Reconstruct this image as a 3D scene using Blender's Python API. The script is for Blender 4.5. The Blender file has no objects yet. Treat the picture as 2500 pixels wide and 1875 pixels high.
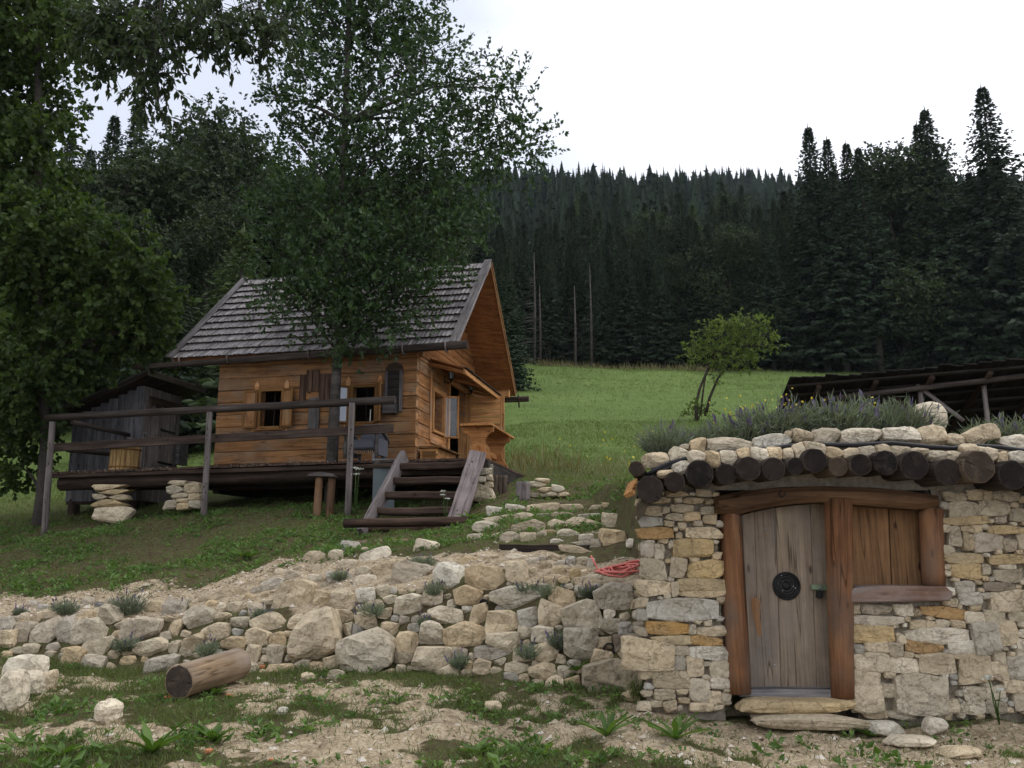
import bpy, bmesh, math, random
import numpy as np
from mathutils import Vector, Matrix

# ------------------------------------------------------------------ camera
SC = bpy.context.scene
COL = SC.collection
FPX = 2097.0
PITCH = math.radians(11.25)
EYE = 1.6
SP, CP = math.sin(PITCH), math.cos(PITCH)
cam_d = bpy.data.cameras.new('camera'); cam = bpy.data.objects.new('camera', cam_d); COL.objects.link(cam)
cam_d.sensor_width = 36.0; cam_d.lens = 36.0 * FPX / 2500.0
cam_d.clip_start = 0.05; cam_d.clip_end = 3000.0
cam.location = (0, 0, EYE); cam.rotation_euler = (math.pi / 2 + PITCH, 0, 0)
SC.camera = cam

# ------------------------------------------------------------------ sky and sun (overcast, bright cloud up to the right)
SUN_DIR = Vector((0.62, 0.20, 0.95)).normalized()
world = bpy.data.worlds.new('World'); SC.world = world; world.use_nodes = True
nt = world.node_tree; nt.nodes.clear()
wo = nt.nodes.new('ShaderNodeOutputWorld'); bg = nt.nodes.new('ShaderNodeBackground')
sky = nt.nodes.new('ShaderNodeTexSky'); sky.sky_type = 'NISHITA'; sky.sun_disc = False
sky.sun_elevation = math.asin(SUN_DIR.z); sky.sun_rotation = math.atan2(SUN_DIR.x, SUN_DIR.y)
sky.air_density = 1.0; sky.dust_density = 3.0
tcw = nt.nodes.new('ShaderNodeTexCoord'); mpw = nt.nodes.new('ShaderNodeMapping')
mpw.inputs['Scale'].default_value = (-1.0, 1.0, 2.2); mpw.inputs['Location'].default_value = (0.45, 0.1, 0.0)
nzw = nt.nodes.new('ShaderNodeTexNoise'); nzw.inputs['Scale'].default_value = 1.7; nzw.inputs['Detail'].default_value = 4.0
nzw.inputs['Roughness'].default_value = 0.45
crw = nt.nodes.new('ShaderNodeValToRGB')
crw.color_ramp.elements[0].position = 0.40; crw.color_ramp.elements[0].color = (5.6, 6.0, 7.0, 1)
crw.color_ramp.elements[1].position = 0.66; crw.color_ramp.elements[1].color = (12.0, 12.0, 12.3, 1)
mxw = nt.nodes.new('ShaderNodeMix'); mxw.data_type = 'RGBA'; mxw.inputs[0].default_value = 0.93
L = nt.links.new
L(tcw.outputs['Generated'], mpw.inputs['Vector']); L(mpw.outputs[0], nzw.inputs['Vector']); L(nzw.outputs['Fac'], crw.inputs[0])
L(sky.outputs[0], mxw.inputs[6]); L(crw.outputs[0], mxw.inputs[7]); L(mxw.outputs[2], bg.inputs[0])
bg.inputs[1].default_value = 0.115
L(bg.outputs[0], wo.inputs[0])
sun_d = bpy.data.lights.new('sun', 'SUN'); sun_o = bpy.data.objects.new('sun', sun_d); COL.objects.link(sun_o)
sun_d.energy = 1.0; sun_d.angle = math.radians(25); sun_d.color = (1.0, 0.97, 0.92)
sun_o.rotation_euler = (-SUN_DIR).to_track_quat('-Z', 'Y').to_euler()
VS = SC.view_settings
VS.view_transform = 'Standard'; VS.look = 'None'; VS.exposure = 0.38; VS.gamma = 1.0; VS.use_curve_mapping = False
SC.render.engine = 'CYCLES'
SC.cycles.use_denoising = True
SC.cycles.max_bounces = 6; SC.cycles.diffuse_bounces = 3; SC.cycles.glossy_bounces = 2
SC.cycles.transmission_bounces = 3; SC.cycles.transparent_max_bounces = 4; SC.cycles.volume_bounces = 0
SC.cycles.caustics_reflective = False; SC.cycles.caustics_refractive = False

# ------------------------------------------------------------------ helpers
R = random.Random(7)
RNG = np.random.default_rng(11)

def tan_el(py):
    v = (937.5 - py) / FPX
    return (SP + v * CP) / (CP - v * SP)

def at(px, py, D):
    u = (px - 1250.0) / FPX; v = (937.5 - py) / FPX
    t = D / (CP - v * SP)
    return Vector((t * u, D, EYE + t * (SP + v * CP)))

def hsh(ix, iy, seed):
    n = (ix.astype(np.int64) * 374761393 + iy.astype(np.int64) * 668265263 + seed * 982451653) & 0x7fffffff
    n = ((n ^ (n >> 13)) * 1274126177) & 0x7fffffff
    return ((n ^ (n >> 16)) & 0xffff) / 65535.0

def vnoise(x, y, seed=0):
    x = np.asarray(x, float); y = np.asarray(y, float)
    ix = np.floor(x); iy = np.floor(y); fx = x - ix; fy = y - iy
    fx = fx * fx * (3 - 2 * fx); fy = fy * fy * (3 - 2 * fy)
    a = hsh(ix, iy, seed); b = hsh(ix + 1, iy, seed); c = hsh(ix, iy + 1, seed); d = hsh(ix + 1, iy + 1, seed)
    return (a * (1 - fx) + b * fx) * (1 - fy) + (c * (1 - fx) + d * fx) * fy

def fbm(x, y, seed=0, oct=4):
    s = 0; a = 0.5; t = 0
    for o in range(oct):
        s = s + a * vnoise(np.asarray(x) * 2 ** o, np.asarray(y) * 2 ** o, seed + o * 17); t += a; a *= 0.5
    return s / t

def sstep(a, b, x):
    t = np.clip((np.asarray(x, float) - a) / (b - a), 0, 1)
    return t * t * (3 - 2 * t)

WM = {}                      # world matrices of every object we place

def mesh_data(name, V, F, smooth=False):
    me = bpy.data.meshes.new(name)
    V = np.asarray(V, dtype=np.float32)
    if isinstance(F, np.ndarray):
        n, k = F.shape
        me.vertices.add(len(V)); me.vertices.foreach_set('co', V.ravel())
        me.loops.add(n * k); me.loops.foreach_set('vertex_index', F.astype(np.int32).ravel())
        me.polygons.add(n); me.polygons.foreach_set('loop_start', np.arange(0, n * k, k, dtype=np.int32))
        me.update(calc_edges=True); me.validate()
    else:
        me.from_pydata([tuple(v) for v in V.tolist()], [], F); me.update()
    me.polygons.foreach_set('use_smooth', [bool(smooth)] * len(me.polygons))
    return me

def attr(me, name, vals):
    a = me.attributes.new(name, 'FLOAT', 'POINT'); a.data.foreach_set('value', np.asarray(vals, dtype=np.float32).ravel())

def put(name, me, mat, parent=None, M=None, color=None):
    o = bpy.data.objects.new(name, me); COL.objects.link(o)
    if mat is not None and len(me.materials) == 0: me.materials.append(mat)
    M = M or Matrix.Identity(4)
    WM[o.name] = M
    if parent is not None:
        o.parent = parent; o.matrix_basis = WM[parent.name].inverted() @ M
    else:
        o.matrix_basis = M
    if color is not None: o.color = (*color, 1)
    return o

def thing(name, loc, label, cat, group=None):
    o = bpy.data.objects.new(name, None); COL.objects.link(o); o.empty_display_size = 0.2
    M = Matrix.Translation(Vector(loc)); o.matrix_basis = M; WM[o.name] = M
    return tag(o, label, cat, group)

def tag(o, label, cat, group=None, kind=None):
    if label: o['label'] = label
    if cat: o['category'] = cat
    if group: o['group'] = group
    if kind: o['kind'] = kind
    return o

def centred(V):
    V = np.asarray(V, float); c = (V.max(0) + V.min(0)) / 2
    return V - c, Vector(c)

# -- shapes -------------------------------------------------------
def board_vf(l, w, h, ch=0.006, seg=3, jit=0.003, taper=0.0):
    """a plank: length on X, width on Y, thickness on Z, chamfered and slightly uneven"""
    a, b = w / 2, h / 2; c = min(ch, a * .45, b * .45)
    prof = [(-a + c, -b), (a - c, -b), (a, -b + c), (a, b - c), (a - c, b), (-a + c, b), (-a, b - c), (-a, -b + c)]
    V = []
    for i in range(seg + 1):
        x = -l / 2 + l * i / seg; k = 1 - taper * i / seg
        dy, dz = R.uniform(-jit, jit), R.uniform(-jit, jit)
        s = 1 + R.uniform(-jit, jit) / max(w, .02)
        for (y, z) in prof:
            V.append((x + (R.uniform(-jit, jit) if i in (0, seg) else 0), y * s * k + dy, z * k + dz))
    F = []
    for i in range(seg):
        for j in range(8):
            p, q = i * 8 + j, i * 8 + (j + 1) % 8
            F.append((p, p + 8, q + 8, q))
    F.append(tuple(range(7, -1, -1))[::-1][::-1]); F.append(tuple(range(seg * 8, seg * 8 + 8))[::1])
    F[-2] = tuple(range(0, 8)); F[-1] = tuple(reversed(range(seg * 8, seg * 8 + 8)))
    F = [tuple(reversed(f)) for f in F]
    return V, F

def frame(p0, p1, up=(0, 0, 1)):
    p0, p1 = Vector(p0), Vector(p1); x = (p1 - p0).normalized(); up = Vector(up)
    if up.normalized().cross(x).length < .02: up = Vector((0, 1, 0))
    y = up.cross(x).normalized(); z = x.cross(y)
    M = Matrix((x, y, z)).transposed().to_4x4(); M.translation = (p0 + p1) / 2
    return M

def board(name, p0, p1, w, h, mat, parent=None, up=(0, 0, 1), ch=0.006, seg=3, jit=0.003, color=None, taper=0.0):
    V, F = board_vf((Vector(p1) - Vector(p0)).length, w, h, ch, seg, jit, taper)
    return put(name, mesh_data(name, V, F), mat, parent, frame(p0, p1, up), color)

def tube_vf(path, rad, n=8, jit=0.0, cap=True, rng=R):
    P = [Vector(p) for p in path]; V = []; F = []
    ref = Vector((0.13, 0.27, 0.95))
    for i, p in enumerate(P):
        t = (P[min(i + 1, len(P) - 1)] - P[max(i - 1, 0)]).normalized()
        a = t.cross(ref)
        if a.length < 1e-3: a = t.cross(Vector((1, 0, 0)))
        a.normalize(); b = t.cross(a)
        r = rad[i] if hasattr(rad, '__len__') else rad
        for j in range(n):
            th = 2 * math.pi * j / n; rr = r * (1 + rng.uniform(-jit, jit))
            V.append(p + a * math.cos(th) * rr + b * math.sin(th) * rr)
    for i in range(len(P) - 1):
        for j in range(n):
            p, q = i * n + j, i * n + (j + 1) % n
            F.append((p, q, q + n, p + n))
    if cap:
        F.append(tuple(reversed(range(n)))); F.append(tuple(range((len(P) - 1) * n, len(P) * n)))
    return [tuple(v) for v in V], F

def log(name, p0, p1, r0, r1, mat, parent=None, n=14, seg=6, jit=0.03, endmat=None, bow=0.0, color=None, rim=False):
    """a round timber along local X (grain follows), end faces may have their own material"""
    p0, p1 = Vector(p0), Vector(p1); l = (p1 - p0).length
    path = [(-l / 2 + l * i / seg, math.sin(math.pi * i / seg) * bow + (R.uniform(-.3, .3) * jit * r0 if 0 < i < seg else 0),
             (R.uniform(-.3, .3) * jit * r0 if 0 < i < seg else 0)) for i in range(seg + 1)]
    rad = [r0 + (r1 - r0) * i / seg for i in range(seg + 1)]
    wob = [1 + R.uniform(-jit, jit) for _ in range(n)]
    V = []; F = []
    for i, (x, y, z) in enumerate(path):
        for j in range(n):
            th = 2 * math.pi * j / n; rr = rad[i] * wob[j] * (1 + R.uniform(-jit, jit) * .4)
            V.append((x, y + math.cos(th) * rr, z + math.sin(th) * rr))
    for i in range(seg):
        for j in range(n):
            p, q = i * n + j, i * n + (j + 1) % n
            F.append((p, q, q + n, p + n))
    if rim:       # a pale ring of bark and sapwood round each end face
        for e, sgn in ((0, -1), (seg, 1)):
            o = len(V); cx_, cy_, cz_ = path[e]
            for j in range(n):
                v = V[e * n + j]; V.append((v[0] + sgn * .004, cy_ + (v[1] - cy_) * .93, cz_ + (v[2] - cz_) * .93))
            for j in range(n):
                a, b = e * n + j, e * n + (j + 1) % n; F.append((b, a, o + j, o + (j + 1) % n) if sgn < 0 else (a, b, o + (j + 1) % n, o + j))
            if e == 0: e0_ = tuple(reversed(range(o, o + n)))
            else: e1_ = tuple(range(o, o + n))
        F += [e0_, e1_]
    else:
        F.append(tuple(reversed(range(n)))); F.append(tuple(range(seg * n, (seg + 1) * n)))
    me = mesh_data(name, V, F)
    sm = [k < seg * n for k in range(len(F))]; me.polygons.foreach_set('use_smooth', sm)
    me.materials.append(mat)
    if endmat:
        me.materials.append(endmat); me.polygons[len(F) - 2].material_index = 1; me.polygons[len(F) - 1].material_index = 1
    return put(name, me, None, parent, frame(p0, p1), color)

def tube(name, path, rad, mat, parent=None, n=8, jit=0.0, smooth=True, cap=True):
    V, F = tube_vf(path, rad, n, jit, cap)
    V, c = centred(V)
    return put(name, mesh_data(name, V, F, smooth), mat, parent, Matrix.Translation(c))

def solid(name, V, F, mat, parent=None, smooth=False, color=None):
    V, c = centred(V)
    return put(name, mesh_data(name, V, F, smooth), mat, parent, Matrix.Translation(c), color)

def boxw(name, c, dims, mat, parent=None, yaw=0.0, ch=0.006, color=None):
    """box at world centre c, dims on local x,y,z, turned about z"""
    V, F = board_vf(dims[0], dims[1], dims[2], ch, 2, 0.001)
    M = Matrix.Translation(Vector(c)) @ Matrix.Rotation(yaw, 4, 'Z')
    return put(name, mesh_data(name, V, F), mat, parent, M, color)

def prism(name, poly, depth, M, mat, parent=None, color=None):
    """2-D outline (local x,z) extruded along local y, centred"""
    n = len(poly); V = [(x, -depth / 2, z) for x, z in poly] + [(x, depth / 2, z) for x, z in poly]
    F = [tuple(range(n)), tuple(reversed(range(n, 2 * n)))]
    for i in range(n):
        j = (i + 1) % n; F.append((i, i + n, j + n, j))
    return put(name, mesh_data(name, V, F), mat, parent, M, color)

_ico = {}
def ico(sub):
    if sub not in _ico:
        bm = bmesh.new(); bmesh.ops.create_icosphere(bm, subdivisions=sub, radius=1.0)
        bm.verts.ensure_lookup_table()
        _ico[sub] = (np.array([v.co[:] for v in bm.verts]), np.array([[v.index for v in f.verts] for f in bm.faces]))
        bm.free()
    return _ico[sub]

def vnoise3(P, seed=0):
    I = np.floor(P); f = P - I; f = f * f * (3 - 2 * f); out = 0
    for dx in (0, 1):
        for dy in (0, 1):
            for dz_ in (0, 1):
                w = (f[:, 0] if dx else 1 - f[:, 0]) * (f[:, 1] if dy else 1 - f[:, 1]) * (f[:, 2] if dz_ else 1 - f[:, 2])
                out = out + w * hsh(I[:, 0] + dx + 57 * (I[:, 2] + dz_), I[:, 1] + dy + 131 * (I[:, 2] + dz_), seed)
    return out

def weather(P, size, seed, amp=.06, strata=.03):
    """fractured relief on a stone of the given size: broken facets, pits and faint bedding"""
    N_ = P / np.maximum(np.linalg.norm(P, axis=1, keepdims=True), 1e-6)
    q = P / size + seed * 7.13
    a = vnoise3(q * 3.0, seed); b = vnoise3(q * 7.0 + a[:, None], seed + 3); c = vnoise3(q * 17.0, seed + 5)
    d = (np.abs(a - .5) * 2 - .4) * .9 + (np.floor(b * 4) / 4 - .4) * .8 + (c - .5) * .35
    lay = hsh(np.floor((P[:, 2] + P[:, 0] * .15) / size * 9 + a * 1.5), np.zeros(len(P)), seed) - .5
    return P + N_ * (d * amp + lay * strata)[:, None] * size

def rock_pts(w, d, h, sub=2, box=0.62, cuts=9, rough=0.05, rng=RNG, lo=0.70, hi=0.97):
    P = ico(sub)[0].copy()
    P = P / (np.abs(P) ** (2 / box)).sum(1, keepdims=True) ** (box / 2)      # superquadric: small box = squarer block
    P[:, 0] += P[:, 2] * rng.uniform(-.18, .18); P[:, 2] += P[:, 0] * rng.uniform(-.12, .12)
    P[:, 2] *= 1 + P[:, 0] * rng.uniform(-.22, .22); P[:, 0] *= 1 + P[:, 2] * rng.uniform(-.18, .18)
    for _ in range(cuts):
        n = rng.normal(size=3); n /= np.linalg.norm(n)
        s = P @ n; lim = rng.uniform(lo, hi) * s.max()
        P -= np.outer(np.clip(s - lim, 0, None), n)
    ph = rng.uniform(0, 6.28, 6); k = rng.normal(size=(6, 3)) * 2.6
    nz = sum(np.sin(P @ k[i] + ph[i]) for i in range(6)) / 6
    nz2 = rng.normal(size=len(P)) * .35
    P *= (1 + rough * (nz + nz2))[:, None]
    P = P * np.array([w / 2, d / 2, h / 2])
    return weather(P, min(w, h, d * 1.5), int(rng.integers(1, 9999)), amp=.075 if sub > 2 else .05, strata=.035 if sub > 2 else .02)

def rock(name, c, w, d, h, mat, parent=None, yaw=0.0, roll=0.0, color=None, sub=2, **kw):
    P = rock_pts(w, d, h, sub=sub, **kw)
    M = Matrix.Translation(Vector(c)) @ Matrix.Rotation(yaw, 4, 'Z') @ Matrix.Rotation(roll, 4, 'Y')
    return put(name, mesh_data(name, P, ico(sub)[1]), mat, parent, M, color)

# ------------------------------------------------------------------ materials
def newmat(name):
    m = bpy.data.materials.new(name); m.use_nodes = True
    n = m.node_tree; n.nodes.clear()
    out = n.nodes.new('ShaderNodeOutputMaterial'); b = n.nodes.new('ShaderNodeBsdfPrincipled')
    n.links.new(b.outputs[0], out.inputs[0])
    return m, n, b

def nd(n, t, **kw):
    x = n.nodes.new(t)
    for k, v in kw.items():
        if k in x.inputs.keys(): x.inputs[k].default_value = v
        else: setattr(x, k, v)
    return x

def ramp(n, src, stops):
    r = n.nodes.new('ShaderNodeValToRGB')
    e = r.color_ramp.elements
    while len(e) < len(stops): e.new(0.5)
    for i, (p, c) in enumerate(stops):
        e[i].position = p; e[i].color = (*c, 1) if len(c) == 3 else c
    n.links.new(src, r.inputs[0]); return r.outputs[0]

def mix(n, fac, a, b, mode='MIX'):
    m = n.nodes.new('ShaderNodeMix'); m.data_type = 'RGBA'; m.blend_type = mode
    for s, i in ((fac, 0), (a, 6), (b, 7)):
        if isinstance(s, (int, float)): m.inputs[i].default_value = s
        elif isinstance(s, tuple): m.inputs[i].default_value = (*s, 1) if len(s) == 3 else s
        else: n.links.new(s, m.inputs[i])
    return m.outputs[2]

def math_(n, op, a, b=0.0):
    m = n.nodes.new('ShaderNodeMath'); m.operation = op
    for s, i in ((a, 0), (b, 1)):
        if isinstance(s, (int, float)): m.inputs[i].default_value = s
        else: n.links.new(s, m.inputs[i])
    return m.outputs[0]

def objcoord(n, scale, rnd=True):
    tc = n.nodes.new('ShaderNodeTexCoord'); mp = n.nodes.new('ShaderNodeMapping'); mp.inputs['Scale'].default_value = scale
    n.links.new(tc.outputs['Object'], mp.inputs['Vector'])
    if rnd:
        oi = n.nodes.new('ShaderNodeObjectInfo')
        sc = n.nodes.new('ShaderNodeVectorMath'); sc.operation = 'SCALE'; sc.inputs[0].default_value = (37.0, 61.0, 23.0)
        n.links.new(oi.outputs['Random'], sc.inputs['Scale']); n.links.new(sc.outputs[0], mp.inputs['Location'])
    return mp.outputs[0]

def bump(n, b, h, strength=0.4, dist=0.01):
    x = n.nodes.new('ShaderNodeBump'); x.inputs['Strength'].default_value = strength; x.inputs['Distance'].default_value = dist
    n.links.new(h, x.inputs['Height']); n.links.new(x.outputs[0], b.inputs['Normal'])

def wood(name, dark, mid, light, rough=0.75, vary=0.25, grain=1.0, knots=True, stain=None):
    m, n, b = newmat(name)
    co = objcoord(n, (0.9, 13 * grain, 13 * grain)); co2 = objcoord(n, (2.2, 70 * grain, 70 * grain))
    a = nd(n, 'ShaderNodeTexNoise', Scale=1.0, Detail=5.0, Roughness=0.6); n.links.new(co, a.inputs['Vector'])
    f = nd(n, 'ShaderNodeTexNoise', Scale=1.0, Detail=3.0, Roughness=0.7); n.links.new(co2, f.inputs['Vector'])
    col = ramp(n, a.outputs['Fac'], [(0.28, dark), (0.5, mid), (0.74, light)])
    fib = ramp(n, f.outputs['Fac'], [(0.30, (0.55, 0.55, 0.55)), (0.62, (1.08, 1.08, 1.08))])
    col = mix(n, 0.75, col, fib, 'MULTIPLY')
    if knots:
        k = nd(n, 'ShaderNodeTexVoronoi', Scale=1.0); n.links.new(objcoord(n, (2.6, 7, 7)), k.inputs['Vector'])
        kf = ramp(n, k.outputs['Distance'], [(0.05, (1, 1, 1)), (0.13, (0, 0, 0))])
        col = mix(n, kf, col, tuple(c * 0.35 for c in dark))
    if stain:
        s = nd(n, 'ShaderNodeTexNoise', Scale=1.0, Detail=4.0, Roughness=0.6); n.links.new(objcoord(n, (1.3, 3, 3)), s.inputs['Vector'])
        col = mix(n, ramp(n, s.outputs['Fac'], [(0.45, (0, 0, 0)), (0.66, (1, 1, 1))]), col, stain)
    ck = nd(n, 'ShaderNodeTexNoise', Scale=1.0, Detail=2.0, Roughness=0.4); n.links.new(objcoord(n, (0.55, 16 * grain, 16 * grain)), ck.inputs['Vector'])
    cb = math_(n, 'ABSOLUTE', math_(n, 'SUBTRACT', ck.outputs['Fac'], 0.43))
    crk = ramp(n, cb, [(0.0, (0.22, 0.20, 0.18)), (0.009, (0.55, 0.53, 0.5)), (0.020, (1, 1, 1))])
    col = mix(n, 0.8, col, crk, 'MULTIPLY')
    ws_ = nd(n, 'ShaderNodeTexNoise', Scale=3.0, Detail=5.0, Roughness=0.65); n.links.new(objcoord(n, (1, 1, 1)), ws_.inputs['Vector'])
    col = mix(n, 0.65, col, ramp(n, ws_.outputs['Fac'], [(0.32, (0.66, 0.66, 0.68)), (0.62, (1.12, 1.10, 1.08))]), 'MULTIPLY')
    oi = n.nodes.new('ShaderNodeObjectInfo')
    v = math_(n, 'MULTIPLY_ADD', oi.outputs['Random'], 2 * vary); v.node.inputs[2].default_value = 1 - vary
    hv = n.nodes.new('ShaderNodeHueSaturation'); n.links.new(v, hv.inputs['Value']); n.links.new(col, hv.inputs['Color'])
    tint = mix(n, 1.0, hv.outputs[0], oi.outputs['Color'], 'MULTIPLY')
    n.links.new(tint, b.inputs['Base Color'])
    b.inputs['Roughness'].default_value = max(rough, .8); b.inputs['Specular IOR Level'].default_value = 0.12
    bump(n, b, math_(n, 'ADD', f.outputs['Fac'], a.outputs['Fac']), 0.5, 0.004)
    return m

def stone(name, dirt=(0.16, 0.13, 0.09), lich=(0.10, 0.10, 0.085), amt=0.5, sc=1.0):
    m, n, b = newmat(name)
    co = objcoord(n, (sc, sc, sc)); oi = n.nodes.new('ShaderNodeObjectInfo')
    a = nd(n, 'ShaderNodeTexNoise', Scale=5.0, Detail=6.0, Roughness=0.62); n.links.new(co, a.inputs['Vector'])
    c2 = nd(n, 'ShaderNodeTexNoise', Scale=26.0, Detail=5.0, Roughness=0.7); n.links.new(co, c2.inputs['Vector'])
    c3 = nd(n, 'ShaderNodeTexNoise', Scale=2.3, Detail=3.0, Roughness=0.5); n.links.new(co, c3.inputs['Vector'])
    cr = nd(n, 'ShaderNodeTexVoronoi', Scale=4.5, feature='DISTANCE_TO_EDGE')
    wv = nd(n, 'ShaderNodeVectorMath'); wv.operation = 'MULTIPLY_ADD'; wv.inputs[1].default_value = (0.35, 0.35, 0.35)
    n.links.new(a.outputs['Color'], wv.inputs[0]); n.links.new(co, wv.inputs[2]); n.links.new(wv.outputs[0], cr.inputs['Vector'])
    base = mix(n, 1.0, oi.outputs['Color'], ramp(n, a.outputs['Fac'], [(0.25, (0.76, 0.73, 0.68)), (0.5, (1.08, 1.06, 1.02)), (0.75, (1.26, 1.24, 1.20))]), 'MULTIPLY')
    base = mix(n, 0.70, base, ramp(n, c2.outputs['Fac'], [(0.3, (0.66, 0.63, 0.60)), (0.6, (1.14, 1.13, 1.11))]), 'MULTIPLY')
    base = mix(n, math_(n, 'MULTIPLY', ramp(n, c3.outputs['Fac'], [(0.46, (0, 0, 0)), (0.64, (1, 1, 1))]), amt), base, dirt)
    base = mix(n, math_(n, 'MULTIPLY', ramp(n, c2.outputs['Fac'], [(0.60, (0, 0, 0)), (0.72, (1, 1, 1))]), 0.6), base, lich)
    crk = ramp(n, cr.outputs['Distance'], [(0.0, (0.5, 0.48, 0.45)), (0.02, (1, 1, 1))])
    base = mix(n, 0.35, base, crk, 'MULTIPLY')
    n.links.new(base, b.inputs['Base Color'])
    b.inputs['Roughness'].default_value = 0.92; b.inputs['Specular IOR Level'].default_value = 0.2
    h = math_(n, 'ADD', math_(n, 'MULTIPLY', a.outputs['Fac'], 1.6), math_(n, 'MULTIPLY', c2.outputs['Fac'], 0.5))
    h = math_(n, 'ADD', h, math_(n, 'MULTIPLY', crk, 0.25))
    bump(n, b, h, 1.0, 0.045)
    return m

def leafmat(name, dark, light, trans=0.35, rough=0.55, spec=0.3):
    m = bpy.data.materials.new(name); m.use_nodes = True; n = m.node_tree; n.nodes.clear()
    out = n.nodes.new('ShaderNodeOutputMaterial'); b = n.nodes.new('ShaderNodeBsdfPrincipled')
    at_ = n.nodes.new('ShaderNodeAttribute'); at_.attribute_name = 'rnd'
    oi = n.nodes.new('ShaderNodeObjectInfo')
    col = ramp(n, at_.outputs['Fac'], [(0.0, dark), (1.0, light)])
    v = math_(n, 'MULTIPLY_ADD', oi.outputs['Random'], 0.5); v.node.inputs[2].default_value = 0.75
    hv = n.nodes.new('ShaderNodeHueSaturation'); n.links.new(v, hv.inputs['Value']); n.links.new(col, hv.inputs['Color'])
    n.links.new(hv.outputs[0], b.inputs['Base Color']); b.inputs['Roughness'].default_value = rough
    b.inputs['Specular IOR Level'].default_value = spec
    t = n.nodes.new('ShaderNodeBsdfTranslucent')
    tc = mix(n, 1.0, hv.outputs[0], (1.25, 1.35, 0.5), 'MULTIPLY'); n.links.new(tc, t.inputs[0])
    ms = n.nodes.new('ShaderNodeMixShader'); ms.inputs[0].default_value = trans
    n.links.new(b.outputs[0], ms.inputs[1]); n.links.new(t.outputs[0], ms.inputs[2]); n.links.new(ms.outputs[0], out.inputs[0])
    return m

def plain(name, col, rough=0.6, metal=0.0, noise=0.25, spec=0.3, sc=18.0):
    m, n, b = newmat(name)
    a = nd(n, 'ShaderNodeTexNoise', Scale=sc, Detail=4.0, Roughness=0.65); n.links.new(objcoord(n, (1, 1, 1)), a.inputs['Vector'])
    c = mix(n, 1.0, col, ramp(n, a.outputs['Fac'], [(0.3, (1 - noise,) * 3), (0.7, (1 + noise,) * 3)]), 'MULTIPLY')
    n.links.new(c, b.inputs['Base Color']); b.inputs['Roughness'].default_value = rough; b.inputs['Metallic'].default_value = metal
    b.inputs['Specular IOR Level'].default_value = spec
    bump(n, b, a.outputs['Fac'], 0.25, 0.003)
    return m

M_grey = wood('weathered_grey_wood', (0.085, 0.078, 0.078), (0.17, 0.158, 0.158), (0.27, 0.255, 0.25), vary=0.22)
M_shing = wood('grey_shingle', (0.14, 0.130, 0.132), (0.265, 0.248, 0.25), (0.39, 0.365, 0.36), vary=0.30, grain=0.8, knots=False)
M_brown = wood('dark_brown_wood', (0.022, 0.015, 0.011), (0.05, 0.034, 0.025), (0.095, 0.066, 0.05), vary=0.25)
M_rail = wood('weathered_pole', (0.032, 0.025, 0.021), (0.062, 0.050, 0.043), (0.115, 0.097, 0.085), vary=0.15)
M_post = wood('pale_peeled_pole', (0.10, 0.085, 0.078), (0.18, 0.155, 0.145), (0.27, 0.24, 0.225), vary=0.15)
M_wall = wood('larch_timber', (0.160, 0.076, 0.031), (0.280, 0.140, 0.058), (0.385, 0.208, 0.092), vary=0.11, stain=(0.22, 0.148, 0.092))
M_gab = wood('gable_board', (0.16, 0.062, 0.022), (0.27, 0.115, 0.040), (0.36, 0.17, 0.065), vary=0.10)
M_new = wood('new_larch', (0.36, 0.165, 0.060), (0.56, 0.285, 0.110), (0.68, 0.38, 0.165), vary=0.06)
M_frame = wood('window_frame_wood', (0.13, 0.062, 0.021), (0.21, 0.106, 0.036), (0.29, 0.155, 0.058), vary=0.1)
M_hut = wood('outhouse_board', (0.085, 0.079, 0.078), (0.165, 0.155, 0.153), (0.26, 0.248, 0.245), vary=0.22)
M_tub = wood('tub_stave', (0.25, 0.155, 0.058), (0.40, 0.26, 0.11), (0.50, 0.35, 0.17), vary=0.1, knots=False)
M_shed = wood('black_shed_board', (0.010, 0.009, 0.008), (0.022, 0.019, 0.017), (0.04, 0.034, 0.03), vary=0.3)
M_door = wood('grey_cellar_door', (0.15, 0.113, 0.080), (0.255, 0.20, 0.145), (0.36, 0.29, 0.215), vary=0.04, stain=(0.215, 0.183, 0.15))
M_jamb = wood('orange_jamb', (0.090, 0.042, 0.020), (0.18, 0.084, 0.040), (0.28, 0.148, 0.074), vary=0.10, grain=0.7, stain=(0.13, 0.088, 0.064))
M_lint = wood('lintel_beam', (0.055, 0.032, 0.018), (0.115, 0.064, 0.034), (0.18, 0.105, 0.055), vary=0.12, grain=0.7)
M_shut = wood('cellar_shutter', (0.14, 0.075, 0.036), (0.23, 0.128, 0.062), (0.31, 0.185, 0.095), vary=0.10, grain=0.8)
M_sill = wood('peeling_sill', (0.13, 0.07, 0.045), (0.22, 0.13, 0.09), (0.28, 0.21, 0.18), vary=0.1, stain=(0.30, 0.27, 0.25))
M_log = wood('peeled_log', (0.16, 0.105, 0.06), (0.27, 0.19, 0.115), (0.37, 0.28, 0.18), vary=0.05, stain=(0.24, 0.20, 0.16))
M_felled = wood('felled_log_side', (0.075, 0.05, 0.03), (0.13, 0.095, 0.06), (0.18, 0.14, 0.095), vary=0.02, stain=(0.115, 0.10, 0.085))
M_bark = wood('bark_brown', (0.030, 0.023, 0.018), (0.058, 0.046, 0.036), (0.098, 0.08, 0.064), vary=0.15, grain=0.6, knots=False)
M_trunk = wood('grey_bark', (0.040, 0.035, 0.031), (0.082, 0.073, 0.065), (0.14, 0.127, 0.115), vary=0.1, grain=0.5, knots=False)
M_branch = plain('twig_bark', (0.045, 0.038, 0.032), 0.9, noise=0.4)
M_stone = stone('limestone', dirt=(0.27, 0.215, 0.145), amt=0.40)
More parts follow.
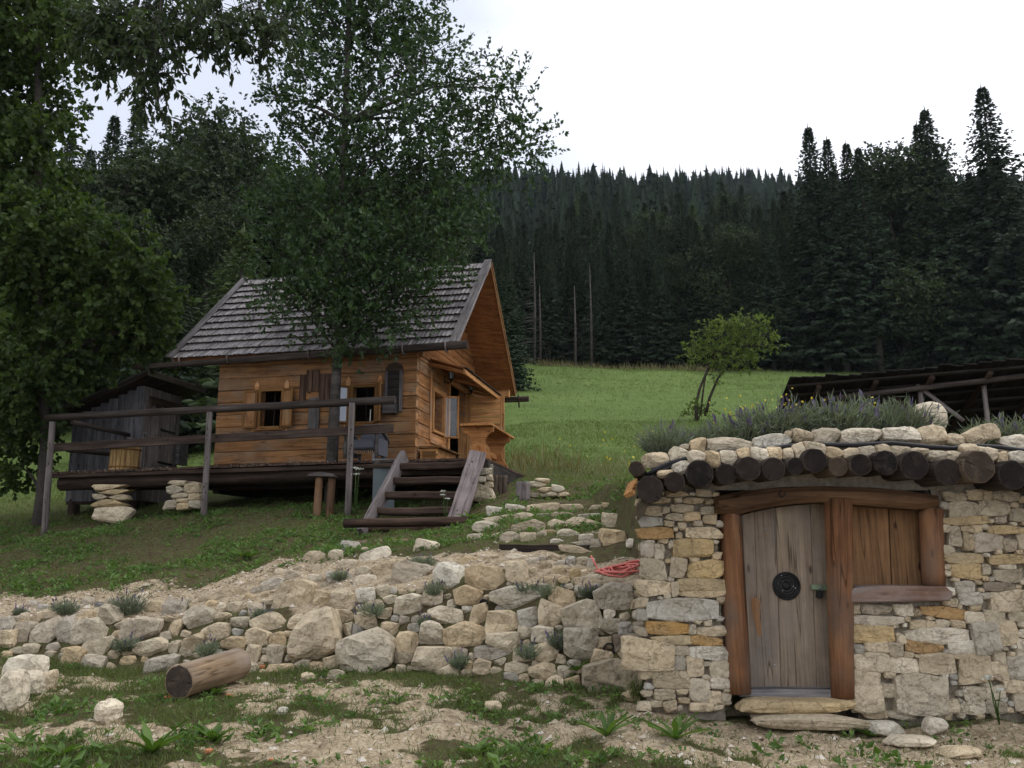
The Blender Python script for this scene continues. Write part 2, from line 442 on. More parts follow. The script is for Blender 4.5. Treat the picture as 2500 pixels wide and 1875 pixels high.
M_cstone = stone('cellar_stone', dirt=(0.29, 0.235, 0.155), amt=0.45)
M_black = plain('black_plastic', (0.012, 0.012, 0.014), 0.55)
M_iron = plain('black_iron', (0.018, 0.017, 0.017), 0.55, 0.4, 0.4)
M_dark = plain('dark_interior', (0.010, 0.008, 0.007), 0.9)
M_hose = plain('red_hose', (0.60, 0.165, 0.135), 0.5, noise=0.15, sc=60)
M_fabric = plain('grey_blue_fabric', (0.085, 0.088, 0.105), 0.95, noise=0.3, sc=120)
M_panel = plain('blue_grey_sheet', (0.105, 0.128, 0.135), 0.7, noise=0.12, sc=3)
M_galv = plain('galvanised_steel', (0.30, 0.31, 0.30), 0.5, 0.5)
M_glass = plain('pale_window_glass', (0.42, 0.47, 0.54), 0.15, noise=0.05, spec=0.6)
M_green = plain('green_painted_steel', (0.16, 0.21, 0.13), 0.6)
M_orange = plain('orange_brick', (0.48, 0.18, 0.08), 0.85)
M_white = plain('white_petal', (0.62, 0.63, 0.55), 0.8, noise=0.05)

def pane_material():
    m = bpy.data.materials.new('clear_pane'); m.use_nodes = True; n = m.node_tree; n.nodes.clear()
    out = n.nodes.new('ShaderNodeOutputMaterial'); t = n.nodes.new('ShaderNodeBsdfTransparent'); g = n.nodes.new('ShaderNodeBsdfGlossy'); g.inputs['Roughness'].default_value = 0.03
    ms = n.nodes.new('ShaderNodeMixShader'); ms.inputs[0].default_value = 0.05; t.inputs[0].default_value = (0.92, 0.94, 0.95, 1)
    n.links.new(t.outputs[0], ms.inputs[1]); n.links.new(g.outputs[0], ms.inputs[2]); n.links.new(ms.outputs[0], out.inputs[0]); return m
M_pane = pane_material()

def log_end_material():
    m, n, b = newmat('log_end_rings')
    tc = n.nodes.new('ShaderNodeTexCoord'); oi = n.nodes.new('ShaderNodeObjectInfo')
    sep = n.nodes.new('ShaderNodeSeparateXYZ'); n.links.new(tc.outputs['Object'], sep.inputs[0])
    cm = n.nodes.new('ShaderNodeCombineXYZ'); n.links.new(sep.outputs['Y'], cm.inputs['X']); n.links.new(sep.outputs['Z'], cm.inputs['Y'])
    ln = n.nodes.new('ShaderNodeVectorMath'); ln.operation = 'LENGTH'; n.links.new(cm.outputs[0], ln.inputs[0])
    a = nd(n, 'ShaderNodeTexNoise', Scale=12.0, Detail=5.0, Roughness=0.65); n.links.new(objcoord(n, (0.2, 1, 1)), a.inputs['Vector'])
    r = math_(n, 'ADD', ln.outputs['Value'], math_(n, 'MULTIPLY', a.outputs['Fac'], 0.02))
    ring = math_(n, 'SINE', math_(n, 'MULTIPLY', r, 520.0))
    col = ramp(n, a.outputs['Fac'], [(0.3, (0.008, 0.007, 0.007)), (0.55, (0.019, 0.016, 0.015)), (0.75, (0.055, 0.043, 0.033))])
    col = mix(n, math_(n, 'MULTIPLY', oi.outputs['Random'], 0.22), col, (0.14, 0.105, 0.075))
    col = mix(n, 0.25, col, ramp(n, ring, [(0.0, (0.6, 0.6, 0.6)), (1.0, (1.2, 1.2, 1.2))]), 'MULTIPLY')
    ang = n.nodes.new('ShaderNodeTexGradient'); ang.gradient_type = 'RADIAL'; n.links.new(cm.outputs[0], ang.inputs[0])
    w = math_(n, 'SINE', math_(n, 'ADD', math_(n, 'MULTIPLY', ang.outputs['Fac'], 12.566), math_(n, 'MULTIPLY', oi.outputs['Random'], 40.0)))
    crk = ramp(n, math_(n, 'ADD', math_(n, 'MULTIPLY', w, 0.95), math_(n, 'MULTIPLY', a.outputs['Fac'], 0.1)), [(0.0, (1, 1, 1)), (0.9985, (1, 1, 1)), (1.0, (0.3, 0.3, 0.3))])
    col = mix(n, 1.0, col, crk, 'MULTIPLY')
    edge = ramp(n, ln.outputs['Value'], [(0.0, (0, 0, 0)), (1.0, (1, 1, 1))])
    n.links.new(mix(n, 1.0, col, oi.outputs['Color'], 'MULTIPLY'), b.inputs['Base Color'])
    b.inputs['Roughness'].default_value = 0.95; b.inputs['Specular IOR Level'].default_value = 0.1
    bump(n, b, math_(n, 'ADD', a.outputs['Fac'], math_(n, 'MULTIPLY', ring, 0.15)), 0.5, 0.01)
    return m
M_end = log_end_material()
# ------------------------------------------------------------------ terrain
def Z(y, v):
    return v if v < 400 else EYE + y * tan_el(v)
FAR = [(19, 3.3), (23, 4.3), (40, 9.0), (62, 15.1), (76, 18.6), (95, 25), (140, 46), (260, 102), (480, 208), (700, 180), (1200, 60)]
def fr(dz19=0.0, dz23=0.0, dz40=0.0, dz62=0.0):
    q = [list(a) for a in FAR]
    q[0][1] += dz19; q[1][1] += dz23; q[2][1] += dz40; q[3][1] += dz62; q[4][1] += dz62 * .8
    return [tuple(a) for a in q]
NEAR = [(-8, -0.35), (2, 0.08), (5.6, 0.32)]
COLS = {
 -900: [(-8, -2), (2, -1.6), (5.6, -1.2), (7, -1), (9.9, -.8), (10.3, -.7), (11, -.5), (12.2, -.2), (13.7, 0), (16.2, .5)] + fr(-2, -1.5, -1, -1),
 -40: [(-8, -1), (2, -.6), (5.6, -.3), (7, -.2), (9.9, 0), (10.3, .2), (11, .3), (12.2, .4), (13.7, .6), (16.2, .9)] + fr(-1.9, -1.5, -1.5, -1),
 -14: [(-8, -.6), (2, -.1), (5.6, .12), (7, .22), (9.9, .35), (10.3, .7), (11, .8), (12.2, .95), (13.7, 1.1), (16.2, 1.45)] + fr(-1.2, -1.0, -.6),
 -9: NEAR + [(7, .36), (9.8, 1590), (10.2, 1515), (10.8, 1497), (12, 1445), (13.7, 1.30), (16.2, 1.86)] + fr(-.8, -.7, -.4),
 -6: NEAR + [(7, .40), (9.6, 1594), (10.0, 1514), (10.6, 1494), (11.8, 1436), (13.7, 1.55), (16.2, 2.27)] + fr(-.5, -.7, -.4),
 -4: NEAR + [(7, .40), (9.2, 1634), (9.9, 1506), (10.5, 1481), (11.8, 1413), (13.7, 1.77), (16.2, 2.42)] + fr(-.4, -.7, -.3),
 -2: NEAR + [(7, .40), (8.8, 1640), (9.5, 1478), (10.6, 1372), (11.5, 1336), (13.7, 1.86), (16.2, 2.48)] + fr(-.35, -.7, -.2),
 -1: NEAR + [(7, .40), (8.5, 1652), (9.35, 1430), (10.4, 1362), (11, 1336), (13.7, 1.95), (16.2, 2.60)] + fr(-.3, -.6, 0),
 0: NEAR + [(7, .38), (8.1, 1661), (9.2, 1390), (9.8, 1353), (10.4, 1325), (13.7, 2.40), (16.2, 2.78)] + fr(0, -.2, 0),
 1.0: NEAR + [(6.9, .36), (7.75, 1690), (8.35, 1428), (8.8, 1403), (9.7, 1340), (13.7, 2.42), (16.2, 2.80)] + fr(),
 1.3: NEAR + [(6.8, .33), (7.66, .42), (8.25, 1.33), (8.8, 1.45), (9.7, 1.72), (13.7, 2.45), (16.2, 2.80)] + fr(),
 1.5: NEAR + [(6.6, .30), (7.30, .28), (7.45, .29), (7.6, .6), (7.95, 2.15), (12, 2.6), (16.2, 2.85)] + fr(),
 3: NEAR + [(6.6, .29), (7.30, .28), (7.45, .29), (7.6, .6), (7.95, 2.15), (12, 2.6), (16.2, 2.85)] + fr(0, 0, 0, -.2),
 6: NEAR + [(6.6, .30), (7.30, .28), (7.45, .29), (7.6, .6), (7.95, 2.15), (12, 2.6), (16.2, 2.85)] + fr(0, 0, 0, -.3),
 9: NEAR + [(6.6, .32), (7.30, .4), (8.2, .8), (9.2, 1.2), (10.5, 1.7), (13.0, 2.4), (16.2, 2.9)] + fr(0, 0, -.1, -.5),
 20: NEAR + [(6.6, .35), (7.30, .45), (8.2, .8), (9.2, 1.2), (10.5, 1.7), (13.0, 2.4), (16.2, 3.0)] + fr(0, 0, -.3, -.9),
 60: NEAR + [(6.6, .4), (7.30, .5), (8.2, .8), (9.2, 1.2), (10.5, 1.8), (13.0, 2.6), (16.2, 3.2)] + fr(0, 0, -.6, -1.4),
 900: NEAR + [(6.6, .4), (7.30, .5), (8.2, .8), (9.2, 1.2), (10.5, 1.8), (13.0, 2.6), (16.2, 3.2)] + fr(0, 0, -.6, -1.4),
}
CX = np.array(sorted(COLS)); NK = len(COLS[0])
CY = np.array([[k[0] for k in COLS[x]] for x in CX], float)
CZ = np.array([[Z(k[0], k[1]) for k in COLS[x]] for x in CX], float)

def keys_at(x):
    x = np.asarray(x, float)
    return (np.stack([np.interp(x, CX, CY[:, k]) for k in range(NK)], -1),
            np.stack([np.interp(x, CX, CZ[:, k]) for k in range(NK)], -1))

def relief(x, y, s):
    near = 1 - sstep(10, 12, s)
    face = sstep(3.7, 4.2, s) * (1 - sstep(5.6, 6.4, s))
    n = (fbm(x * 1.1, y * 1.1, 3) - .5) * 0.16 + (fbm(x * 6, y * 6, 9, 3) - .5) * 0.085
    far = (fbm(x / 9, y / 9, 5) - .5) * 1.2 * sstep(11, 13, s) + (fbm(x / 1.7, y / 1.7, 6) - .5) * .14
    big = (fbm(x / 110, y / 110, 15) - .5) * 50 * sstep(15.5, 18.0, s)
    return n * near * (1 - .5 * face) + far * (1 - near) + big

def sparam(x, y):
    KY, KZ = keys_at(x); y = np.asarray(y, float)
    s = np.zeros_like(y)
    for k in range(NK - 1):
        a, b = KY[..., k], KY[..., k + 1]
        s = np.where(y >= a, k + np.clip((y - a) / np.maximum(b - a, 1e-6), 0, 1), s)
    return s

def gz(x, y):
    x = np.asarray(x, float); y = np.asarray(y, float)
    KY, KZ = keys_at(x)
    z = KZ[..., 0].copy() if KZ.ndim > 1 else KZ[0]
    for k in range(NK - 1):
        a, b = KY[..., k], KY[..., k + 1]
        t = np.clip((y - a) / np.maximum(b - a, 1e-6), 0, 1)
        z = z + t * (KZ[..., k + 1] - KZ[..., k])
    return z + relief(x, y, sparam(x, y))

def gp(x, y, dz=0.0):
    return Vector((x, y, float(gz(np.array([x]), np.array([y]))[0]) + dz))

def gravel_mask(x, y, s):
    n = fbm(x * 1.0, y * 1.7, 21); n2 = fbm(x * 4, y * 4, 33, 3)
    n3 = fbm(x * 11, y * 11, 35, 2)
    near = sstep(.45, .58, n * .45 + n2 * .33 + n3 * .22 + .05 + .03 * sstep(-1, 2, x)) * (1 - sstep(3.5, 3.95, s))
    # wheel-worn bare strip across the foreground, right of centre
    strip = np.exp(-((y - 6.35 - .12 * (x - .6)) / .33) ** 2) * sstep(-1.6, .2, x) * sstep(.38, .55, n2 * .6 + n * .4)
    wallz = sstep(4.75, 5.2, s + (n2 - .5) * .7) * (1 - sstep(6.2, 7.0, s + (n - .5) * 1.8 + (n2 - .5) * .9))
    return np.clip(np.maximum(near, np.maximum(strip, wallz)), 0, 1)

def build_ground():
    xs = np.concatenate([np.linspace(-900, -60, 40), np.linspace(-57, -14.5, 26), np.linspace(-14, -7.2, 32), np.linspace(-7, 6, 200),
                         np.linspace(6.3, 14, 24), np.linspace(15, 57, 26), np.linspace(60, 900, 40)])
    sub = [5, 8, 26, 22, 34, 22, 18, 22, 22, 20, 14, 10, 22, 18, 10, 8, 10, 14, 12, 6, 5]
    ss = []
    for k in range(NK - 1):
        m = sub[k]; ss += [k + i / m for i in range(m)]
    ss.append(NK - 1.0); ss = np.array(ss)
    KY, KZ = keys_at(xs)
    k = np.minimum(ss.astype(int), NK - 2); f = ss - k
    Yg = KY[:, k] * (1 - f) + KY[:, k + 1] * f; Zg = KZ[:, k] * (1 - f) + KZ[:, k + 1] * f
    Xg = np.repeat(xs[:, None], len(ss), 1); Sg = np.repeat(ss[None, :], len(xs), 0)
    Zg = Zg + relief(Xg, Yg, Sg)
    nx, ny = Xg.shape
    V = np.stack([Xg, Yg, Zg], -1).reshape(-1, 3)
    idx = np.arange(nx * ny).reshape(nx, ny)
    F = np.stack([idx[:-1, :-1], idx[1:, :-1], idx[1:, 1:], idx[:-1, 1:]], -1).reshape(-1, 4)
    me = mesh_data('ground', V, F, smooth=True)
    x, y, s = Xg.ravel(), Yg.ravel(), Sg.ravel()
    attr(me, 'gravel', gravel_mask(x, y, s))
    attr(me, 'meadow', sstep(9.6, 11.0, s) * (1 - sstep(13.85, 14.15, s + (fbm(x / 5, y / 5, 8) - .5) * .2)))
    attr(me, 'forest', sstep(13.85, 14.15, s))
    m, n, b = newmat('ground_soil_grass_gravel')
    tc = n.nodes.new('ShaderNodeTexCoord'); co = tc.outputs['Object']
    def noi(sc, det=5.0, ro=.6):
        t = nd(n, 'ShaderNodeTexNoise', Scale=sc, Detail=det, Roughness=ro); n.links.new(co, t.inputs['Vector']); return t.outputs['Fac']
    def A(nm):
        t = n.nodes.new('ShaderNodeAttribute'); t.attribute_name = nm; return t.outputs['Fac']
    n1, n2, n3, n4 = noi(1.6), noi(9.0), noi(45.0, 4.0, .7), noi(0.12, 4.0)
    turf = ramp(n, n2, [(0.30, (0.075, 0.055, 0.034)), (0.48, (0.110, 0.092, 0.050)), (0.66, (0.105, 0.120, 0.045))])
    turf = mix(n, 0.7, turf, ramp(n, n3, [(0.3, (0.55, 0.55, 0.5)), (0.66, (1.25, 1.25, 1.15))]), 'MULTIPLY')
    grav = ramp(n, n2, [(0.30, (0.27, 0.21, 0.14)), (0.5, (0.45, 0.365, 0.25)), (0.72, (0.58, 0.49, 0.36))])
    grav = mix(n, 0.9, grav, ramp(n, n3, [(0.32, (0.45, 0.43, 0.40)), (0.5, (0.95, 0.93, 0.9)), (0.66, (1.35, 1.32, 1.25))]), 'MULTIPLY')
    med = ramp(n, n1, [(0.3, (0.100, 0.148, 0.042)), (0.55, (0.125, 0.184, 0.054)), (0.75, (0.158, 0.203, 0.068))])
    med = mix(n, 0.5, med, ramp(n, n4, [(0.35, (0.75, 0.80, 0.7)), (0.65, (1.25, 1.15, 1.1))]), 'MULTIPLY')
    med = mix(n, 0.6, med, ramp(n, n3, [(0.3, (0.6, 0.6, 0.55)), (0.66, (1.2, 1.2, 1.1))]), 'MULTIPLY')
    col = mix(n, A('meadow'), turf, med)
    col = mix(n, A('forest'), col, (0.022, 0.020, 0.012))
    gm = math_(n, 'ADD', A('gravel'), math_(n, 'MULTIPLY', math_(n, 'SUBTRACT', n2, 0.5), 0.9))
    col = mix(n, ramp(n, gm, [(0.38, (0, 0, 0)), (0.62, (1, 1, 1))]), col, grav)
    n.links.new(col, b.inputs['Base Color']); b.inputs['Roughness'].default_value = 0.97; b.inputs['Specular IOR Level'].default_value = 0.1
    bump(n, b, math_(n, 'ADD', math_(n, 'MULTIPLY', n2, 1.5), n3), 1.0, 0.03)
    o = put('ground', me, m); o['kind'] = 'structure'
    return o
build_ground()

# ------------------------------------------------------------------ leaf and blade clouds
def unit(v): return v / np.maximum(np.linalg.norm(v, axis=-1, keepdims=True), 1e-9)

def leaf_vf(P, d, Ln, Wd, rng=RNG, fold=.15, mid=.45):
    N = len(P); d = unit(d)
    s = unit(np.cross(d, rng.normal(size=(N, 3)))); nrm = np.cross(d, s)
    Ln = np.broadcast_to(Ln, (N,))[:, None]; Wd = np.broadcast_to(Wd, (N,))[:, None]
    m = P + d * Ln * mid + nrm * Ln * fold
    V = np.stack([P, m + s * Wd / 2, P + d * Ln, m - s * Wd / 2], 1).reshape(-1, 3)
    F = np.arange(4 * N).reshape(N, 4)
    return V, F

def cloud(name, V, F, rnd, mat, parent=None, M=None):
    me = mesh_data(name, V, F); attr(me, 'rnd', np.repeat(rnd, 4)); return put(name, me, mat, parent, M)

L_grass = leafmat('grass_blade', (0.065, 0.092, 0.022), (0.20, 0.245, 0.080), trans=0.3)
L_dry = leafmat('dry_grass_blade', (0.13, 0.125, 0.045), (0.29, 0.25, 0.11), trans=0.2)
L_weed = leafmat('weed_leaf', (0.050, 0.098, 0.022), (0.135, 0.215, 0.055), trans=0.3)
L_med = leafmat('meadow_blade', (0.115, 0.168, 0.045), (0.190, 0.238, 0.080), trans=0.3)

def scatter(n, x0, x1, y0, y1, dens):
    x = RNG.uniform(x0, x1, n); y = RNG.uniform(y0, y1, n); s = sparam(x, y)
    keep = RNG.uniform(0, 1, n) < dens(x, y, s)
    x, y = x[keep], y[keep]
    return np.stack([x, y, gz(x, y)], -1)

def grassfield(name, label, P, h, w, mat, lean=.5, h_noise=True):
    N = len(P); d = np.concatenate([RNG.normal(0, lean, (N, 2)), np.ones((N, 1))], 1)
    hh = h * RNG.uniform(.5, 1.3, N) * (0.6 + .9 * fbm(P[:, 0] * 1.5, P[:, 1] * 1.5, 77, 2) if h_noise else 1)
    V, F = leaf_vf(P - np.array([0, 0, .012]), d, hh, w * RNG.uniform(.7, 1.3, N), fold=.08, mid=.35)
    o = cloud(name, V, F, np.clip(RNG.uniform(0, 1, N) * .6 + .5 * fbm(P[:, 0] * .8, P[:, 1] * .8, 41, 3), 0, 1), mat)
    return tag(o, label, 'grass', kind='stuff')

def near_d(x, y, s):  # bare patches stay bare
    g = gravel_mask(x, y, s); clump = sstep(.36, .62, fbm(x * 1.7, y * 1.7, 51, 3))
    keepout = (x > 1.1) & (y > 7.12)
    return np.where((s < 4.05) & ~keepout, (1 - g) ** 1.2 * (.10 + .9 * clump) + .05, 0)
P = scatter(280000, -7, 5.5, 4.2, 9.4, near_d)
grassfield('foreground_grass', 'patchy short green grass over the stony foreground', P, .075, .0055, L_grass, .7)

def weed_cloud(name, label, P, size, mat, per=6, cat='weeds'):
    N = len(P); Q = np.repeat(P, per, 0); n = len(Q); a = RNG.uniform(0, 6.283, n)
    el = RNG.uniform(.15, 1.0, n)
    d = np.stack([np.cos(a), np.sin(a), el], -1); L_ = np.repeat(size * RNG.uniform(.5, 1.6, N), per) * RNG.uniform(.6, 1.2, n)
    Q = Q + np.stack([RNG.normal(0, .35, n) * L_, RNG.normal(0, .35, n) * L_, RNG.uniform(0, .7, n) * L_], -1)
    V, F = leaf_vf(Q, d, L_, L_ * RNG.uniform(.35, .6, n), fold=.12)
    o = cloud(name, V, F, np.repeat(RNG.uniform(0, .8, N), per) + RNG.uniform(-.1, .2, n), mat)
    return tag(o, label, cat, kind='stuff')

def near_w(x, y, s):
    g = gravel_mask(x, y, s); clump = sstep(.44, .66, fbm(x * 2.3 + 5, y * 2.3, 61, 3))
    keepout = (x > 1.1) & (y > 7.12)
    return np.where((s < 4.2) & ~keepout, (1 - .8 * g) * clump + .01, 0)
weed_cloud('foreground_weeds', 'low broad-leaved weeds in clumps among the foreground grass', scatter(17000, -7, 5.5, 4.2, 9.6, near_w), .034, L_weed)

def slope_d(x, y, s):
    g = gravel_mask(x, y, s); clump = sstep(.33, .60, fbm(x * .9, y * .9, 71, 3))
    return np.where((s > 6.4) & (s < 10.3) & ~((x > 1.2) & (y < 11)), (1 - g) * (.18 + .82 * clump), 0)
P = scatter(120000, -12, 4, 10.3, 19, slope_d)
grassfield('slope_grass', 'thin dark grass on the bank below the cabin terrace', P, .07, .008, L_grass, .8)
weed_cloud('slope_weeds', 'low leafy weeds on the bank below the cabin terrace',
           scatter(24000, -12, 3.5, 10.8, 18, lambda x, y, s: slope_d(x, y, s) * sstep(.40, .60, fbm(x * 1.6, y * 1.6, 81, 3))), .05, L_weed, 5)
weed_cloud('foreground_leafy_weeds', 'taller leafy weeds in loose patches across the near foreground', scatter(1900, -5, 5, 4.6, 7.1, lambda x, y, s: near_w(x, y, s) * sstep(.5, .62, fbm(x * 1.1 + 9, y * 1.6, 65, 3))), .065, L_weed, 7)

def med_d(x, y, s):
    inside = (x > -7.6) & (x < .8) & (y > 15.3) & (y < 23)
    return np.where((s > 9.7) & (s < 13.95) & ~inside, .35 + .65 * fbm(x * .5, y * .5, 91, 3), 0)
P = np.concatenate([scatter(75000, -14, 14, 16, 30, med_d), scatter(50000, -22, 40, 28, 78, med_d)])
hs = .05 + .0022 * P[:, 1]
grassfield('meadow_grass', 'mown green meadow grass rising to the forest edge', P, hs, .010 + .0006 * P[:, 1], L_med, .6)
def tall_d(x, y, s):
    return np.exp(-((x - .9) / 1.6) ** 2) * np.exp(-((y - 20.5) / 1.5) ** 2) * sstep(.4, .6, fbm(x * 1.2, y * 1.2, 95, 3)) + .8 * np.exp(-((y - 75.5) / 1.2) ** 2) * (np.abs(x - 6) < 12)
P = np.concatenate([scatter(7000, -.3, 5, 16.5, 27, tall_d), scatter(5000, -6, 18, 73, 78, tall_d)])
grassfield('tall_dry_grass', 'tall dry grass standing at the foot of the meadow beside the cabin', P, .34 + .004 * P[:, 1], .012 + .0005 * P[:, 1], L_dry, .3)

# fallen leaves and wood chips
L_lit = leafmat('fallen_leaf', (0.075, 0.048, 0.026), (0.25, 0.185, 0.11), trans=0.1, rough=.9)
def lit_d(x, y, s):
    return np.where((s < 3.98) & ~((x > 1.1) & (y > 7.1)), .5 * fbm(x * 2, y * 2, 13, 3), np.where((s > 6.3) & (s < 10), .55 + .45 * fbm(x * 2, y * 2, 14, 3), 0))
P = np.concatenate([scatter(9000, -7, 5.5, 4.4, 9.2, lit_d), scatter(22000, -11, 2, 10.8, 17.5, lit_d)])
N = len(P); d = RNG.normal(0, 1, (N, 3)); d[:, 2] *= .25
V, F = leaf_vf(P + np.array([0, 0, .012]), d, RNG.uniform(.015, .045, N), RNG.uniform(.008, .024, N))
tag(cloud('leaf_litter', V, F, RNG.uniform(0, 1, N), L_lit), 'brown leaf litter and wood chips strewn on the ground', 'litter', kind='stuff')

# pebbles lying on bare ground
def pebbles():
    P = np.concatenate([scatter(15000, -7, 5.5, 4.4, 9.6, lambda x, y, s: np.where((s < 4.1) & ~((x > 1.1) & (y > 7.1)), .06 + .6 * gravel_mask(x, y, s), 0)),
                        scatter(14000, -9, 1.2, 8.8, 12.5, lambda x, y, s: np.where((s > 5.0) & (s < 7.4), gravel_mask(x, y, s), 0))])
    N = len(P); base = np.array([(1, 0, 0), (0, 1, 0), (-1, 0, 0), (0, -1, 0), (0, 0, 1), (0, 0, -1)], float)
    sz = .007 + .020 * RNG.uniform(0, 1, N) ** 3 + .035 * RNG.uniform(0, 1, N) ** 14
    V = base[None] * RNG.uniform(.6, 1.3, (N, 6, 1)) * sz[:, None, None] * np.array([1, 1, .6])
    a = RNG.uniform(0, 6.28, N); c, s_ = np.cos(a)[:, None], np.sin(a)[:, None]
    V = np.stack([V[..., 0] * c - V[..., 1] * s_, V[..., 0] * s_ + V[..., 1] * c, V[..., 2]], -1) + P[:, None, :]
    f = np.array([(0, 1, 4), (1, 2, 4), (2, 3, 4), (3, 0, 4), (1, 0, 5), (2, 1, 5), (3, 2, 5), (0, 3, 5)])
    F = (np.arange(N)[:, None, None] * 6 + f[None]).reshape(-1, 3)
    me = mesh_data('pebbles', V.reshape(-1, 3), F); attr(me, 'rnd', np.repeat(RNG.uniform(0, 1, N), 6))
    m, n, b = newmat('pebble'); at_ = n.nodes.new('ShaderNodeAttribute'); at_.attribute_name = 'rnd'
    n.links.new(ramp(n, at_.outputs['Fac'], [(0, (0.22, 0.17, 0.11)), (.5, (0.42, 0.34, 0.24)), (1, (0.58, 0.53, 0.45))]), b.inputs['Base Color'])
    b.inputs['Roughness'].default_value = .95
    tag(put('pebbles', me, m), 'loose pale gravel strewn over bare soil', 'gravel', kind='stuff')
pebbles()
# ------------------------------------------------------------------ finding the ground under a pixel, and fitted stonework
_D = np.linspace(4.0, 30.0, 2600)
def hit(px, py):
    u = (px - 1250.0) / FPX; v = (937.5 - py) / FPX
    t = _D / (CP - v * SP); x = t * u; z = EYE + t * (SP + v * CP)
    below = np.nonzero(z <= gz(x, _D))[0]
    i = below[0] if len(below) else len(_D) - 1
    return Vector((x[i], _D[i], z[i]))

PAL = {'p': (0.56, 0.485, 0.365), 'w': (0.66, 0.605, 0.50), 'b': (0.53, 0.435, 0.30), 't': (0.47, 0.37, 0.22),
       'o': (0.42, 0.265, 0.115), 'g': (0.43, 0.395, 0.335), 'd': (0.22, 0.205, 0.185), 'c': (0.46, 0.395, 0.29)}
def pal(k):
    c = PAL[k]; f = R.uniform(.86, 1.12); h = R.uniform(-.025, .025)
    return (c[0] * f + h, c[1] * f, c[2] * f - h)

def fill_gaps(S, inside, box, tries, rmin, rmax, keys):
    """small stones in the free space between traced ones; S holds px stones (x,y,w,h,ang,key)"""
    A = [list(s) for s in S]
    for _ in range(tries):
        x, y = R.uniform(box[0], box[2]), R.uniform(box[1], box[3])
        if not inside(x, y): continue
        free = 1e9
        for (sx, sy, sw, sh, a, k) in A:
            dx, dy = x - sx, y - sy
            if abs(dx) > sw + 60 or abs(dy) > sh + 60: continue
            ca, sa = math.cos(a), math.sin(a); lx, ly = dx * ca + dy * sa, -dx * sa + dy * ca
            r = math.hypot(lx / (sw / 2), ly / (sh / 2)); dist = math.hypot(dx, dy)
            free = min(free, dist * (1 - 1 / max(r, 1e-3)))
        if free > rmin:
            r = min(free * 1.15, rmax) * R.uniform(.75, 1.0)
            A.append([x, y, 2 * r * R.uniform(1.0, 1.45), 2 * r * R.uniform(.75, 1.0), R.uniform(-.3, .3), R.choice(keys)])
    return A

def lay_stones(S, where, mat, parent, depth=.9, proud=.35, grow=1.14, gap=1.2, box=.36, sub_big=60, cuts=7, fit=True, name='stone', dmin=.05, blend=.55, lo=.82):
    objs = []
    for i, (x, y, w, h, a, k) in enumerate(S):
        c = where(x, y, k); mpp = c.y / FPX * 1.03
        big = max(w, h) > sub_big
        sub = 4 if max(w, h) > 85 else (3 if max(w, h) > 30 else 2)
        dpt = max(min(w, h) * mpp * depth, dmin)
        P = rock_pts(w * grow * mpp, dpt, h * grow * mpp, sub=sub, box=box, cuts=cuts + (5 if big else 0), rough=.035 if big else .025, lo=lo, hi=.985)
        ca, sa = math.cos(-a), math.sin(-a)
        X = P[:, 0] * ca - P[:, 2] * sa; Zz = P[:, 0] * sa + P[:, 2] * ca; P[:, 0], P[:, 2] = X, Zz
        if fit:
            for j, (x2, y2, w2, h2, a2, k2) in enumerate(S):
                if j == i: continue
                dx, dy = x2 - x, -(y2 - y); dist = math.hypot(dx, dy)
                if dist > (max(w, h) + max(w2, h2)) * .80 or dist < 1: continue
                ax, ay = abs(dx) / (w + w2), abs(dy) / (h + h2)
                if max(ax, ay) > .5 * grow * 1.12: continue
                # bed and head joints: mostly level or upright, leaning a little towards the neighbour
                if ax > ay: nx, ny = math.copysign(1, dx), blend * dy / dist
                else: nx, ny = blend * dx / dist, math.copysign(1, dy)
                q_ = math.hypot(nx, ny); nx, ny = nx / q_, ny / q_
                dn = dx * nx + dy * ny
                e1 = (abs(nx) * w + abs(ny) * h) / 2; e2 = (abs(nx) * w2 + abs(ny) * h2) / 2
                if (e1 + e2) * grow > dn - gap:
                    lim = (dn * e1 / (e1 + e2) - gap) * mpp
                    sproj = P[:, 0] * nx + P[:, 2] * ny
                    over = np.clip(sproj - lim, 0, None) * .94
                    P[:, 0] -= over * nx; P[:, 2] -= over * ny
        M = Matrix.Translation(c + Vector((0, dpt * (.5 - proud), 0)))
        objs.append(put(name, mesh_data(name, P, ico(sub)[1]), mat, parent, M, pal(k)))
    return objs

def conv(L_, ox, oy, sc):
    out = []
    for t in L_:
        x, y, w, h = t[:4]; a = t[4] if len(t) > 4 and not isinstance(t[4], str) else 0; k = t[-1] if isinstance(t[-1], str) else 'p'
        out.append([ox + x / sc, oy + y / sc, w / sc, h / sc, math.radians(a), k])
    return out

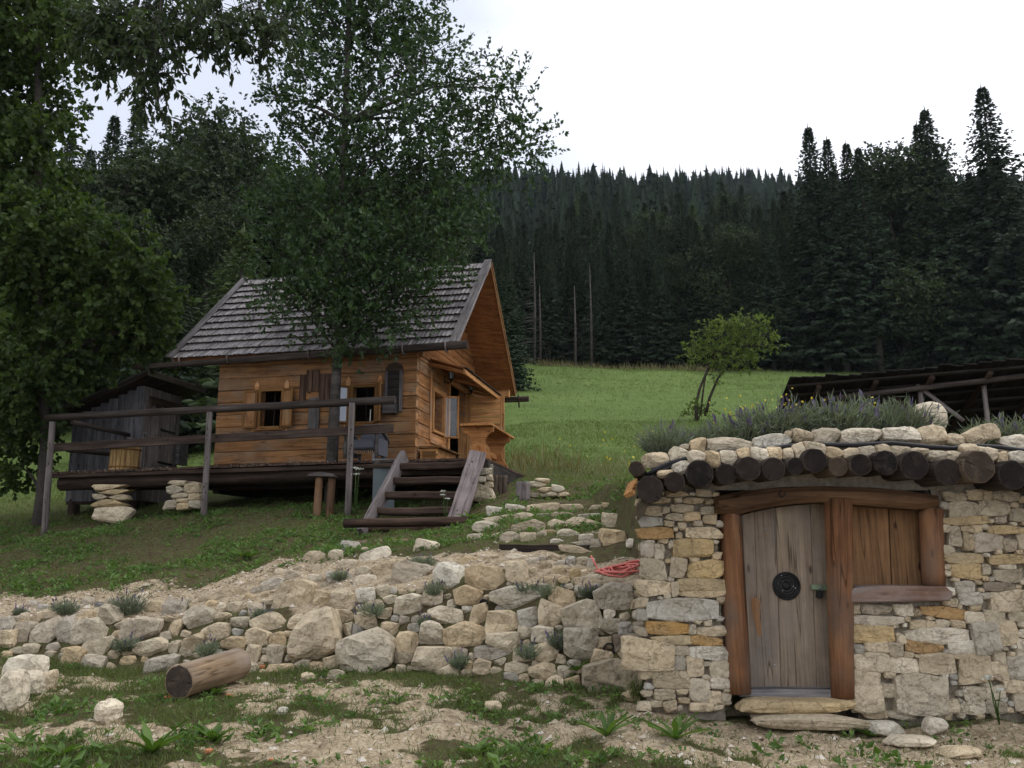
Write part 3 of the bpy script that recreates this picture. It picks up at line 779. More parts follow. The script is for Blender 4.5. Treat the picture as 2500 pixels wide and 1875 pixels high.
# ------------------------------------------------------------------ dry stone retaining wall
R7 = [(40, 500, 90, 70, -10, 'g'), (50, 570, 130, 115, 0, 'p'), (160, 535, 110, 110, -40, 'g'), (258, 545, 180, 105, -35, 'g'), (380, 545, 95, 125, -30, 'g'),
      (510, 535, 160, 140, -10, 'p'), (545, 610, 125, 110, -20, 'p'), (260, 450, 120, 40, 0, 'c'), (780, 525, 205, 125, -20, 'g'), (832, 622, 150, 105, -15, 'p'),
      (1078, 465, 150, 105, -5, 'p'), (955, 520, 70, 95, 0, 'b'), (890, 705, 180, 85, -5, 'g'), (615, 665, 60, 42, 20, 'p'), (1182, 535, 130, 80, -20, 'p'),
      (1160, 662, 110, 55, 0, 'g'), (1062, 600, 100, 95, -20, 'b'), (1210, 455, 72, 52, 0, 'c'), (1265, 405, 82, 72, 0, 'p'), (1205, 405, 62, 52, 0, 'p'),
      (1305, 490, 95, 55, 0, 'c'), (1465, 482, 175, 85, 5, 'p'), (1395, 420, 75, 62, 0, 'p'), (1280, 602, 125, 75, 5, 'b'), (1400, 567, 125, 80, 5, 'p'),
      (1605, 482, 78, 68, 0, 'p'), (1600, 345, 240, 165, -20, 'p'), (1480, 285, 145, 75, -15, 'g'), (1230, 342, 165, 62, -15, 'c'), (1510, 578, 95, 65, 0, 'b'),
      (1500, 655, 95, 105, 10, 'p'), (1375, 655, 85, 95, 0, 'b'), (1725, 548, 265, 285, 10, 'p'), (1900, 525, 92, 78, 0, 'p'), (1640, 715, 85, 62, 0, 'c'),
      (1712, 732, 92, 62, 0, 'b'), (1792, 702, 82, 72, 0, 'c'), (1752, 362, 115, 75, 5, 'c'), (1720, 195, 82, 52, -10, 'p'), (1712, 250, 62, 52, 0, 'w'),
      (100, 640, 80, 40, 0, 'c'), (200, 470, 60, 35, 0, 'c'), (660, 500, 60, 45, -15, 'c'), (700, 640, 70, 45, 0, 'c'), (950, 620, 60, 60, 0, 'c')]
R4 = [(160, 800, 185, 100, -10, 'w'), (95, 880, 100, 52, -20, 'p'), (240, 870, 150, 105, -10, 'p'), (375, 912, 255, 155, 5, 'g'), (115, 940, 148, 78, 5, 'w'),
      (120, 1027, 108, 92, -15, 'w'), (475, 735, 140, 82, 10, 'w'), (645, 918, 195, 145, 10, 'w'), (842, 932, 255, 135, 10, 'b'), (1060, 885, 135, 155, 0, 'p'),
      (1050, 795, 112, 42, 0, 'w'), (750, 1027, 175, 125, 5, 'b'), (1055, 1042, 345, 122, -3, 'w'), (380, 1092, 185, 125, -5, 'p'), (218, 1000, 92, 62, 0, 'c'),
      (620, 1157, 235, 95, 8, 'p'), (815, 1152, 105, 125, 5, 'b'), (960, 1197, 205, 155, 0, 'p'), (1120, 1167, 132, 112, -5, 'g'), (730, 1282, 265, 135, -3, 'b'),
      (525, 1272, 155, 165, -10, 'p'), (970, 1317, 215, 135, 3, 'p'), (1255, 1147, 152, 172, 0, 'c'), (1345, 1047, 175, 112, 5, 'b'), (1450, 1152, 245, 172, 5, 'p'),
      (1215, 1272, 132, 112, 0, 'p'), (1095, 1257, 82, 72, 0, 'c'), (1450, 1322, 215, 195, 0, 'c'), (1245, 1382, 155, 112, -15, 'p'), (1650, 1042, 255, 145, 0, 'g'),
      (1630, 1147, 72, 65, 0, 'w'), (1630, 1212, 142, 95, 5, 'c'), (1720, 1237, 92, 85, 0, 'g'), (1790, 1232, 72, 72, 0, 'g'),
      (1700, 1320, 92, 92, 0, 'd'), (1770, 1302, 62, 85, 20, 'c'), (125, 1380, 315, 290, 0, 'p'), (370, 1332, 132, 145, -5, 'b'), (350, 1417, 112, 72, 0, 'c'),
      (530, 1422, 255, 145, -5, 'p'), (900, 1387, 295, 72, 2, 'g'), (335, 1492, 62, 62, 0, 'c'), (1210, 1502, 152, 92, 0, 'c'), (1640, 1532, 355, 195, 3, 'c'),
      (1360, 1507, 92, 62, 0, 'c'), (1970, 1547, 185, 112, 0, 'c'), (750, 815, 100, 50, 0, 'b'), (890, 795, 80, 36, 0, 'b'), (950, 1110, 70, 30, 0, 'g'),
      (40, 1245, 90, 80, -10, 'g'), (270, 1240, 100, 80, 0, 'b'), (1050, 1480, 120, 60, 0, 'c')]
WALL = conv(R7, 0, 1300, 2.212) + conv(R4, 850, 1050, 2.5525)
_tx = [0, 120, 300, 480, 560, 640, 700, 770, 840, 905, 960, 1010, 1100, 1240, 1400, 1560]
_ty = [1512, 1508, 1494, 1484, 1455, 1425, 1400, 1358, 1346, 1350, 1395, 1420, 1410, 1425, 1430, 1440]
_bx = [0, 360, 640, 830, 1000, 1200, 1450, 1560]; _by = [1598, 1640, 1655, 1656, 1640, 1646, 1690, 1705]
def in_wall(x, y):
    return np.interp(x, _tx, _ty) - 6 < y < np.interp(x, _bx, _by)
for i in range(13):       # the wall goes on beyond the left edge of the frame
    for j in range(2):
        WALL.append([-20 - i * 42 + R.uniform(-8, 8), 1534 + j * 42 + R.uniform(-6, 6), R.uniform(38, 62), R.uniform(34, 50), R.uniform(-.4, .1), R.choice('pgcb')])
WALL = fill_gaps(WALL, in_wall, (-60, 1340, 1560, 1710), 2600, 7, 26, 'pbcgc')
wall = thing('retaining_wall', gp(-2.0, 8.8), 'long dry retaining wall of pale limestone boulders below the cabin bank', 'stone wall')
WALL_OBJS = lay_stones(WALL, lambda x, y, k: hit(x, y), M_stone, wall, depth=.95, proud=.74, grow=1.20, cuts=13, lo=.66, blend=.6, box=.3, gap=1.5)
for (px, py, r, ln) in ((1181, 1472, 9.5, .35), (1485, 1582, 13, .4)):      # two black drain pipes poking out of the wall
    c = hit(px, py); rr = r * c.y / FPX
    th = [2 * math.pi * i / 16 for i in range(16)]; V = []; F = []
    for (yy, q) in ((-.06, .82), (-.06, 1), (-.04, 1.08), (-.02, 1.0), (0, 1.08), (.02, 1.0), (ln, 1), (ln, .82)):
        V += [(c.x + rr * q * math.cos(t), c.y - .02 + yy, c.z + rr * q * math.sin(t)) for t in th]
    for i in range(8):
        for j in range(16):
            a, b = i * 16 + j, i * 16 + (j + 1) % 16; i2 = ((i + 1) % 8) * 16
            F.append((a, i2 + j, i2 + (j + 1) % 16, b))
    solid('drain_pipe', V, F, M_black, wall, smooth=True)

# small heap of stones on the wall top beside the hose, low second row at the left, stepped terrace edging
PILE = conv([(1165, 815, 92, 55, 0, 'g'), (1225, 842, 115, 62, -20, 'c'), (1310, 870, 112, 72, 0, 'b'), (1275, 790, 92, 62, 10, 'b'), (1385, 815, 72, 68, 0, 'g'),
             (1455, 812, 85, 55, 0, 'c'), (1410, 897, 72, 82, 0, 't'), (1155, 867, 45, 50, 0, 'b'), (1515, 917, 135, 52, 5, 'p'), (1320, 820, 72, 40, 0, 'g'),
             (1210, 795, 55, 45, 0, 'g'), (1475, 880, 45, 40, 0, 'b'), (1350, 925, 80, 45, 0, 'b'), (1510, 840, 50, 90, 0, 'g'), (1250, 930, 110, 50, 0, 'b')], 850, 1050, 2.5525)
pile = thing('stone_heap', hit(1390, 1402), 'small heap of mixed stones beside the red hose on the wall top', 'stone heap')
lay_stones(PILE, lambda x, y, k: hit(x, y + 4), M_stone, pile, proud=.6, depth=1.0, box=.5, grow=1.12)
ROW2 = conv([(480, 372, 60, 60, 20, 'g'), (605, 375, 55, 60, -10, 'g'), (770, 340, 60, 50, 0, 'w'), (825, 395, 60, 60, 0, 'g'), (860, 380, 40, 40, 0, 'g'), (230, 395, 50, 40, 0, 'g'),
             (190, 375, 45, 40, 0, 'g'), (900, 385, 50, 45, 0, 'c'), (540, 385, 50, 40, 0, 'd'), (110, 405, 40, 35, 0, 'g'), (690, 390, 45, 40, 0, 'c'), (335, 395, 50, 30, 0, 'c'),
             (430, 390, 45, 30, 0, 'g'), (1010, 370, 60, 45, 0, 'c'), (1110, 352, 60, 40, 0, 'c')], 0, 1300, 2.212)
row2 = thing('stone_row', hit(240, 1478), 'low broken row of small grey stones behind the left part of the wall', 'stone row')
lay_stones(ROW2, lambda x, y, k: hit(x, y + 6), M_stone, row2, proud=.6, depth=1.0, box=.5)
STEPS = conv([(930, 500, 105, 50, 0, 'w'), (945, 547, 185, 45, -4, 'p'), (890, 602, 175, 82, -5, 'p'), (1040, 482, 115, 45, 5, 'w'), (1210, 482, 155, 55, -5, 'p'), (1085, 537, 155, 52, 0, 'c'),
              (1215, 527, 135, 45, 0, 'g'), (1120, 592, 225, 72, 0, 'c'), (1300, 577, 95, 55, 0, 'p'), (1460, 577, 225, 75, 0, 'p'), (1390, 472, 115, 35, 0, 'b'), (1330, 522, 155, 38, 0, 'c'),
              (1500, 527, 125, 28, 0, 'w'), (1655, 572, 135, 92, 0, 'p'), (830, 662, 135, 45, 0, 'p'), (915, 657, 65, 62, 0, 'p'), (1010, 662, 135, 62, 0, 'p'), (1120, 657, 105, 62, 0, 'p'),
              (1210, 642, 92, 48, 0, 'p'), (1260, 627, 92, 28, 0, 't'), (1370, 642, 142, 58, 0, 'p'), (1475, 657, 82, 34, 0, 'w'), (1490, 707, 162, 62, 0, 'p'), (1637, 667, 142, 132, 0, 'b'),
              (1440, 737, 182, 42, 5, 'p'), (1770, 692, 62, 42, 0, 'w'), (1300, 680, 70, 24, 0, 'w'), (1620, 455, 110, 22, 0, 'b'), (1560, 470, 80, 26, 0, 'c')], 850, 1050, 2.5525)
steps = thing('terraced_stone_steps', hit(1300, 1290), 'stepped rows of pale stones with grass between, right of the wooden stairs', 'stone steps')
lay_stones(STEPS, lambda x, y, k: hit(x, y + 5), M_stone, steps, proud=.72, depth=1.2, gap=.6, grow=1.28)

# ------------------------------------------------------------------ earth-covered stone cellar
FD = 7.20
def f6(X, Y, dy=0.0): return at(1500 + X / 2.212, 1200 + Y / 2.212, FD + dy)
def f5(X, Y, dy=0.0): return at(1500 + X / 2.212, 850 + Y / 2.212, FD + dy)

def slab(name, pts, depth, mat, parent, rnd=.012, vert=False, color=None):
    """outline of world points on one upright plane, pushed back by depth, front edge eased"""
    Pt = [Vector(p) for p in pts]; n = len(Pt); c = sum(Pt, Vector()) / n
    area = sum(Pt[i].x * Pt[(i + 1) % n].z - Pt[(i + 1) % n].x * Pt[i].z for i in range(n))
    if area < 0: Pt.reverse()
    ins = []
    for i in range(n):
        a, b, d = Pt[i - 1], Pt[i], Pt[(i + 1) % n]
        e = (d - a); nn = Vector((-e.z, 0, e.x)).normalized(); ins.append(b + nn * rnd)
    rings = [[q + Vector((0, 0, 0)) for q in ins], [q + Vector((0, rnd, 0)) for q in Pt], [q + Vector((0, depth, 0)) for q in Pt]]
    V = [v for r_ in rings for v in r_]; F = [tuple(range(n))]
    for k in range(2):
        for i in range(n):
            j = (i + 1) % n; F.append((k * n + i, (k + 1) * n + i, (k + 1) * n + j, k * n + j))
    F.append(tuple(reversed(range(2 * n, 3 * n))))
    c = c + Vector((0, depth / 2, 0))
    M = Matrix.Translation(c)
    if vert: M = M @ Matrix.Rotation(-math.pi / 2, 4, 'Y')
    Mi = M.inverted(); V = [Mi @ v for v in V]
    return put(name, mesh_data(name, [tuple(v) for v in V], F), mat, parent, M, color)

cellar = thing('stone_cellar', gp(3.2, 7.2), 'low stone cellar with log-end eaves and a green roof, built into the bank', 'cellar')
M_mortar, n_, b_ = newmat('rough_mortar')
a_ = nd(n_, 'ShaderNodeTexNoise', Scale=16.0, Detail=7.0, Roughness=0.7); n_.links.new(objcoord(n_, (1, 1, 1), False), a_.inputs['Vector'])
n_.links.new(ramp(n_, a_.outputs['Fac'], [(0.3, (0.20, 0.168, 0.125)), (0.52, (0.36, 0.315, 0.245)), (0.75, (0.48, 0.43, 0.355))]), b_.inputs['Base Color'])
b_.inputs['Roughness'].default_value = 0.95; bump(n_, b_, a_.outputs['Fac'], 1.0, 0.05)

def core(quads):
    V = []; F = []
    for (x0, x1, y0, y1) in quads:
        a, b = at(x0, y1, FD), at(x1, y0, FD); a.x, b.x = at(x0, 1400, FD).x, at(x1, 1400, FD).x; nx = max(2, int((b.x - a.x) / .05)); nz = max(2, int((b.z - a.z) / .05))
        o = len(V)
        xs = np.linspace(a.x, b.x, nx); zs = np.linspace(a.z, b.z, nz)
        for x in xs:
            for z in zs: V.append((x + (.15 * 0), FD + .012 + .05 * float(fbm(np.array([x * 9.0]), np.array([z * 9.0]), 5, 3)[0]), z))
        for i in range(nx - 1):
            for j in range(nz - 1):
                p = o + i * nz + j; F.append((p, p + nz, p + nz + 1, p + 1))
        o = len(V); sp = .07 if x0 < 1600 else 0
        V += [(a.x, FD + .06, a.z), (b.x, FD + .06, a.z), (b.x, FD + .06, b.z), (a.x, FD + .06, b.z), (a.x + sp, FD + .55, a.z), (b.x, FD + .55, a.z), (b.x, FD + .55, b.z), (a.x + sp, FD + .55, b.z)]
        F += [(o, o + 4, o + 7, o + 3), (o + 1, o + 2, o + 6, o + 5), (o + 3, o + 7, o + 6, o + 2), (o, o + 1, o + 5, o + 4), (o + 4, o + 5, o + 6, o + 7)]
    return V, F
V, F = core([(1572, 1758, 1160, 1775), (2296, 2960, 1160, 1800), (2074, 2296.5, 1470, 1790), (1758, 2296, 1130, 1196)])
cwall = solid('wall', V, F, M_mortar, cellar)
PIER = [(200, 105, 100, 52, 0, 'c'), (275, 100, 42, 42, 0, 'c'), (360, 92, 112, 42, 0, 'c'), (325, 140, 92, 38, 0, 'c'), (415, 135, 92, 48, 0, 'b'), (505, 105, 98, 42, 0, 'c'), (515, 150, 92, 48, 0, 'c'),
        (195, 165, 112, 52, 0, 'g'), (230, 228, 195, 62, 2, 'o'), (325, 203, 32, 28, 0, 'b'), (460, 222, 195, 56, 0, 'p'), (345, 240, 42, 38, 0, 'c'), (180, 310, 62, 92, 0, 'g'), (238, 325, 52, 88, 10, 'c'),
        (265, 270, 62, 30, 0, 'c'), (420, 307, 275, 92, 0, 't'), (300, 285, 40, 40, 0, 'p'), (215, 415, 132, 112, 0, 'c'), (335, 415, 88, 108, 0, 'p'), (285, 375, 42, 26, 0, 't'), (430, 370, 48, 30, 0, 'p'),
        (490, 415, 172, 106, 0, 't'), (215, 522, 172, 82, 0, 'p'), (322, 522, 42, 84, 0, 'p'), (465, 506, 235, 66, 0, 't'), (470, 552, 225, 34, 0, 'b'), (385, 637, 415, 112, 3, 'g'), (150, 600, 62, 52, 0, 'c'),
        (150, 667, 52, 62, 0, 'g'), (270, 737, 250, 60, 3, 'o'), (415, 747, 50, 52, 0, 'c'), (520, 752, 142, 46, 0, 'b'), (310, 802, 188, 50, 3, 't'), (490, 805, 158, 50, 8, 'o'), (355, 857, 92, 50, 0, 'g'),
        (345, 922, 78, 72, 0, 'g'), (512, 872, 202, 72, 5, 'w'), (192, 868, 255, 175, 0, 'b'), (430, 932, 98, 112, 0, 'p'), (560, 962, 122, 82, 0, 'p'), (565, 1032, 122, 56, 10, 'w'), (300, 1007, 218, 92, 0, 'c'),
        (455, 1067, 112, 112, 0, 'p'), (540, 1112, 72, 62, 0, 'p'), (170, 980, 72, 52, 0, 'c'), (265, 1092, 102, 52, 0, 'b'), (365, 1077, 62, 32, 0, 'b'), (592, 1120, 60, 62, 0, 'p'), (470, 1160, 122, 42, 0, 'p'),
        (375, 1127, 62, 32, 0, 'c'), (230, 48, 122, 32, 0, 'c'), (420, 52, 102, 32, 0, 'c'), (330, 15, 110, 34, 0, 'c'), (480, 10, 100, 36, 0, 'c'), (520, 55, 60, 30, 0, 'c'), (215, 10, 90, 34, 0, 'c')]
RIGHT = [(1285, 637, 62, 62, 0, 'p'), (1405, 637, 142, 46, 2, 'g'), (1560, 642, 92, 62, 0, 'w'), (1770, 652, 255, 56, 2, 'o'), (1810, 602, 82, 40, 0, 'p'), (1420, 697, 335, 46, 2, 'w'), (1395, 767, 275, 96, 0, 't'),
         (1650, 717, 132, 46, 0, 'c'), (1760, 712, 72, 40, 0, 'p'), (1850, 717, 72, 40, 0, 'b'), (1735, 777, 355, 90, 6, 'w'), (1650, 837, 215, 56, 4, 'o'), (1870, 842, 195, 72, 8, 'w'), (1540, 800, 60, 60, 20, 'p'),
         (1510, 842, 82, 92, 15, 'g'), (1410, 835, 120, 60, 0, 'b'), (1385, 922, 182, 112, 0, 'p'), (1550, 937, 152, 78, 0, 'w'), (1730, 927, 205, 102, 0, 'b'), (1350, 1012, 152, 92, 0, 'p'), (1480, 987, 52, 42, 0, 'b'),
         (1370, 1112, 185, 155, 0, 'p'), (1468, 1072, 112, 62, 0, 'w'), (1650, 1088, 365, 205, 0, 'p'), (1875, 100, 182, 92, 0, 'c'), (2040, 90, 172, 82, 0, 'c'), (2170, 130, 102, 72, 0, 'c'), (1890, 157, 245, 46, -2, 't'),
         (2075, 152, 62, 42, 0, 'g'), (1910, 202, 132, 36, 0, 'c'), (2100, 207, 245, 42, -2, 't'), (1825, 247, 82, 112, 0, 'g'), (1905, 272, 62, 82, 0, 'c'), (2000, 277, 162, 102, 0, 'g'), (2125, 292, 72, 62, 0, 'g'),
         (2195, 272, 62, 92, 0, 'c'), (1875, 362, 195, 52, 0, 't'), (2100, 367, 245, 50, 0, 't'), (1890, 432, 172, 82, 0, 't'), (1995, 422, 50, 62, 0, 'c'), (2120, 452, 172, 72, 2, 'p'), (2110, 407, 82, 30, 0, 'p'),
         (1878, 517, 102, 72, 0, 'g'), (2045, 512, 205, 46, 2, 'd'), (1915, 577, 132, 72, 0, 'g'), (2000, 562, 60, 42, 0, 'g'), (2110, 590, 225, 112, -4, 'p'), (1985, 782, 205, 172, 10, 'g'), (2102, 757, 112, 152, 0, 'p'),
         (2170, 672, 92, 62, 0, 'c'), (2195, 842, 75, 82, 0, 'p'), (1930, 952, 172, 152, 0, 'b'), (2062, 962, 92, 102, 0, 'p'), (2160, 942, 102, 112, 0, 'g'), (2140, 1052, 122, 62, 0, 'p'), (2050, 1082, 112, 72, 0, 'p'),
         (1932, 1092, 122, 82, 0, 'p'), (1922, 1165, 142, 72, 0, 'p'), (2050, 1160, 122, 62, 0, 'c'), (2180, 1132, 72, 102, 0, 'p'), (2070, 895, 62, 60, 0, 'p'), (1925, 680, 110, 62, 0, 'p'), (2040, 680, 100, 70, 5, 'c'),
         (1830, 30, 110, 50, 0, 'c'), (1960, 20, 130, 55, 0, 'c'), (2110, 25, 140, 55, 0, 'c'), (1800, 1160, 120, 60, 0, 'p'), (1400, 1200, 120, 40, 0, 'c'), (1540, 1205, 130, 40, 0, 'c')]
# beyond the frame's edge the same masonry goes on
for j in range(10):
    yy = 40 + j * 118
    for i in range(4): RIGHT.append((2330 + i * 195 + (j % 2) * 70 + R.uniform(-25, 25), yy + R.uniform(-25, 25), R.uniform(130, 230), R.uniform(70, 115), R.uniform(-4, 4), R.choice('ptgcbo')))
PIER = conv(PIER, 1500, 1200, 2.212); RIGHT = conv(RIGHT, 1500, 1200, 2.212)
PIER = fill_gaps(PIER, lambda x, y: 1566 < x < 1752 + (y - 1240) * .05 and y < 1735, (1560, 1200, 1780, 1735), 600, 6, 12, 'pbcg')
RIGHT = fill_gaps(RIGHT, lambda x, y: x > 2300 or (x > 2084 and y > 1480), (2080, 1200, 2560, 1750), 1200, 6, 14, 'pbcgw')
for S in (PIER, RIGHT):
    lay_stones(S, lambda x, y, k: at(x, y, FD + .02), M_cstone, cwall, depth=.55, proud=.50, grow=1.12, gap=1.0, box=.22, cuts=4, dmin=.10, blend=.22)

# roof of round timbers, seen end on
LOGS = [(118, 650, 43), (192, 762, 75), (325, 722, 57), (460, 677, 78), (605, 680, 60), (725, 650, 68), (860, 652, 67), (978, 637, 50), (1082, 607, 70), (1208, 640, 55), (1330, 630, 62), (1465, 617, 70),
        (1620, 632, 82), (1800, 668, 78), (1968, 640, 92), (2150, 685, 82), (2315, 700, 75), (2470, 720, 70), (2620, 735, 78), (2790, 760, 80), (2950, 785, 72), (3110, 812, 78), (3270, 840, 74)]
for i, (X, Y, r) in enumerate(LOGS):
    p = f5(X, Y, -.38 + R.uniform(-.05, .03)); rr = r / 2.212 * (FD - .36) / FPX * .95
    tint = (1.7, 1.6, 1.45) if i in (9, 14) else ((1.15, 1.1, 1.05) if i in (0, 2, 10) else (.85, .85, .88))
    log('log', p, p + Vector(((.42, .40, .36, .30, .2)[i] if i < 5 else R.uniform(-.03, .03) , 2.3, .10)), rr, rr * .95, M_bark, cellar, n=20, seg=5, jit=.035, endmat=M_end, color=tint, rim=True)
# lintel, posts, door, shutter
lint_top = [(545, 800), (700, 770), (900, 748), (1150, 742), (1400, 750), (1600, 768), (1765, 795)]
lint_bot = [(1770, 852), (1650, 870), (1450, 854), (1280, 840), (1130, 830), (1000, 836), (850, 858), (740, 880), (665, 902), (550, 890)]
slab('lintel', [f5(X, Y, -.10) for X, Y in lint_top + lint_bot], .34, M_lint, cellar, rnd=.045)
log('post', f6(622, 100, .02), f6(672, 1088, .02), .088, .10, M_jamb, cellar, n=16, jit=.04, seg=8)
log('post', f6(1208, 42, -.02), f6(1232, 1112, -.02), .114, .090, M_jamb, cellar, n=16, jit=.04, seg=8)
log('post', f6(1706, 92, .04), f6(1724, 507, .04), .098, .092, M_jamb, cellar, n=16, jit=.04, seg=6)
door = slab('door', [f6(680, 125, .20), f6(900, 84, .20), f6(1150, 66, .20), f6(1190, 1068, .20), f6(735, 1068, .20)], .05, M_dark, cellar)
for (q, tint) in (([(684, 128), (780, 104), (869.5, 88), (899, 1064), (738, 1064)], (.94, .94, .97)), ([(871, 88), (960, 76), (1057.5, 68), (1093.5, 1064), (900.5, 1064)], (1, 1, 1)), ([(1059, 68), (1146, 62), (1184, 1064), (1095, 1064)], (1.03, 1.02, 1.0))):
    slab('plank', [f6(X, Y, .145) for X, Y in q], .06, M_door, door, rnd=.004, vert=True, color=tint)
slab('bare_patch', [f6(X, Y, .143) for X, Y in [(740, 575), (772, 572), (792, 610), (786, 680), (797, 740), (795, 786), (770, 775), (755, 700), (742, 640)]], .004, M_jamb, door, rnd=.001, vert=True, color=(1.5, 1.5, 1.3))
def lathe(name, c, prof, mat, parent, n=32):
    """profile (radius, toward viewer) turned about the viewing axis"""
    V = []; F = []
    for (r, d) in prof: V += [(c.x + r * math.cos(2 * math.pi * i / n), c.y - d, c.z + r * math.sin(2 * math.pi * i / n)) for i in range(n)]
    for k in range(len(prof) - 1):
        for i in range(n):
            j = (i + 1) % n; F.append((k * n + i, k * n + j, (k + 1) * n + j, (k + 1) * n + i))
    F.append(tuple(range((len(prof) - 1) * n, len(prof) * n)))
    return solid(name, V, F, mat, parent)
dc = f6(928, 510, .145); rd = 72 / 2.212 * 7.34 / FPX * 1.02
lathe('iron_disc', dc, [(rd, 0), (rd, .012), (rd * .93, .016), (rd * .86, .010), (rd * .78, .016), (rd * .70, .010), (rd * .6, .015), (rd * .5, .010), (rd * .4, .015), (rd * .3, .012), (rd * .22, .022), (rd * .1, .028)], M_iron, door)
for i in range(22):
    t = i * .2856 + R.uniform(-.08, .08); q = rd * R.choice((.45, .62, .8))
    lathe('rivet', dc + Vector((math.cos(t) * q, -.012, math.sin(t) * q)), [(.006, 0), (.005, .006), (.001, .008)], M_galv if i % 7 == 0 else M_iron, door, 6)
for (X, Y) in ((815, 202), (865, 938)):
    lathe('nail_head', f6(X, Y, .145), [(.010, 0), (.008, .006), (.002, .009)], M_galv, door, 10)
slab('hasp', [f6(X, Y, .11) for X, Y in [(1066, 502), (1156, 506), (1156, 536), (1064, 530)]], .04, M_green, door, rnd=.004)
slab('padlock', [f6(X, Y, .08) for X, Y in [(1097, 538), (1129, 538), (1129, 570), (1122, 577), (1104, 577), (1097, 570)]], .035, M_iron, door, rnd=.004)
tube('shackle', [f6(1104, 542, .095), f6(1104, 522, .095), f6(1113, 514, .095), f6(1122, 522, .095), f6(1122, 542, .095)], .0045, M_galv, door, n=6)
shut = slab('shutter', [f6(1276, 84, .20), f6(1662, 96, .20), f6(1690, 512, .20), f6(1268, 512, .20)], .05, M_dark, cellar)
slab('plank', [f6(X, Y, .15) for X, Y in [(1274, 72), (1478, 80), (1496, 510), (1264, 510)]], .06, M_shut, shut, rnd=.004, vert=True)
slab('plank', [f6(X, Y, .156) for X, Y in [(1483, 80), (1690, 94), (1712, 510), (1501, 510)]], .06, M_shut, shut, rnd=.004, vert=True)
slab('window_sill', [f6(X, Y, -.10) for X, Y in [(1247, 545), (1330, 512), (1500, 508), (1790, 512), (1832, 545), (1818, 592), (1500, 598), (1249, 604)]], .32, M_sill, cellar, rnd=.012)
slab('threshold', [f6(X, Y, -.02) for X, Y in [(682, 1072), (900, 1068), (1255, 1074), (1256, 1120), (900, 1118), (680, 1110)]], .3, M_grey, cellar, rnd=.010)
tube('hook_ring', [f5(905 + 16 * math.cos(t), 785 + 18 * math.sin(t), -.12) for t in [i * .55 - .3 for i in range(10)]], .006, M_iron, cellar, n=6)
c = f6(975, 1150, -.08)
rock('step_stone', c, 560 / 2.212 * 7.1 / FPX, .34, 62 / 2.212 * 7.1 / FPX, M_cstone, cellar, color=pal('t'), sub=3, box=.28, cuts=4, rough=.03)
tag(rock('stone_slab', f6(1065, 1236, -.22), 590 / 2.212 * 6.95 / FPX, .40, .10, M_cstone, color=pal('b'), sub=3, box=.35, cuts=7, rough=.04),
    'flat tan stone slab lying as a doorstep before the cellar door', 'doorstep')
slab('edge_board', [f5(X, Y, -.2) for X, Y in [(92, 772), (118, 702), (126, 706), (112, 790)]], .5, M_new, cellar, rnd=.003)

# soil on the cellar roof, edged with stones
rp = [f5(X, Y, -.1) for X, Y in [(95, 620), (230, 660), (400, 612), (600, 592), (800, 578), (1000, 566), (1300, 556), (1600, 556), (1900, 566), (2150, 596), (2500, 640), (2900, 700), (3300, 775)]]
rx, rz = [p.x for p in rp], [p.z for p in rp]
def roofz(x, y):
    x = np.asarray(x, float); y = np.asarray(y, float)
    z0 = np.interp(x, rx, rz); t = sstep(7.05, 7.5, y); t2 = sstep(7.5, 12.5, y)
    return z0 + .13 * t + (gz(x, np.full_like(x, 12.5)) + .02 - z0 - .13) * t2 + .05 * (fbm(x * 5, y * 5, 66, 3) - .5)
xs = np.linspace(1.02, 6.4, 90); ys = np.concatenate([np.linspace(7.08, 7.6, 16), np.linspace(7.7, 12.6, 24)])
Xg, Yg = np.meshgrid(xs, ys, indexing='ij')
Xs = Xg + np.clip((Yg - 7.1) * .16, 0, 1) * (1 - sstep(1.0, 3.5, Xg))          # the left flank runs back to the right
Zg = roofz(Xs, Yg) - .35 * (1 - sstep(1.02, 1.22, Xg))
V = np.stack([Xs, Yg, Zg], -1).reshape(-1, 3); nx_, ny_ = Xg.shape; idx = np.arange(nx_ * ny_).reshape(nx_, ny_)
F = [tuple(int(k) for k in q) for q in np.stack([idx[:-1, :-1], idx[1:, :-1], idx[1:, 1:], idx[:-1, 1:]], -1).reshape(-1, 4)]
Vb = V.copy(); Vb[:, 2] -= .12; nV = len(V)
per = list(idx[:, 0]) + list(idx[-1, 1:]) + list(idx[-2::-1, -1]) + list(idx[0, -2:0:-1])
for i in range(len(per)):
    a, b = int(per[i]), int(per[(i + 1) % len(per)]); F.append((b, a, a + nV, b + nV))
M_soil = plain('dark_roof_soil', (0.075, 0.058, 0.038), 0.95, noise=.5, sc=14)
soil = solid('roof_soil', np.concatenate([V, Vb]), F, M_soil, cellar, smooth=True)
UP = [(220, 602, 142, 82, 0, 'p'), (345, 567, 102, 82, 0, 'p'), (450, 522, 98, 86, 0, 'b'), (622, 517, 248, 78, 0, 'w'), (380, 527, 52, 32, 0, 'c'), (858, 499, 208, 78, -4, 'w'), (1010, 472, 112, 66, 8, 'b'), (940, 457, 42, 36, 0, 'c'),
      (1140, 472, 148, 92, 0, 'p'), (1325, 472, 218, 88, -3, 'w'), (1540, 467, 202, 88, 0, 'w'), (1708, 472, 142, 112, 0, 'p'), (1830, 492, 106, 72, 5, 'p'), (1975, 462, 198, 92, -8, 'p'), (2140, 497, 142, 82, 5, 'w'),
      (2290, 520, 150, 85, 0, 'p'), (2450, 545, 150, 85, 0, 'p'), (2610, 575, 150, 85, 0, 'w'), (2770, 605, 150, 85, 0, 'p'), (2930, 640, 150, 85, 0, 'b'), (3090, 675, 150, 85, 0, 'p')]
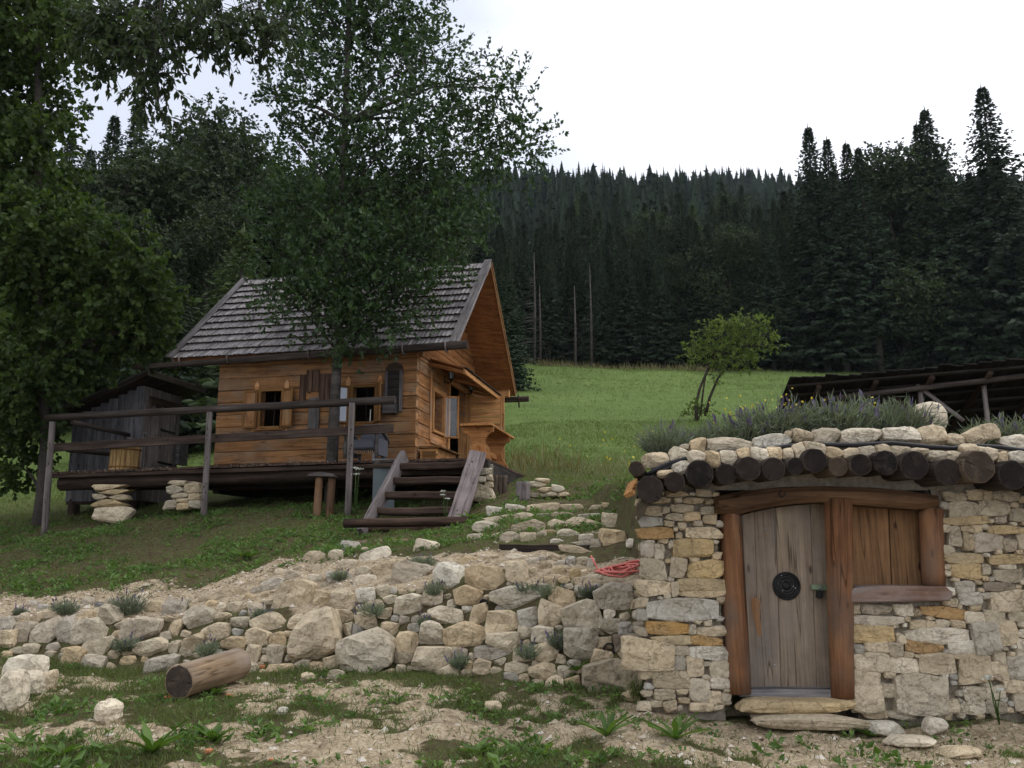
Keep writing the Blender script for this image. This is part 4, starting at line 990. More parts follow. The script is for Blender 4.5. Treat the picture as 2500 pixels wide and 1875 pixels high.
LOW = [(445, 580, 86, 66, 0, 'w'), (525, 590, 86, 70, 5, 'b'), (610, 586, 102, 66, 0, 'p'), (690, 572, 72, 62, -8, 'b'), (778, 577, 92, 72, 0, 'w'), (865, 562, 82, 70, 0, 'b'), (935, 567, 66, 60, 0, 'p'), (995, 549, 62, 76, 0, 'p'),
       (1070, 532, 112, 60, 20, 'p'), (1185, 556, 96, 56, 0, 'b'), (1265, 561, 92, 52, 0, 'b'), (1360, 553, 86, 52, 0, 'p'), (1440, 537, 76, 46, 0, 'p'), (1535, 549, 92, 48, 0, 'p'), (1650, 546, 96, 32, 0, 'b'), (1735, 573, 102, 46, 0, 'c'),
       (1830, 576, 96, 56, 0, 'p'), (1910, 536, 96, 52, 0, 'p'), (2010, 561, 88, 62, 5, 'p'), (2085, 581, 62, 62, 0, 'b'), (2165, 577, 76, 52, 0, 'w'), (365, 636, 86, 56, -10, 'w'), (275, 671, 72, 36, 0, 'b'), (2260, 590, 90, 60, 0, 'p'),
       (2360, 610, 90, 60, 0, 'p'), (2470, 632, 95, 60, 0, 'b'), (2590, 655, 100, 60, 0, 'p'), (2710, 680, 95, 60, 0, 'c')]
lay_stones(conv(UP, 1500, 850, 2.212), lambda x, y, k: at(x, y + 3, FD - .04), M_stone, soil, depth=1.15, proud=.5, grow=1.08, gap=1.6, box=.55, blend=.6, cuts=11, lo=.72)
lay_stones(conv(LOW, 1500, 850, 2.212), lambda x, y, k: at(x, y + 5, FD - .24), M_stone, soil, depth=1.3, proud=.5, grow=1.3, gap=1.0, box=.55, blend=.7, cuts=10, lo=.70)
rock('stone', at(2262, 1026, FD + .55), .36, .30, .34, M_stone, soil, color=pal('w'), sub=3, box=.9, cuts=5)
tube('drain_hose', [f5(X, Y, -.20) for X, Y in [(170, 690), (225, 655), (300, 620), (400, 594), (560, 562), (800, 548), (950, 527), (1100, 520), (1300, 522), (1500, 512), (1700, 532), (1830, 540), (1950, 526), (2080, 534), (2212, 552), (2500, 600)]], .018, M_black, soil, n=8)
prism('membrane_flap', [(-.10, -.035), (.02, .02), (.13, .05), (.12, .015), (-.03, -.04)], .18, Matrix.Translation(f5(272, 640, -.12)), M_black, soil)
# ------------------------------------------------------------------ timber cabin
YAW = 0.2143; CC = Vector((-1.938, 17.0)); AD = Vector((-math.cos(YAW), math.sin(YAW))); GD = Vector((math.sin(YAW), math.cos(YAW)))
LW, OF, OB, OS, WG, ZD, ZE, ZR = 4.376, .93, .88, .40, 4.75, 3.30, 5.66, 8.27
def H(l, g, z):
    p = CC + AD * l + GD * g; return Vector((p.x, p.y, z))
def ray(px, py):
    return at(px, py, 1.0) - Vector((0, 0, EYE))
def on_l(px, py, l=0.0):       # where a pixel's ray meets the upright plane l = const -> (g, z)
    d = ray(px, py); o = CC + AD * l; t = (o.x * AD.x + o.y * AD.y) / (d.x * AD.x + d.y * AD.y)
    p = Vector((d.x * t, d.y * t)) - CC; return p.dot(GD), EYE + d.z * t
def on_g(px, py, g=0.0):       # the same on the plane g = const -> (l, z)
    d = ray(px, py); o = CC + GD * g; t = (o.x * GD.x + o.y * GD.y) / (d.x * GD.x + d.y * GD.y)
    p = Vector((d.x * t, d.y * t)) - CC; return p.dot(AD), EYE + d.z * t
A3, G3, UPV = Vector((AD.x, AD.y, 0)), Vector((GD.x, GD.y, 0)), Vector((0, 0, 1))

cabin = thing('timber_cabin', H(2.2, 2.3, ZD), 'small orange-brown timber cabin with steep grey shingle roof behind the terrace', 'cabin')
def rect_g(x0, x1, y0, y1, g=0.0):     # pixel box on the long wall -> l0,l1,z0,z1
    la, za = on_g(x0, (y0 + y1) / 2, g); lb, _ = on_g(x1, (y0 + y1) / 2, g); zt = on_g((x0 + x1) / 2, y0, g)[1]; zb = on_g((x0 + x1) / 2, y1, g)[1]
    return min(la, lb), max(la, lb), zb, zt
def rect_l(x0, x1, y0, y1, l=0.0):
    ga, _ = on_l(x0, (y0 + y1) / 2, l); gb, _ = on_l(x1, (y0 + y1) / 2, l); zt = on_l((x0 + x1) / 2, y0, l)[1]; zb = on_l((x0 + x1) / 2, y1, l)[1]
    return min(ga, gb), max(ga, gb), zb, zt
W1 = rect_g(638, 687, 956, 1042); W2 = rect_g(862, 915, 946, 1031)
GW = rect_l(1055, 1078, 962, 1052); GDO = rect_l(1093, 1134, 948, 1118)
g_door0, g_door1 = GDO[0], GDO[1]
ZT = 6.05
# inner lining: far walls, floor and ceiling (dark, seen through the openings)
inn = []
def face_box(V, F, l0, l1, g0, g1, z0, z1):
    o = len(V); V += [H(l, g, z)[:] for l in (l0, l1) for g in (g0, g1) for z in (z0, z1)]
    F += [(o, o + 1, o + 3, o + 2), (o + 4, o + 6, o + 7, o + 5), (o, o + 4, o + 5, o + 1), (o + 2, o + 3, o + 7, o + 6), (o, o + 2, o + 6, o + 4), (o + 1, o + 5, o + 7, o + 3)]
V, F = [], []
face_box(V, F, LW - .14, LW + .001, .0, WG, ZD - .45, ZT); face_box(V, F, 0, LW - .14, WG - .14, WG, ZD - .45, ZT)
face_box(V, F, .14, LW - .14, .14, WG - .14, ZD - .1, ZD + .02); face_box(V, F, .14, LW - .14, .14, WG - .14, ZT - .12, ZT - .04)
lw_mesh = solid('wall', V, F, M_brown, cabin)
V, F = [], []          # far gable, out of sight
o = len(V); V += [H(LW, -.05, ZT - .35)[:], H(LW, WG + .05, ZT - .35)[:], H(LW, WG / 2, ZR - .1)[:], H(LW - .06, -.05, ZT - .35)[:], H(LW - .06, WG + .05, ZT - .35)[:], H(LW - .06, WG / 2, ZR - .1)[:]]
F += [(0, 1, 2), (5, 4, 3), (0, 3, 4, 1), (1, 4, 5, 2), (2, 5, 3, 0)]
solid('rear_gable', V, F, M_gab, cabin)
zc = ZD - .38; n_course = 12; ch = (ZT - zc) / n_course
def spans(a, b, holes, z0, z1):
    iv = [(a, b)]
    for (h0, h1, hz0, hz1) in holes:
        if hz1 > z0 + .03 and hz0 < z1 - .03:
            nv = []
            for (p, q) in iv:
                if h1 <= p or h0 >= q: nv.append((p, q)); continue
                if h0 > p: nv.append((p, h0))
                if h1 < q: nv.append((h1, q))
            iv = nv
    return [(p, q) for p, q in iv if q - p > .04]
for i in range(n_course):
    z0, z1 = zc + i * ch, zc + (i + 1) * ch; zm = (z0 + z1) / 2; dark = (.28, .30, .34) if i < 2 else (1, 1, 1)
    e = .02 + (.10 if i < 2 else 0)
    for (p, q) in spans(-.015, LW + e, [W1, W2], z0, z1):
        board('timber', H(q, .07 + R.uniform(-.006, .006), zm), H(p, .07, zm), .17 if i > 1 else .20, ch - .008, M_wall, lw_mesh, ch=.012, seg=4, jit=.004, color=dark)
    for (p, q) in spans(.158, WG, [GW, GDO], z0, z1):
        board('timber', H(.07 + R.uniform(-.006, .006), p, zm), H(.07, q, zm), .17, ch - .008, M_wall, lw_mesh, ch=.012, seg=4, jit=.004, color=(1.5, 1.42, 1.36) if i > 1 else (.8, .75, .7))  # lighter tint paints in the brighter light on the gable; long wall is shaded
    # pale dovetail ends at the near corner
    boxw('corner_key', H(-.018, .05, zm - ch * .12), (.012, .13, ch * R.uniform(.45, .7)), M_wall, lw_mesh, yaw=-YAW, color=(1.8, 1.8, 1.8))
# gable boards above the wall
nb = 15; z0g = 5.62
for i in range(nb):
    za, zb = z0g + i * (ZR - .12 - z0g) / nb, z0g + (i + 1) * (ZR - .12 - z0g) / nb; zm = (za + zb) / 2
    half = (ZR - .10 - zm) / (ZR - ZE) * (WG / 2 + OS)
    board('gable_board', H(-.035, WG / 2 - half, zm), H(-.035, WG / 2 + half, zm), .03, zb - za - .006, M_gab, cabin, ch=.004, seg=2, jit=.002)
# roof slabs
def slope_pt(l, t, side, off=0.0):      # t 0 at the eave, 1 at the ridge
    half = WG / 2 + OS; g = -OS + half * t if side < 0 else WG + OS - half * t
    n = Vector((0, 0, 0)); rise = ZR - ZE; nl = math.hypot(rise, half); ng = -rise / nl if side < 0 else rise / nl
    return H(l, g + ng * off, ZE + rise * t + half / nl * off)
V, F = [], []
for side in (-1, 1):
    o = len(V)
    for l in (-OF, LW + OB):
        for t in (0, 1):
            for off in (-.05, .0): V.append(slope_pt(l, t, side, off)[:])
    F += [(o, o + 1, o + 3, o + 2), (o + 4, o + 6, o + 7, o + 5), (o, o + 4, o + 5, o + 1), (o + 2, o + 3, o + 7, o + 6), (o, o + 2, o + 6, o + 4), (o + 1, o + 5, o + 7, o + 3)]
roof = solid('roof', V, F, M_gab, cabin)
# shingles: the 300 that show largest as pieces of their own, the rest joined
SH_W = .088; rows = 12; ncol = int((LW + OB + OF - .02) / SH_W); sl = math.hypot(ZR - ZE, WG / 2 + OS)
sh_meshes = []
for k in range(6):
    w, l_ = SH_W * .97, sl / rows * 1.32; s = R.uniform(-.012, .012)
    V = [(-l_ / 2, -w / 2, 0), (-l_ / 2, 0, .004), (-l_ / 2, w / 2, 0), (l_ / 2 + s, -w / 2, .020), (l_ / 2 + .012 + s, 0, .034), (l_ / 2 + s, w / 2, .020),
         (l_ / 2 + s, -w / 2, -.008), (l_ / 2 + .008 + s, 0, -.004), (l_ / 2 + s, w / 2, -.008)]
    F = [(0, 3, 4, 1), (1, 4, 5, 2), (3, 6, 7, 4), (4, 7, 8, 5)]
    me = mesh_data('shingle', V, F); me.materials.append(M_shing); me.materials.append(M_brown); me.polygons[2].material_index = me.polygons[3].material_index = 1; sh_meshes.append(me)  # dark butt faces: weathered ends, also colouring in the shadow line under each course
cand = []
for side in (-1, 1):
    for r_ in range(rows):
        for c_ in range(ncol): cand.append((side, r_, c_))
cand.sort(key=lambda q: (q[0] > 0, q[2] + .25 * q[1]))
sv, sf = [], []
for i, (side, r_, c_) in enumerate(cand):
    l = -OF + .01 + (c_ + .5) * SH_W; t = (r_ + .45) / rows
    p = slope_pt(l, t, side, .028 + R.uniform(0, .006)); dn = (slope_pt(l, 0, side) - slope_pt(l, 1, side)).normalized()
    tilt = R.uniform(-.03, .03); x = (dn + A3 * tilt).normalized(); y = (A3 - x * A3.dot(x)).normalized(); z = x.cross(y)
    if z.z < 0: y = -y; z = x.cross(y)
    x = (x + z * .085).normalized(); z = x.cross(y)
    M = Matrix((x, y, z)).transposed().to_4x4(); M.translation = p + x * R.uniform(-.012, .012)
    if i < 300:
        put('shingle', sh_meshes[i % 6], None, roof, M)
    else:
        o = len(sv); me = sh_meshes[i % 6]
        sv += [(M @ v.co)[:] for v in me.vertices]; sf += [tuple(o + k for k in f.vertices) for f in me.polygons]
# joined shingles keep one grain direction: build them in the roof's own frame
Mr = Matrix((-(slope_pt(0, 1, -1) - slope_pt(0, 0, -1)).normalized(), A3, -(slope_pt(0, 1, -1) - slope_pt(0, 0, -1)).normalized().cross(A3))).transposed().to_4x4(); Mr.translation = H(LW / 2, WG / 2, ZR)
Mi = Mr.inverted(); sv = [(Mi @ Vector(v))[:] for v in sv]
M_shing2 = M_shing.copy(); M_shing2.name = 'grey_shingle_field'
nn = M_shing2.node_tree     # the joined field varies from shingle to shingle by position
hv = [x for x in nn.nodes if x.type == 'HUE_SAT'][0]; tcx = nn.nodes.new('ShaderNodeTexCoord'); sx = nn.nodes.new('ShaderNodeVectorMath'); sx.operation = 'SNAP'; sx.inputs[1].default_value = (sl / rows, SH_W, 9)
wn = nn.nodes.new('ShaderNodeTexWhiteNoise'); wn.noise_dimensions = '3D'
nn.links.new(tcx.outputs['Object'], sx.inputs[0]); nn.links.new(sx.outputs[0], wn.inputs['Vector'])
mv = math_(nn, 'MULTIPLY_ADD', wn.outputs['Value'], .62); mv.node.inputs[2].default_value = .70
nn.links.new(mv, hv.inputs['Value'])
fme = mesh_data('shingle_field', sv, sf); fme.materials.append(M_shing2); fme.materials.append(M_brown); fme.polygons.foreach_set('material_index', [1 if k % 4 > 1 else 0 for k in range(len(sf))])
fld = put('shingle_field', fme, None, roof, Mr); fld['kind'] = 'stuff'
# verge boards, ridge, purlins
for l, nm in ((-OF - .02, 1), (LW + OB + .02, 0)):
    board('verge_board', slope_pt(l + .05, -.005, -1, .075), slope_pt(l + .05, 1.012, -1, .075), .17, .03, M_grey, roof, up=(slope_pt(0, .5, -1, 1) - slope_pt(0, .5, -1, 0)), seg=5)
    board('verge_fascia', slope_pt(l, -.005, -1, .005), slope_pt(l, 1.0, -1, .005), .12, .028, M_grey, roof, up=A3, seg=5, color=(1.5, 1.45, 1.45))
    board('verge_fascia', slope_pt(l, .0, 1, -.02), slope_pt(l, 1.0, 1, -.02), .10, .028, M_frame, roof, up=A3, seg=5, color=(1.2, 1.1, 1.0))
    board('verge_batten', slope_pt(l - .02, .0, 1, .055), slope_pt(l - .02, 1.0, 1, .055), .05, .03, M_frame, roof, up=A3, seg=5, color=(1.3, 1.25, 1.15))
for i in range(22):      # shingle ends showing along the far verge
    t = (i + .5) / 22; board('shingle_end', slope_pt(-OF - .03, t - .018, 1, .018), slope_pt(-OF - .03, t + .016, 1, .022), .016, .03, M_grey, roof, up=A3, seg=1)
board('wall_plate', H(-.90, WG - .08, 5.60), H(.2, WG - .08, 5.60), .16, .17, M_new, cabin)
board('wall_plate', H(-.12, .08, 5.62), H(.2, .08, 5.62), .14, .12, M_wall, cabin)
board('ridge_purlin', H(-.88, WG / 2, ZR - .20), H(.2, WG / 2, ZR - .20), .12, .14, M_new, cabin)
# log gutters on wooden hooks
gut = log('gutter', H(-OF - .27, -OS - .10, ZE - .045), H(LW + OB + .85, -OS - .10, ZE - .16), .085, .06, M_rail, cabin, n=14, seg=10, color=(.75, .72, .7))
log('gutter', H(-OF - .35, WG + OS + .12, ZE - .10), H(LW + OB, WG + OS + .12, ZE - .12), .075, .07, M_brown, cabin, n=12)
for l in (-.78, .10, 2.1, 3.9, 5.0):
    tube('gutter_hook', [H(l, -OS + .04, ZE - .02), H(l, -OS - .05, ZE - .16), H(l, -OS - .15, ZE - .17), H(l, -OS - .20, ZE - .08), H(l, -OS - .205, ZE + .02)], .017, M_post, gut, n=6)
tube('gutter_hook', [H(-OF - .1, WG + OS - .02, ZE), H(-OF - .1, WG + OS + .06, ZE - .2), H(-OF - .1, WG + OS + .1, ZE - .32)], .02, M_brown, cabin, n=6)

# windows with open shutters
def window_g(rc, hint):
    l0, l1, z0, z1 = rc; t = .065
    fr_ = board('window', H(l0 - .01, .02, z0 - .02), H(l1 + .01, .02, z0 - .02), .20, .05, M_frame, cabin)
    board('frame', H(l0 - t, .0, z1 + t / 2), H(l1 + t, .0, z1 + t / 2), .10, t, M_frame, fr_)
    for l in (l0 - t / 2 + .0, l1 + t / 2): board('frame', H(l, .0, z0), H(l, .0, z1), .10, t, M_frame, fr_, up=A3)
    board('sill', H(l0 - .12, -.05, z0 - .065), H(l1 + .12, -.05, z0 - .065), .09, .035, M_frame, fr_)
    for l in (l0 - .11, l1 + .11):   # cut corner blocks above and below
        prism('corner_block', [(-.05, -.07), (.05, -.07), (.05, .03), (0, .12), (-.05, .05)], .03, Matrix.Translation(H(l, -.02, z1 + .12)) @ Matrix.Rotation(math.pi - YAW, 4, 'Z'), M_wall, fr_, color=(1.9, 1.9, 1.9))
        prism('corner_block', [(-.06, -.05), (.06, -.05), (.06, .06), (-.04, .06)], .03, Matrix.Translation(H(l, -.02, z0 - .10)) @ Matrix.Rotation(math.pi - YAW, 4, 'Z'), M_wall, fr_, color=(1.9, 1.9, 1.9))
    return fr_
def leaf_panel(name, hinge, dirv, w, z0, z1, parent, mat, panel, pcol=None, rail=.045):
    """a framed shutter or sash: stiles, rails and a panel; hinge point, horizontal direction"""
    d = Vector((dirv[0], dirv[1], 0)).normalized(); nrm = d.cross(UPV)
    h0 = Vector((hinge.x, hinge.y, 0))
    P_ = lambda a, z: h0 + d * a + UPV * z
    root = board(name, P_(.0 + rail / 2, z0), P_(.0 + rail / 2, z1), .03, rail, mat, parent, up=d)
    board('stile', P_(w - rail / 2, z0), P_(w - rail / 2, z1), .03, rail, mat, root, up=d)
    for z in (z0 + rail / 2, z1 - rail / 2): board('rail', P_(rail, z), P_(w - rail, z), .028, rail, mat, root)
    board('panel', P_(w / 2, z0 + rail), P_(w / 2, z1 - rail), .012, w - 2 * rail, panel, root, up=d, color=pcol)
    return root
w1 = window_g(W1, 'a'); w2 = window_g(W2, 'b')
leaf_panel('shutter', H(W1[1] + .07, -.06, 0), AD - GD * .22, .30, W1[2] - .03, W1[3] + .02, w1, M_frame, M_wall, (1.1, 1.1, 1.1))
leaf_panel('shutter', H(W1[0] - .03, -.06, 0), -AD - GD * .30, .30, W1[2] - .03, W1[3] + .03, w1, M_frame, M_wall, (1.2, 1.2, 1.1))
leaf_panel('sash', H(W2[1] + .07, -.06, 0), AD - GD * .9, .34, W2[2] - .03, W2[3] + .03, w2, M_frame, M_glass)
leaf_panel('shutter', H(W2[0] - .02, -.06, 0), -AD - GD * 1.1, .30, W2[2] - .02, W2[3] + .06, w2, M_frame, M_frame)
for w_, rc in ((w1, W1), (w2, W2)):
    board('mullion', H((rc[0] + rc[1]) / 2, .14, rc[2]), H((rc[0] + rc[1]) / 2, .14, rc[3]), .02, .018, M_brown, w_, up=A3)
board('candle', H(W2[0] + .10, .03, W2[2]), H(W2[0] + .10, .03, W2[2] + .26), .018, .018, M_white, w2, up=A3)
# gable window
g0, g1, z0, z1 = GW
gw = board('window', H(.0, g0 - .10, z0 - .05), H(.0, g1 + .10, z0 - .05), .16, .06, M_new, cabin)
board('frame', H(-.01, g0 - .10, z1 + .05), H(-.01, g1 + .10, z1 + .05), .10, .10, M_new, gw)
for g in (g0 - .05, g1 + .05): board('frame', H(-.01, g, z0 - .02), H(-.01, g, z1 + .0), .10, .09, M_new, gw, up=G3)
board('outer_trim', H(-.035, g0 - .20, z0 - .25), H(-.035, g0 - .20, z1 + .38), .03, .09, M_wall, gw, up=G3, color=(2.1, 2.0, 1.9))
board('outer_trim', H(-.035, g1 + .20, z0 - .28), H(-.035, g1 + .20, z1 + .12), .03, .07, M_wall, gw, up=G3, color=(2.1, 2.0, 1.9))
board('outer_trim', H(-.035, g0 - .22, z0 - .22), H(-.035, g1 + .22, z0 - .22), .03, .20, M_wall, gw, color=(2.1, 1.95, 1.8))
leaf_panel('sash', H(-.04, g1 + .02, 0), -AD * 1.0 + GD * .25, .34, z0 - .12, z1 + .02, gw, M_new, M_pane)
# door: dark opening with casing, leaf swung out towards the terrace's edge
zt = GDO[3]
dcas = board('door_casing', H(-.04, g_door0 - .06, ZD), H(-.04, g_door0 - .06, zt + .25), .05, .13, M_new, cabin, up=G3)
board('head', H(-.04, g_door0 - .1, zt + .06), H(-.04, g_door1 + .1, zt + .06), .05, .14, M_wall, dcas, color=(1.8, 1.65, 1.5))
board('jamb', H(.05, g_door1 + .03, ZD), H(.05, g_door1 + .03, zt + .1), .2, .06, M_new, dcas, up=G3)
hx = H(-.06, g_door1 + .02, 0); hd = (-AD + GD * .03).normalized(); lw_ = .92
zb, zt2 = ZD + .06, on_l(1180, 965, -.5)[1]
dl = board('door', Vector((hx.x, hx.y, 0)) + Vector((hd.x, hd.y, 0)) * .05 + UPV * zb, Vector((hx.x, hx.y, 0)) + Vector((hd.x, hd.y, 0)) * .05 + UPV * (zt2 + .0), .05, .10, M_new, cabin, up=Vector((hd.x, hd.y, 0)))
D3 = Vector((hd.x, hd.y, 0)); hb = Vector((hx.x, hx.y, 0))
board('stile', hb + D3 * (lw_ - .05) + UPV * zb, hb + D3 * (lw_ - .05) + UPV * zt2, .05, .10, M_new, dl, up=D3)
nbrd = 12
for i in range(nbrd):
    z_ = zb + (i + .5) * (zt2 - zb) / nbrd
    board('board', hb + D3 * .10 + UPV * z_, hb + D3 * (lw_ - .10) + UPV * z_, .032, (zt2 - zb) / nbrd - .009, M_new, dl, ch=.004, seg=2, jit=.001, color=(1.25, 1.25, 1.25))  # boards tinted brighter: the sky light on the open leaf, put into colour
lathe('door_knob', hb + D3 * (lw_ - .07) + UPV * (zb + (zt2 - zb) * .60) + Vector((0, -.03, 0)), [(.022, 0), (.025, .02), (.012, .035)], M_galv, dl, 12)
board('bolt', hb + D3 * (lw_ - .12) + UPV * (zb + .05) + G3 * -.04, hb + D3 * (lw_ - .12) + UPV * (zb + .75) + G3 * -.04, .03, .03, M_frame, dl, up=D3)
# canopy over window and door
cz0, cz1 = 5.62, 5.36; cg0, cg1 = .75, g_door1 + .55
cn = board('canopy', H(-.80, cg0, cz1), H(-.80, cg1, cz1), .05, .10, M_new, cabin)
for k in range(5):
    u0, u1 = k / 5, (k + 1) / 5 - .01
    board('canopy_board', H(-.80 + .80 * (u0 + u1) / 2, cg0 - .05, cz1 + .06 + (cz0 - cz1) * (u0 + u1) / 2), H(-.80 + .80 * (u0 + u1) / 2, cg1 + .05, cz1 + .06 + (cz0 - cz1) * (u0 + u1) / 2), .155, .02, M_gab, cn, up=(A3 * -(cz0 - cz1) + UPV * .8))
for g in (cg0 + .15, (cg0 + cg1) / 2, cg1 - .15):
    board('bracket', H(-.78, g, cz1 + .02), H(-.02, g, cz0 - .04), .06, .07, M_new, cn)
for k in range(26):
    g = cg0 + (k + .5) * (cg1 - cg0) / 26
    board('shingle_end', H(-.86, g, cz1 + .075), H(-.70, g, cz1 + .12), (cg1 - cg0) / 26 * .94, .014, M_grey, cn, seg=1, color=(.6, .55, .5))

# ------------------------------------------------------------------ terrace deck
DL0, DL1, DG = -1.80, 7.25, -1.38
deck = thing('wooden_deck', H(2.5, -1.0, 2.6), 'dark weathered plank terrace on stone piers around the cabin', 'deck')
def dz(l): return ZD - .075 * max(0, min(1, (l - 1) / 6))
nbd = 64; bw = (DL1 - DL0) / nbd
for i in range(nbd):
    l = DL0 + (i + .5) * bw; g1_ = .0 if 0 < l < LW + .1 else (5.0 if l <= 0 else .22)
    board('deck_board', H(l, DG + R.uniform(-.02, .02), dz(l) - .02 + R.uniform(-.004, .004)), H(l, g1_, dz(l) - .02), bw - .010, .045, M_brown, deck, ch=.006, seg=2, color=(1.5, 1.45, 1.45))
log('beam', H(DL1 - .2, DG + .22, dz(7) - .22), H(-.2, DG + .22, ZD - .19), .145, .13, M_brown, deck, n=12, seg=8)
board('beam', H(DL1 - .05, DG + .05, dz(7) - .085), H(-1.75, DG + .05, ZD - .085), .10, .075, M_brown, deck)
board('beam', H(.0, -.15, ZD - .2), H(LW + 2.5, -.15, ZD - .25), .18, .25, M_brown, deck)
board('fascia', H(DL0 + .02, DG + .03, ZD - .17), H(DL0 + .02, 5.0, ZD - .19), .06, .24, M_rail, deck, color=(.65, .68, .72))
board('fascia', H(DL0 + .02, DG + .03, ZD - .19), H(-.1, DG + .03, ZD - .19), .06, .20, M_brown, deck)
boxw('end_block', H(DL0 - .02, DG + .02, ZD - .14), (.10, .12, .20), M_rail, deck, yaw=-YAW)
for i in range(46):      # bright nail heads along the front edge
    l = DL1 - .15 - i * (DL1 - .3) / 46
    if R.random() < .6: boxw('nail', H(l, DG - .025, dz(l) + .003), (.018, .02, .012), M_galv, deck, ch=.002)
board('ramp_board', H(DL0 - .1, 3.2, ZD - .28), H(DL0 - .1, 5.6, ZD - .34), .5, .05, M_grey, deck, color=(.5, .5, .5))
def pier(px, D, lst, lb):
    c = at(px, 1230, D)
    pr = boxw('pier', (at(px, (lst[0][1] + lst[-1][1]) / 2, D + .16)), (.42, .22, .5), M_mortar, deck)
    lay_stones(lst, lambda x, y, k: at(x, y, D), M_cstone, pr, depth=.9, proud=.5, grow=1.1, gap=.4, box=.35, cuts=5, dmin=.3)
c3 = lambda L_: conv(L_, 0, 850, 2.458)
pier(275, 16.75, c3([(670, 838, 180, 32, 0, 'c'), (690, 866, 210, 32, 3, 't'), (620, 896, 85, 32, 0, 'c'), (720, 898, 110, 34, 0, 'c'), (670, 930, 215, 40, -2, 't'), (680, 1000, 195, 95, 0, 'p')]), '')
pier(454, 16.45, c3([(1080, 812, 110, 30, 0, 'c'), (1060, 850, 95, 55, 0, 'c'), (1160, 845, 95, 65, 0, 'c'), (1100, 886, 110, 32, 0, 'c'), (1175, 895, 80, 45, 0, 'c'), (1110, 915, 90, 28, 5, 'b'), (1180, 935, 80, 50, 0, 'c'), (1040, 940, 80, 50, 0, 'c'), (1110, 950, 80, 40, 0, 'b')]), '')
c2 = lambda L_: conv(L_, 400, 600, 2.37)
pier(1175, 15.35, c2([(1840, 1310, 100, 40, 0, 'c'), (1800, 1330, 70, 30, 0, 'p'), (1880, 1345, 45, 40, 0, 'c'), (1830, 1355, 90, 34, 0, 'w'), (1835, 1425, 135, 105, 0, 'p'), (1880, 1385, 50, 40, 0, 'p')]), '')
for k, (X, w) in enumerate(((1915, .10), (1945, .07), (1975, .06))):
    tag(log('firewood_log', at(400 + X / 2.37, 600 + 1330 / 2.37, 15.7), at(400 + (X - 4) / 2.37, 600 + 1455 / 2.37, 15.65), w * .8, w * .7, M_bark, n=9, color=(1.6, 1.5, 1.4)),
        ['thickest upright log leaning beside the terrace corner pier', 'middle thin upright log beside the terrace corner pier', 'thinnest upright log farthest right of the corner pier'][k], 'log', 'logs stood by the corner pier')
lw2 = thing('low_stone_wall', hit(1340, 1216), 'short low wall of flat pale stones under the terrace far corner', 'stone wall')
lay_stones(conv([(1185, 350, 100, 38, 0, 'p'), (1230, 380, 110, 30, 0, 'b'), (1180, 410, 90, 28, 0, 'c'), (1260, 405, 110, 28, 0, 'c'), (1300, 375, 90, 40, 10, 'p'), (1340, 405, 70, 30, 0, 'b'), (1210, 330, 80, 26, 0, 'p')], 850, 1050, 2.5525),
           lambda x, y, k: hit(x, 1216) + Vector((0, 0, (1216 - y) * 16.5 / FPX)), M_stone, lw2, proud=.5, depth=1.0, gap=.4, box=.4, dmin=.2)
pp = hit(1277, 1216)
tag(log('round_post', pp + Vector((0, 0, -.05)), pp + Vector((0, 0, .26)), .12, .115, M_post, n=12), 'short pale round post propping the terrace side', 'post')

# railing of rough poles
rail = thing('terrace_railing', H(3.5, -1.5, 2.3), 'rustic pole railing along the front of the terrace', 'railing')
def lpost(px, yt, yb, D, r):
    t_ = at(px + (9 if px < 300 else 4), yt, D); b = at(px - (6 if px > 600 else 10), yb, D); b = gp(b.x, D)
    log('post', b - Vector((0, 0, .15)), t_, r * 1.1, r, M_post, rail, n=10, seg=7, jit=.06)
    for k in range(7):
        q = b.lerp(t_, R.uniform(.15, .9)); lathe('knot', q + Vector((R.uniform(-.6, .6) * r, -r * .95, 0)), [(.014, 0), (.010, .008), (.002, .009)], M_brown, rail, 7)
lpost(119, 1030, 1300, 16.76, .058); lpost(508, 1006, 1249, 16.12, .055); lpost(856, 984, 1238, 15.56, .055)
log('top_rail', at(112, 1020, 16.85), at(965, 976, 15.62), .066, .076, M_rail, rail, n=12, seg=12, jit=.05)
board('mid_rail', at(128, 1093, 16.95), at(960, 1046, 15.7), .05, .16, M_brown, rail, seg=8, color=(1.35, 1.4, 1.5))
log('side_rail', at(175, 1030, 17.0), at(316, 1062, 18.3), .05, .045, M_rail, rail, n=9, seg=5)
log('side_rail', at(165, 1097, 17.0), at(268, 1108, 18.0), .06, .05, M_rail, rail, n=9, seg=5)
log('side_post', at(304, 1150, 18.25), at(305, 1060, 18.25), .045, .04, M_rail, rail, n=8)

# open wooden stairs
stair = thing('wooden_stairs', at(1000, 1312, 13.9), 'open wooden staircase with two thick slanting stringers and six treads', 'stairs')
RT, RB, LT, LB = at(1166, 1108, 15.2), at(1104, 1306, 13.85), at(986, 1114, 15.45), at(884, 1306, 13.95)
board('stringer', RT, RB, .30, .12, M_post, stair, up=(0.1, -.7, .7), ch=.02, seg=7, jit=.008, color=(1.1, 1.05, 1.08))
board('stringer', LT, LB, .10, .26, M_post, stair, up=(-.25, -.55, .8), ch=.02, seg=7, jit=.008, color=(.95, .95, 1.0))
for k in range(5):
    t = (k + .62) / 5.2; a, b = LT.lerp(LB, t), RT.lerp(RB, t)
    a.z = b.z = (a.z + b.z) / 2 - .04
    y_ = G3 * .08
    board('tread', a + y_ + Vector((.02, 0, 0)), b + y_ + Vector((-.02, 0, 0)), .32, .125, M_brown, stair, ch=.025, seg=6, jit=.010, color=(1.5, 1.4, 1.3) if k == 4 else (1.15, 1.1, 1.1))
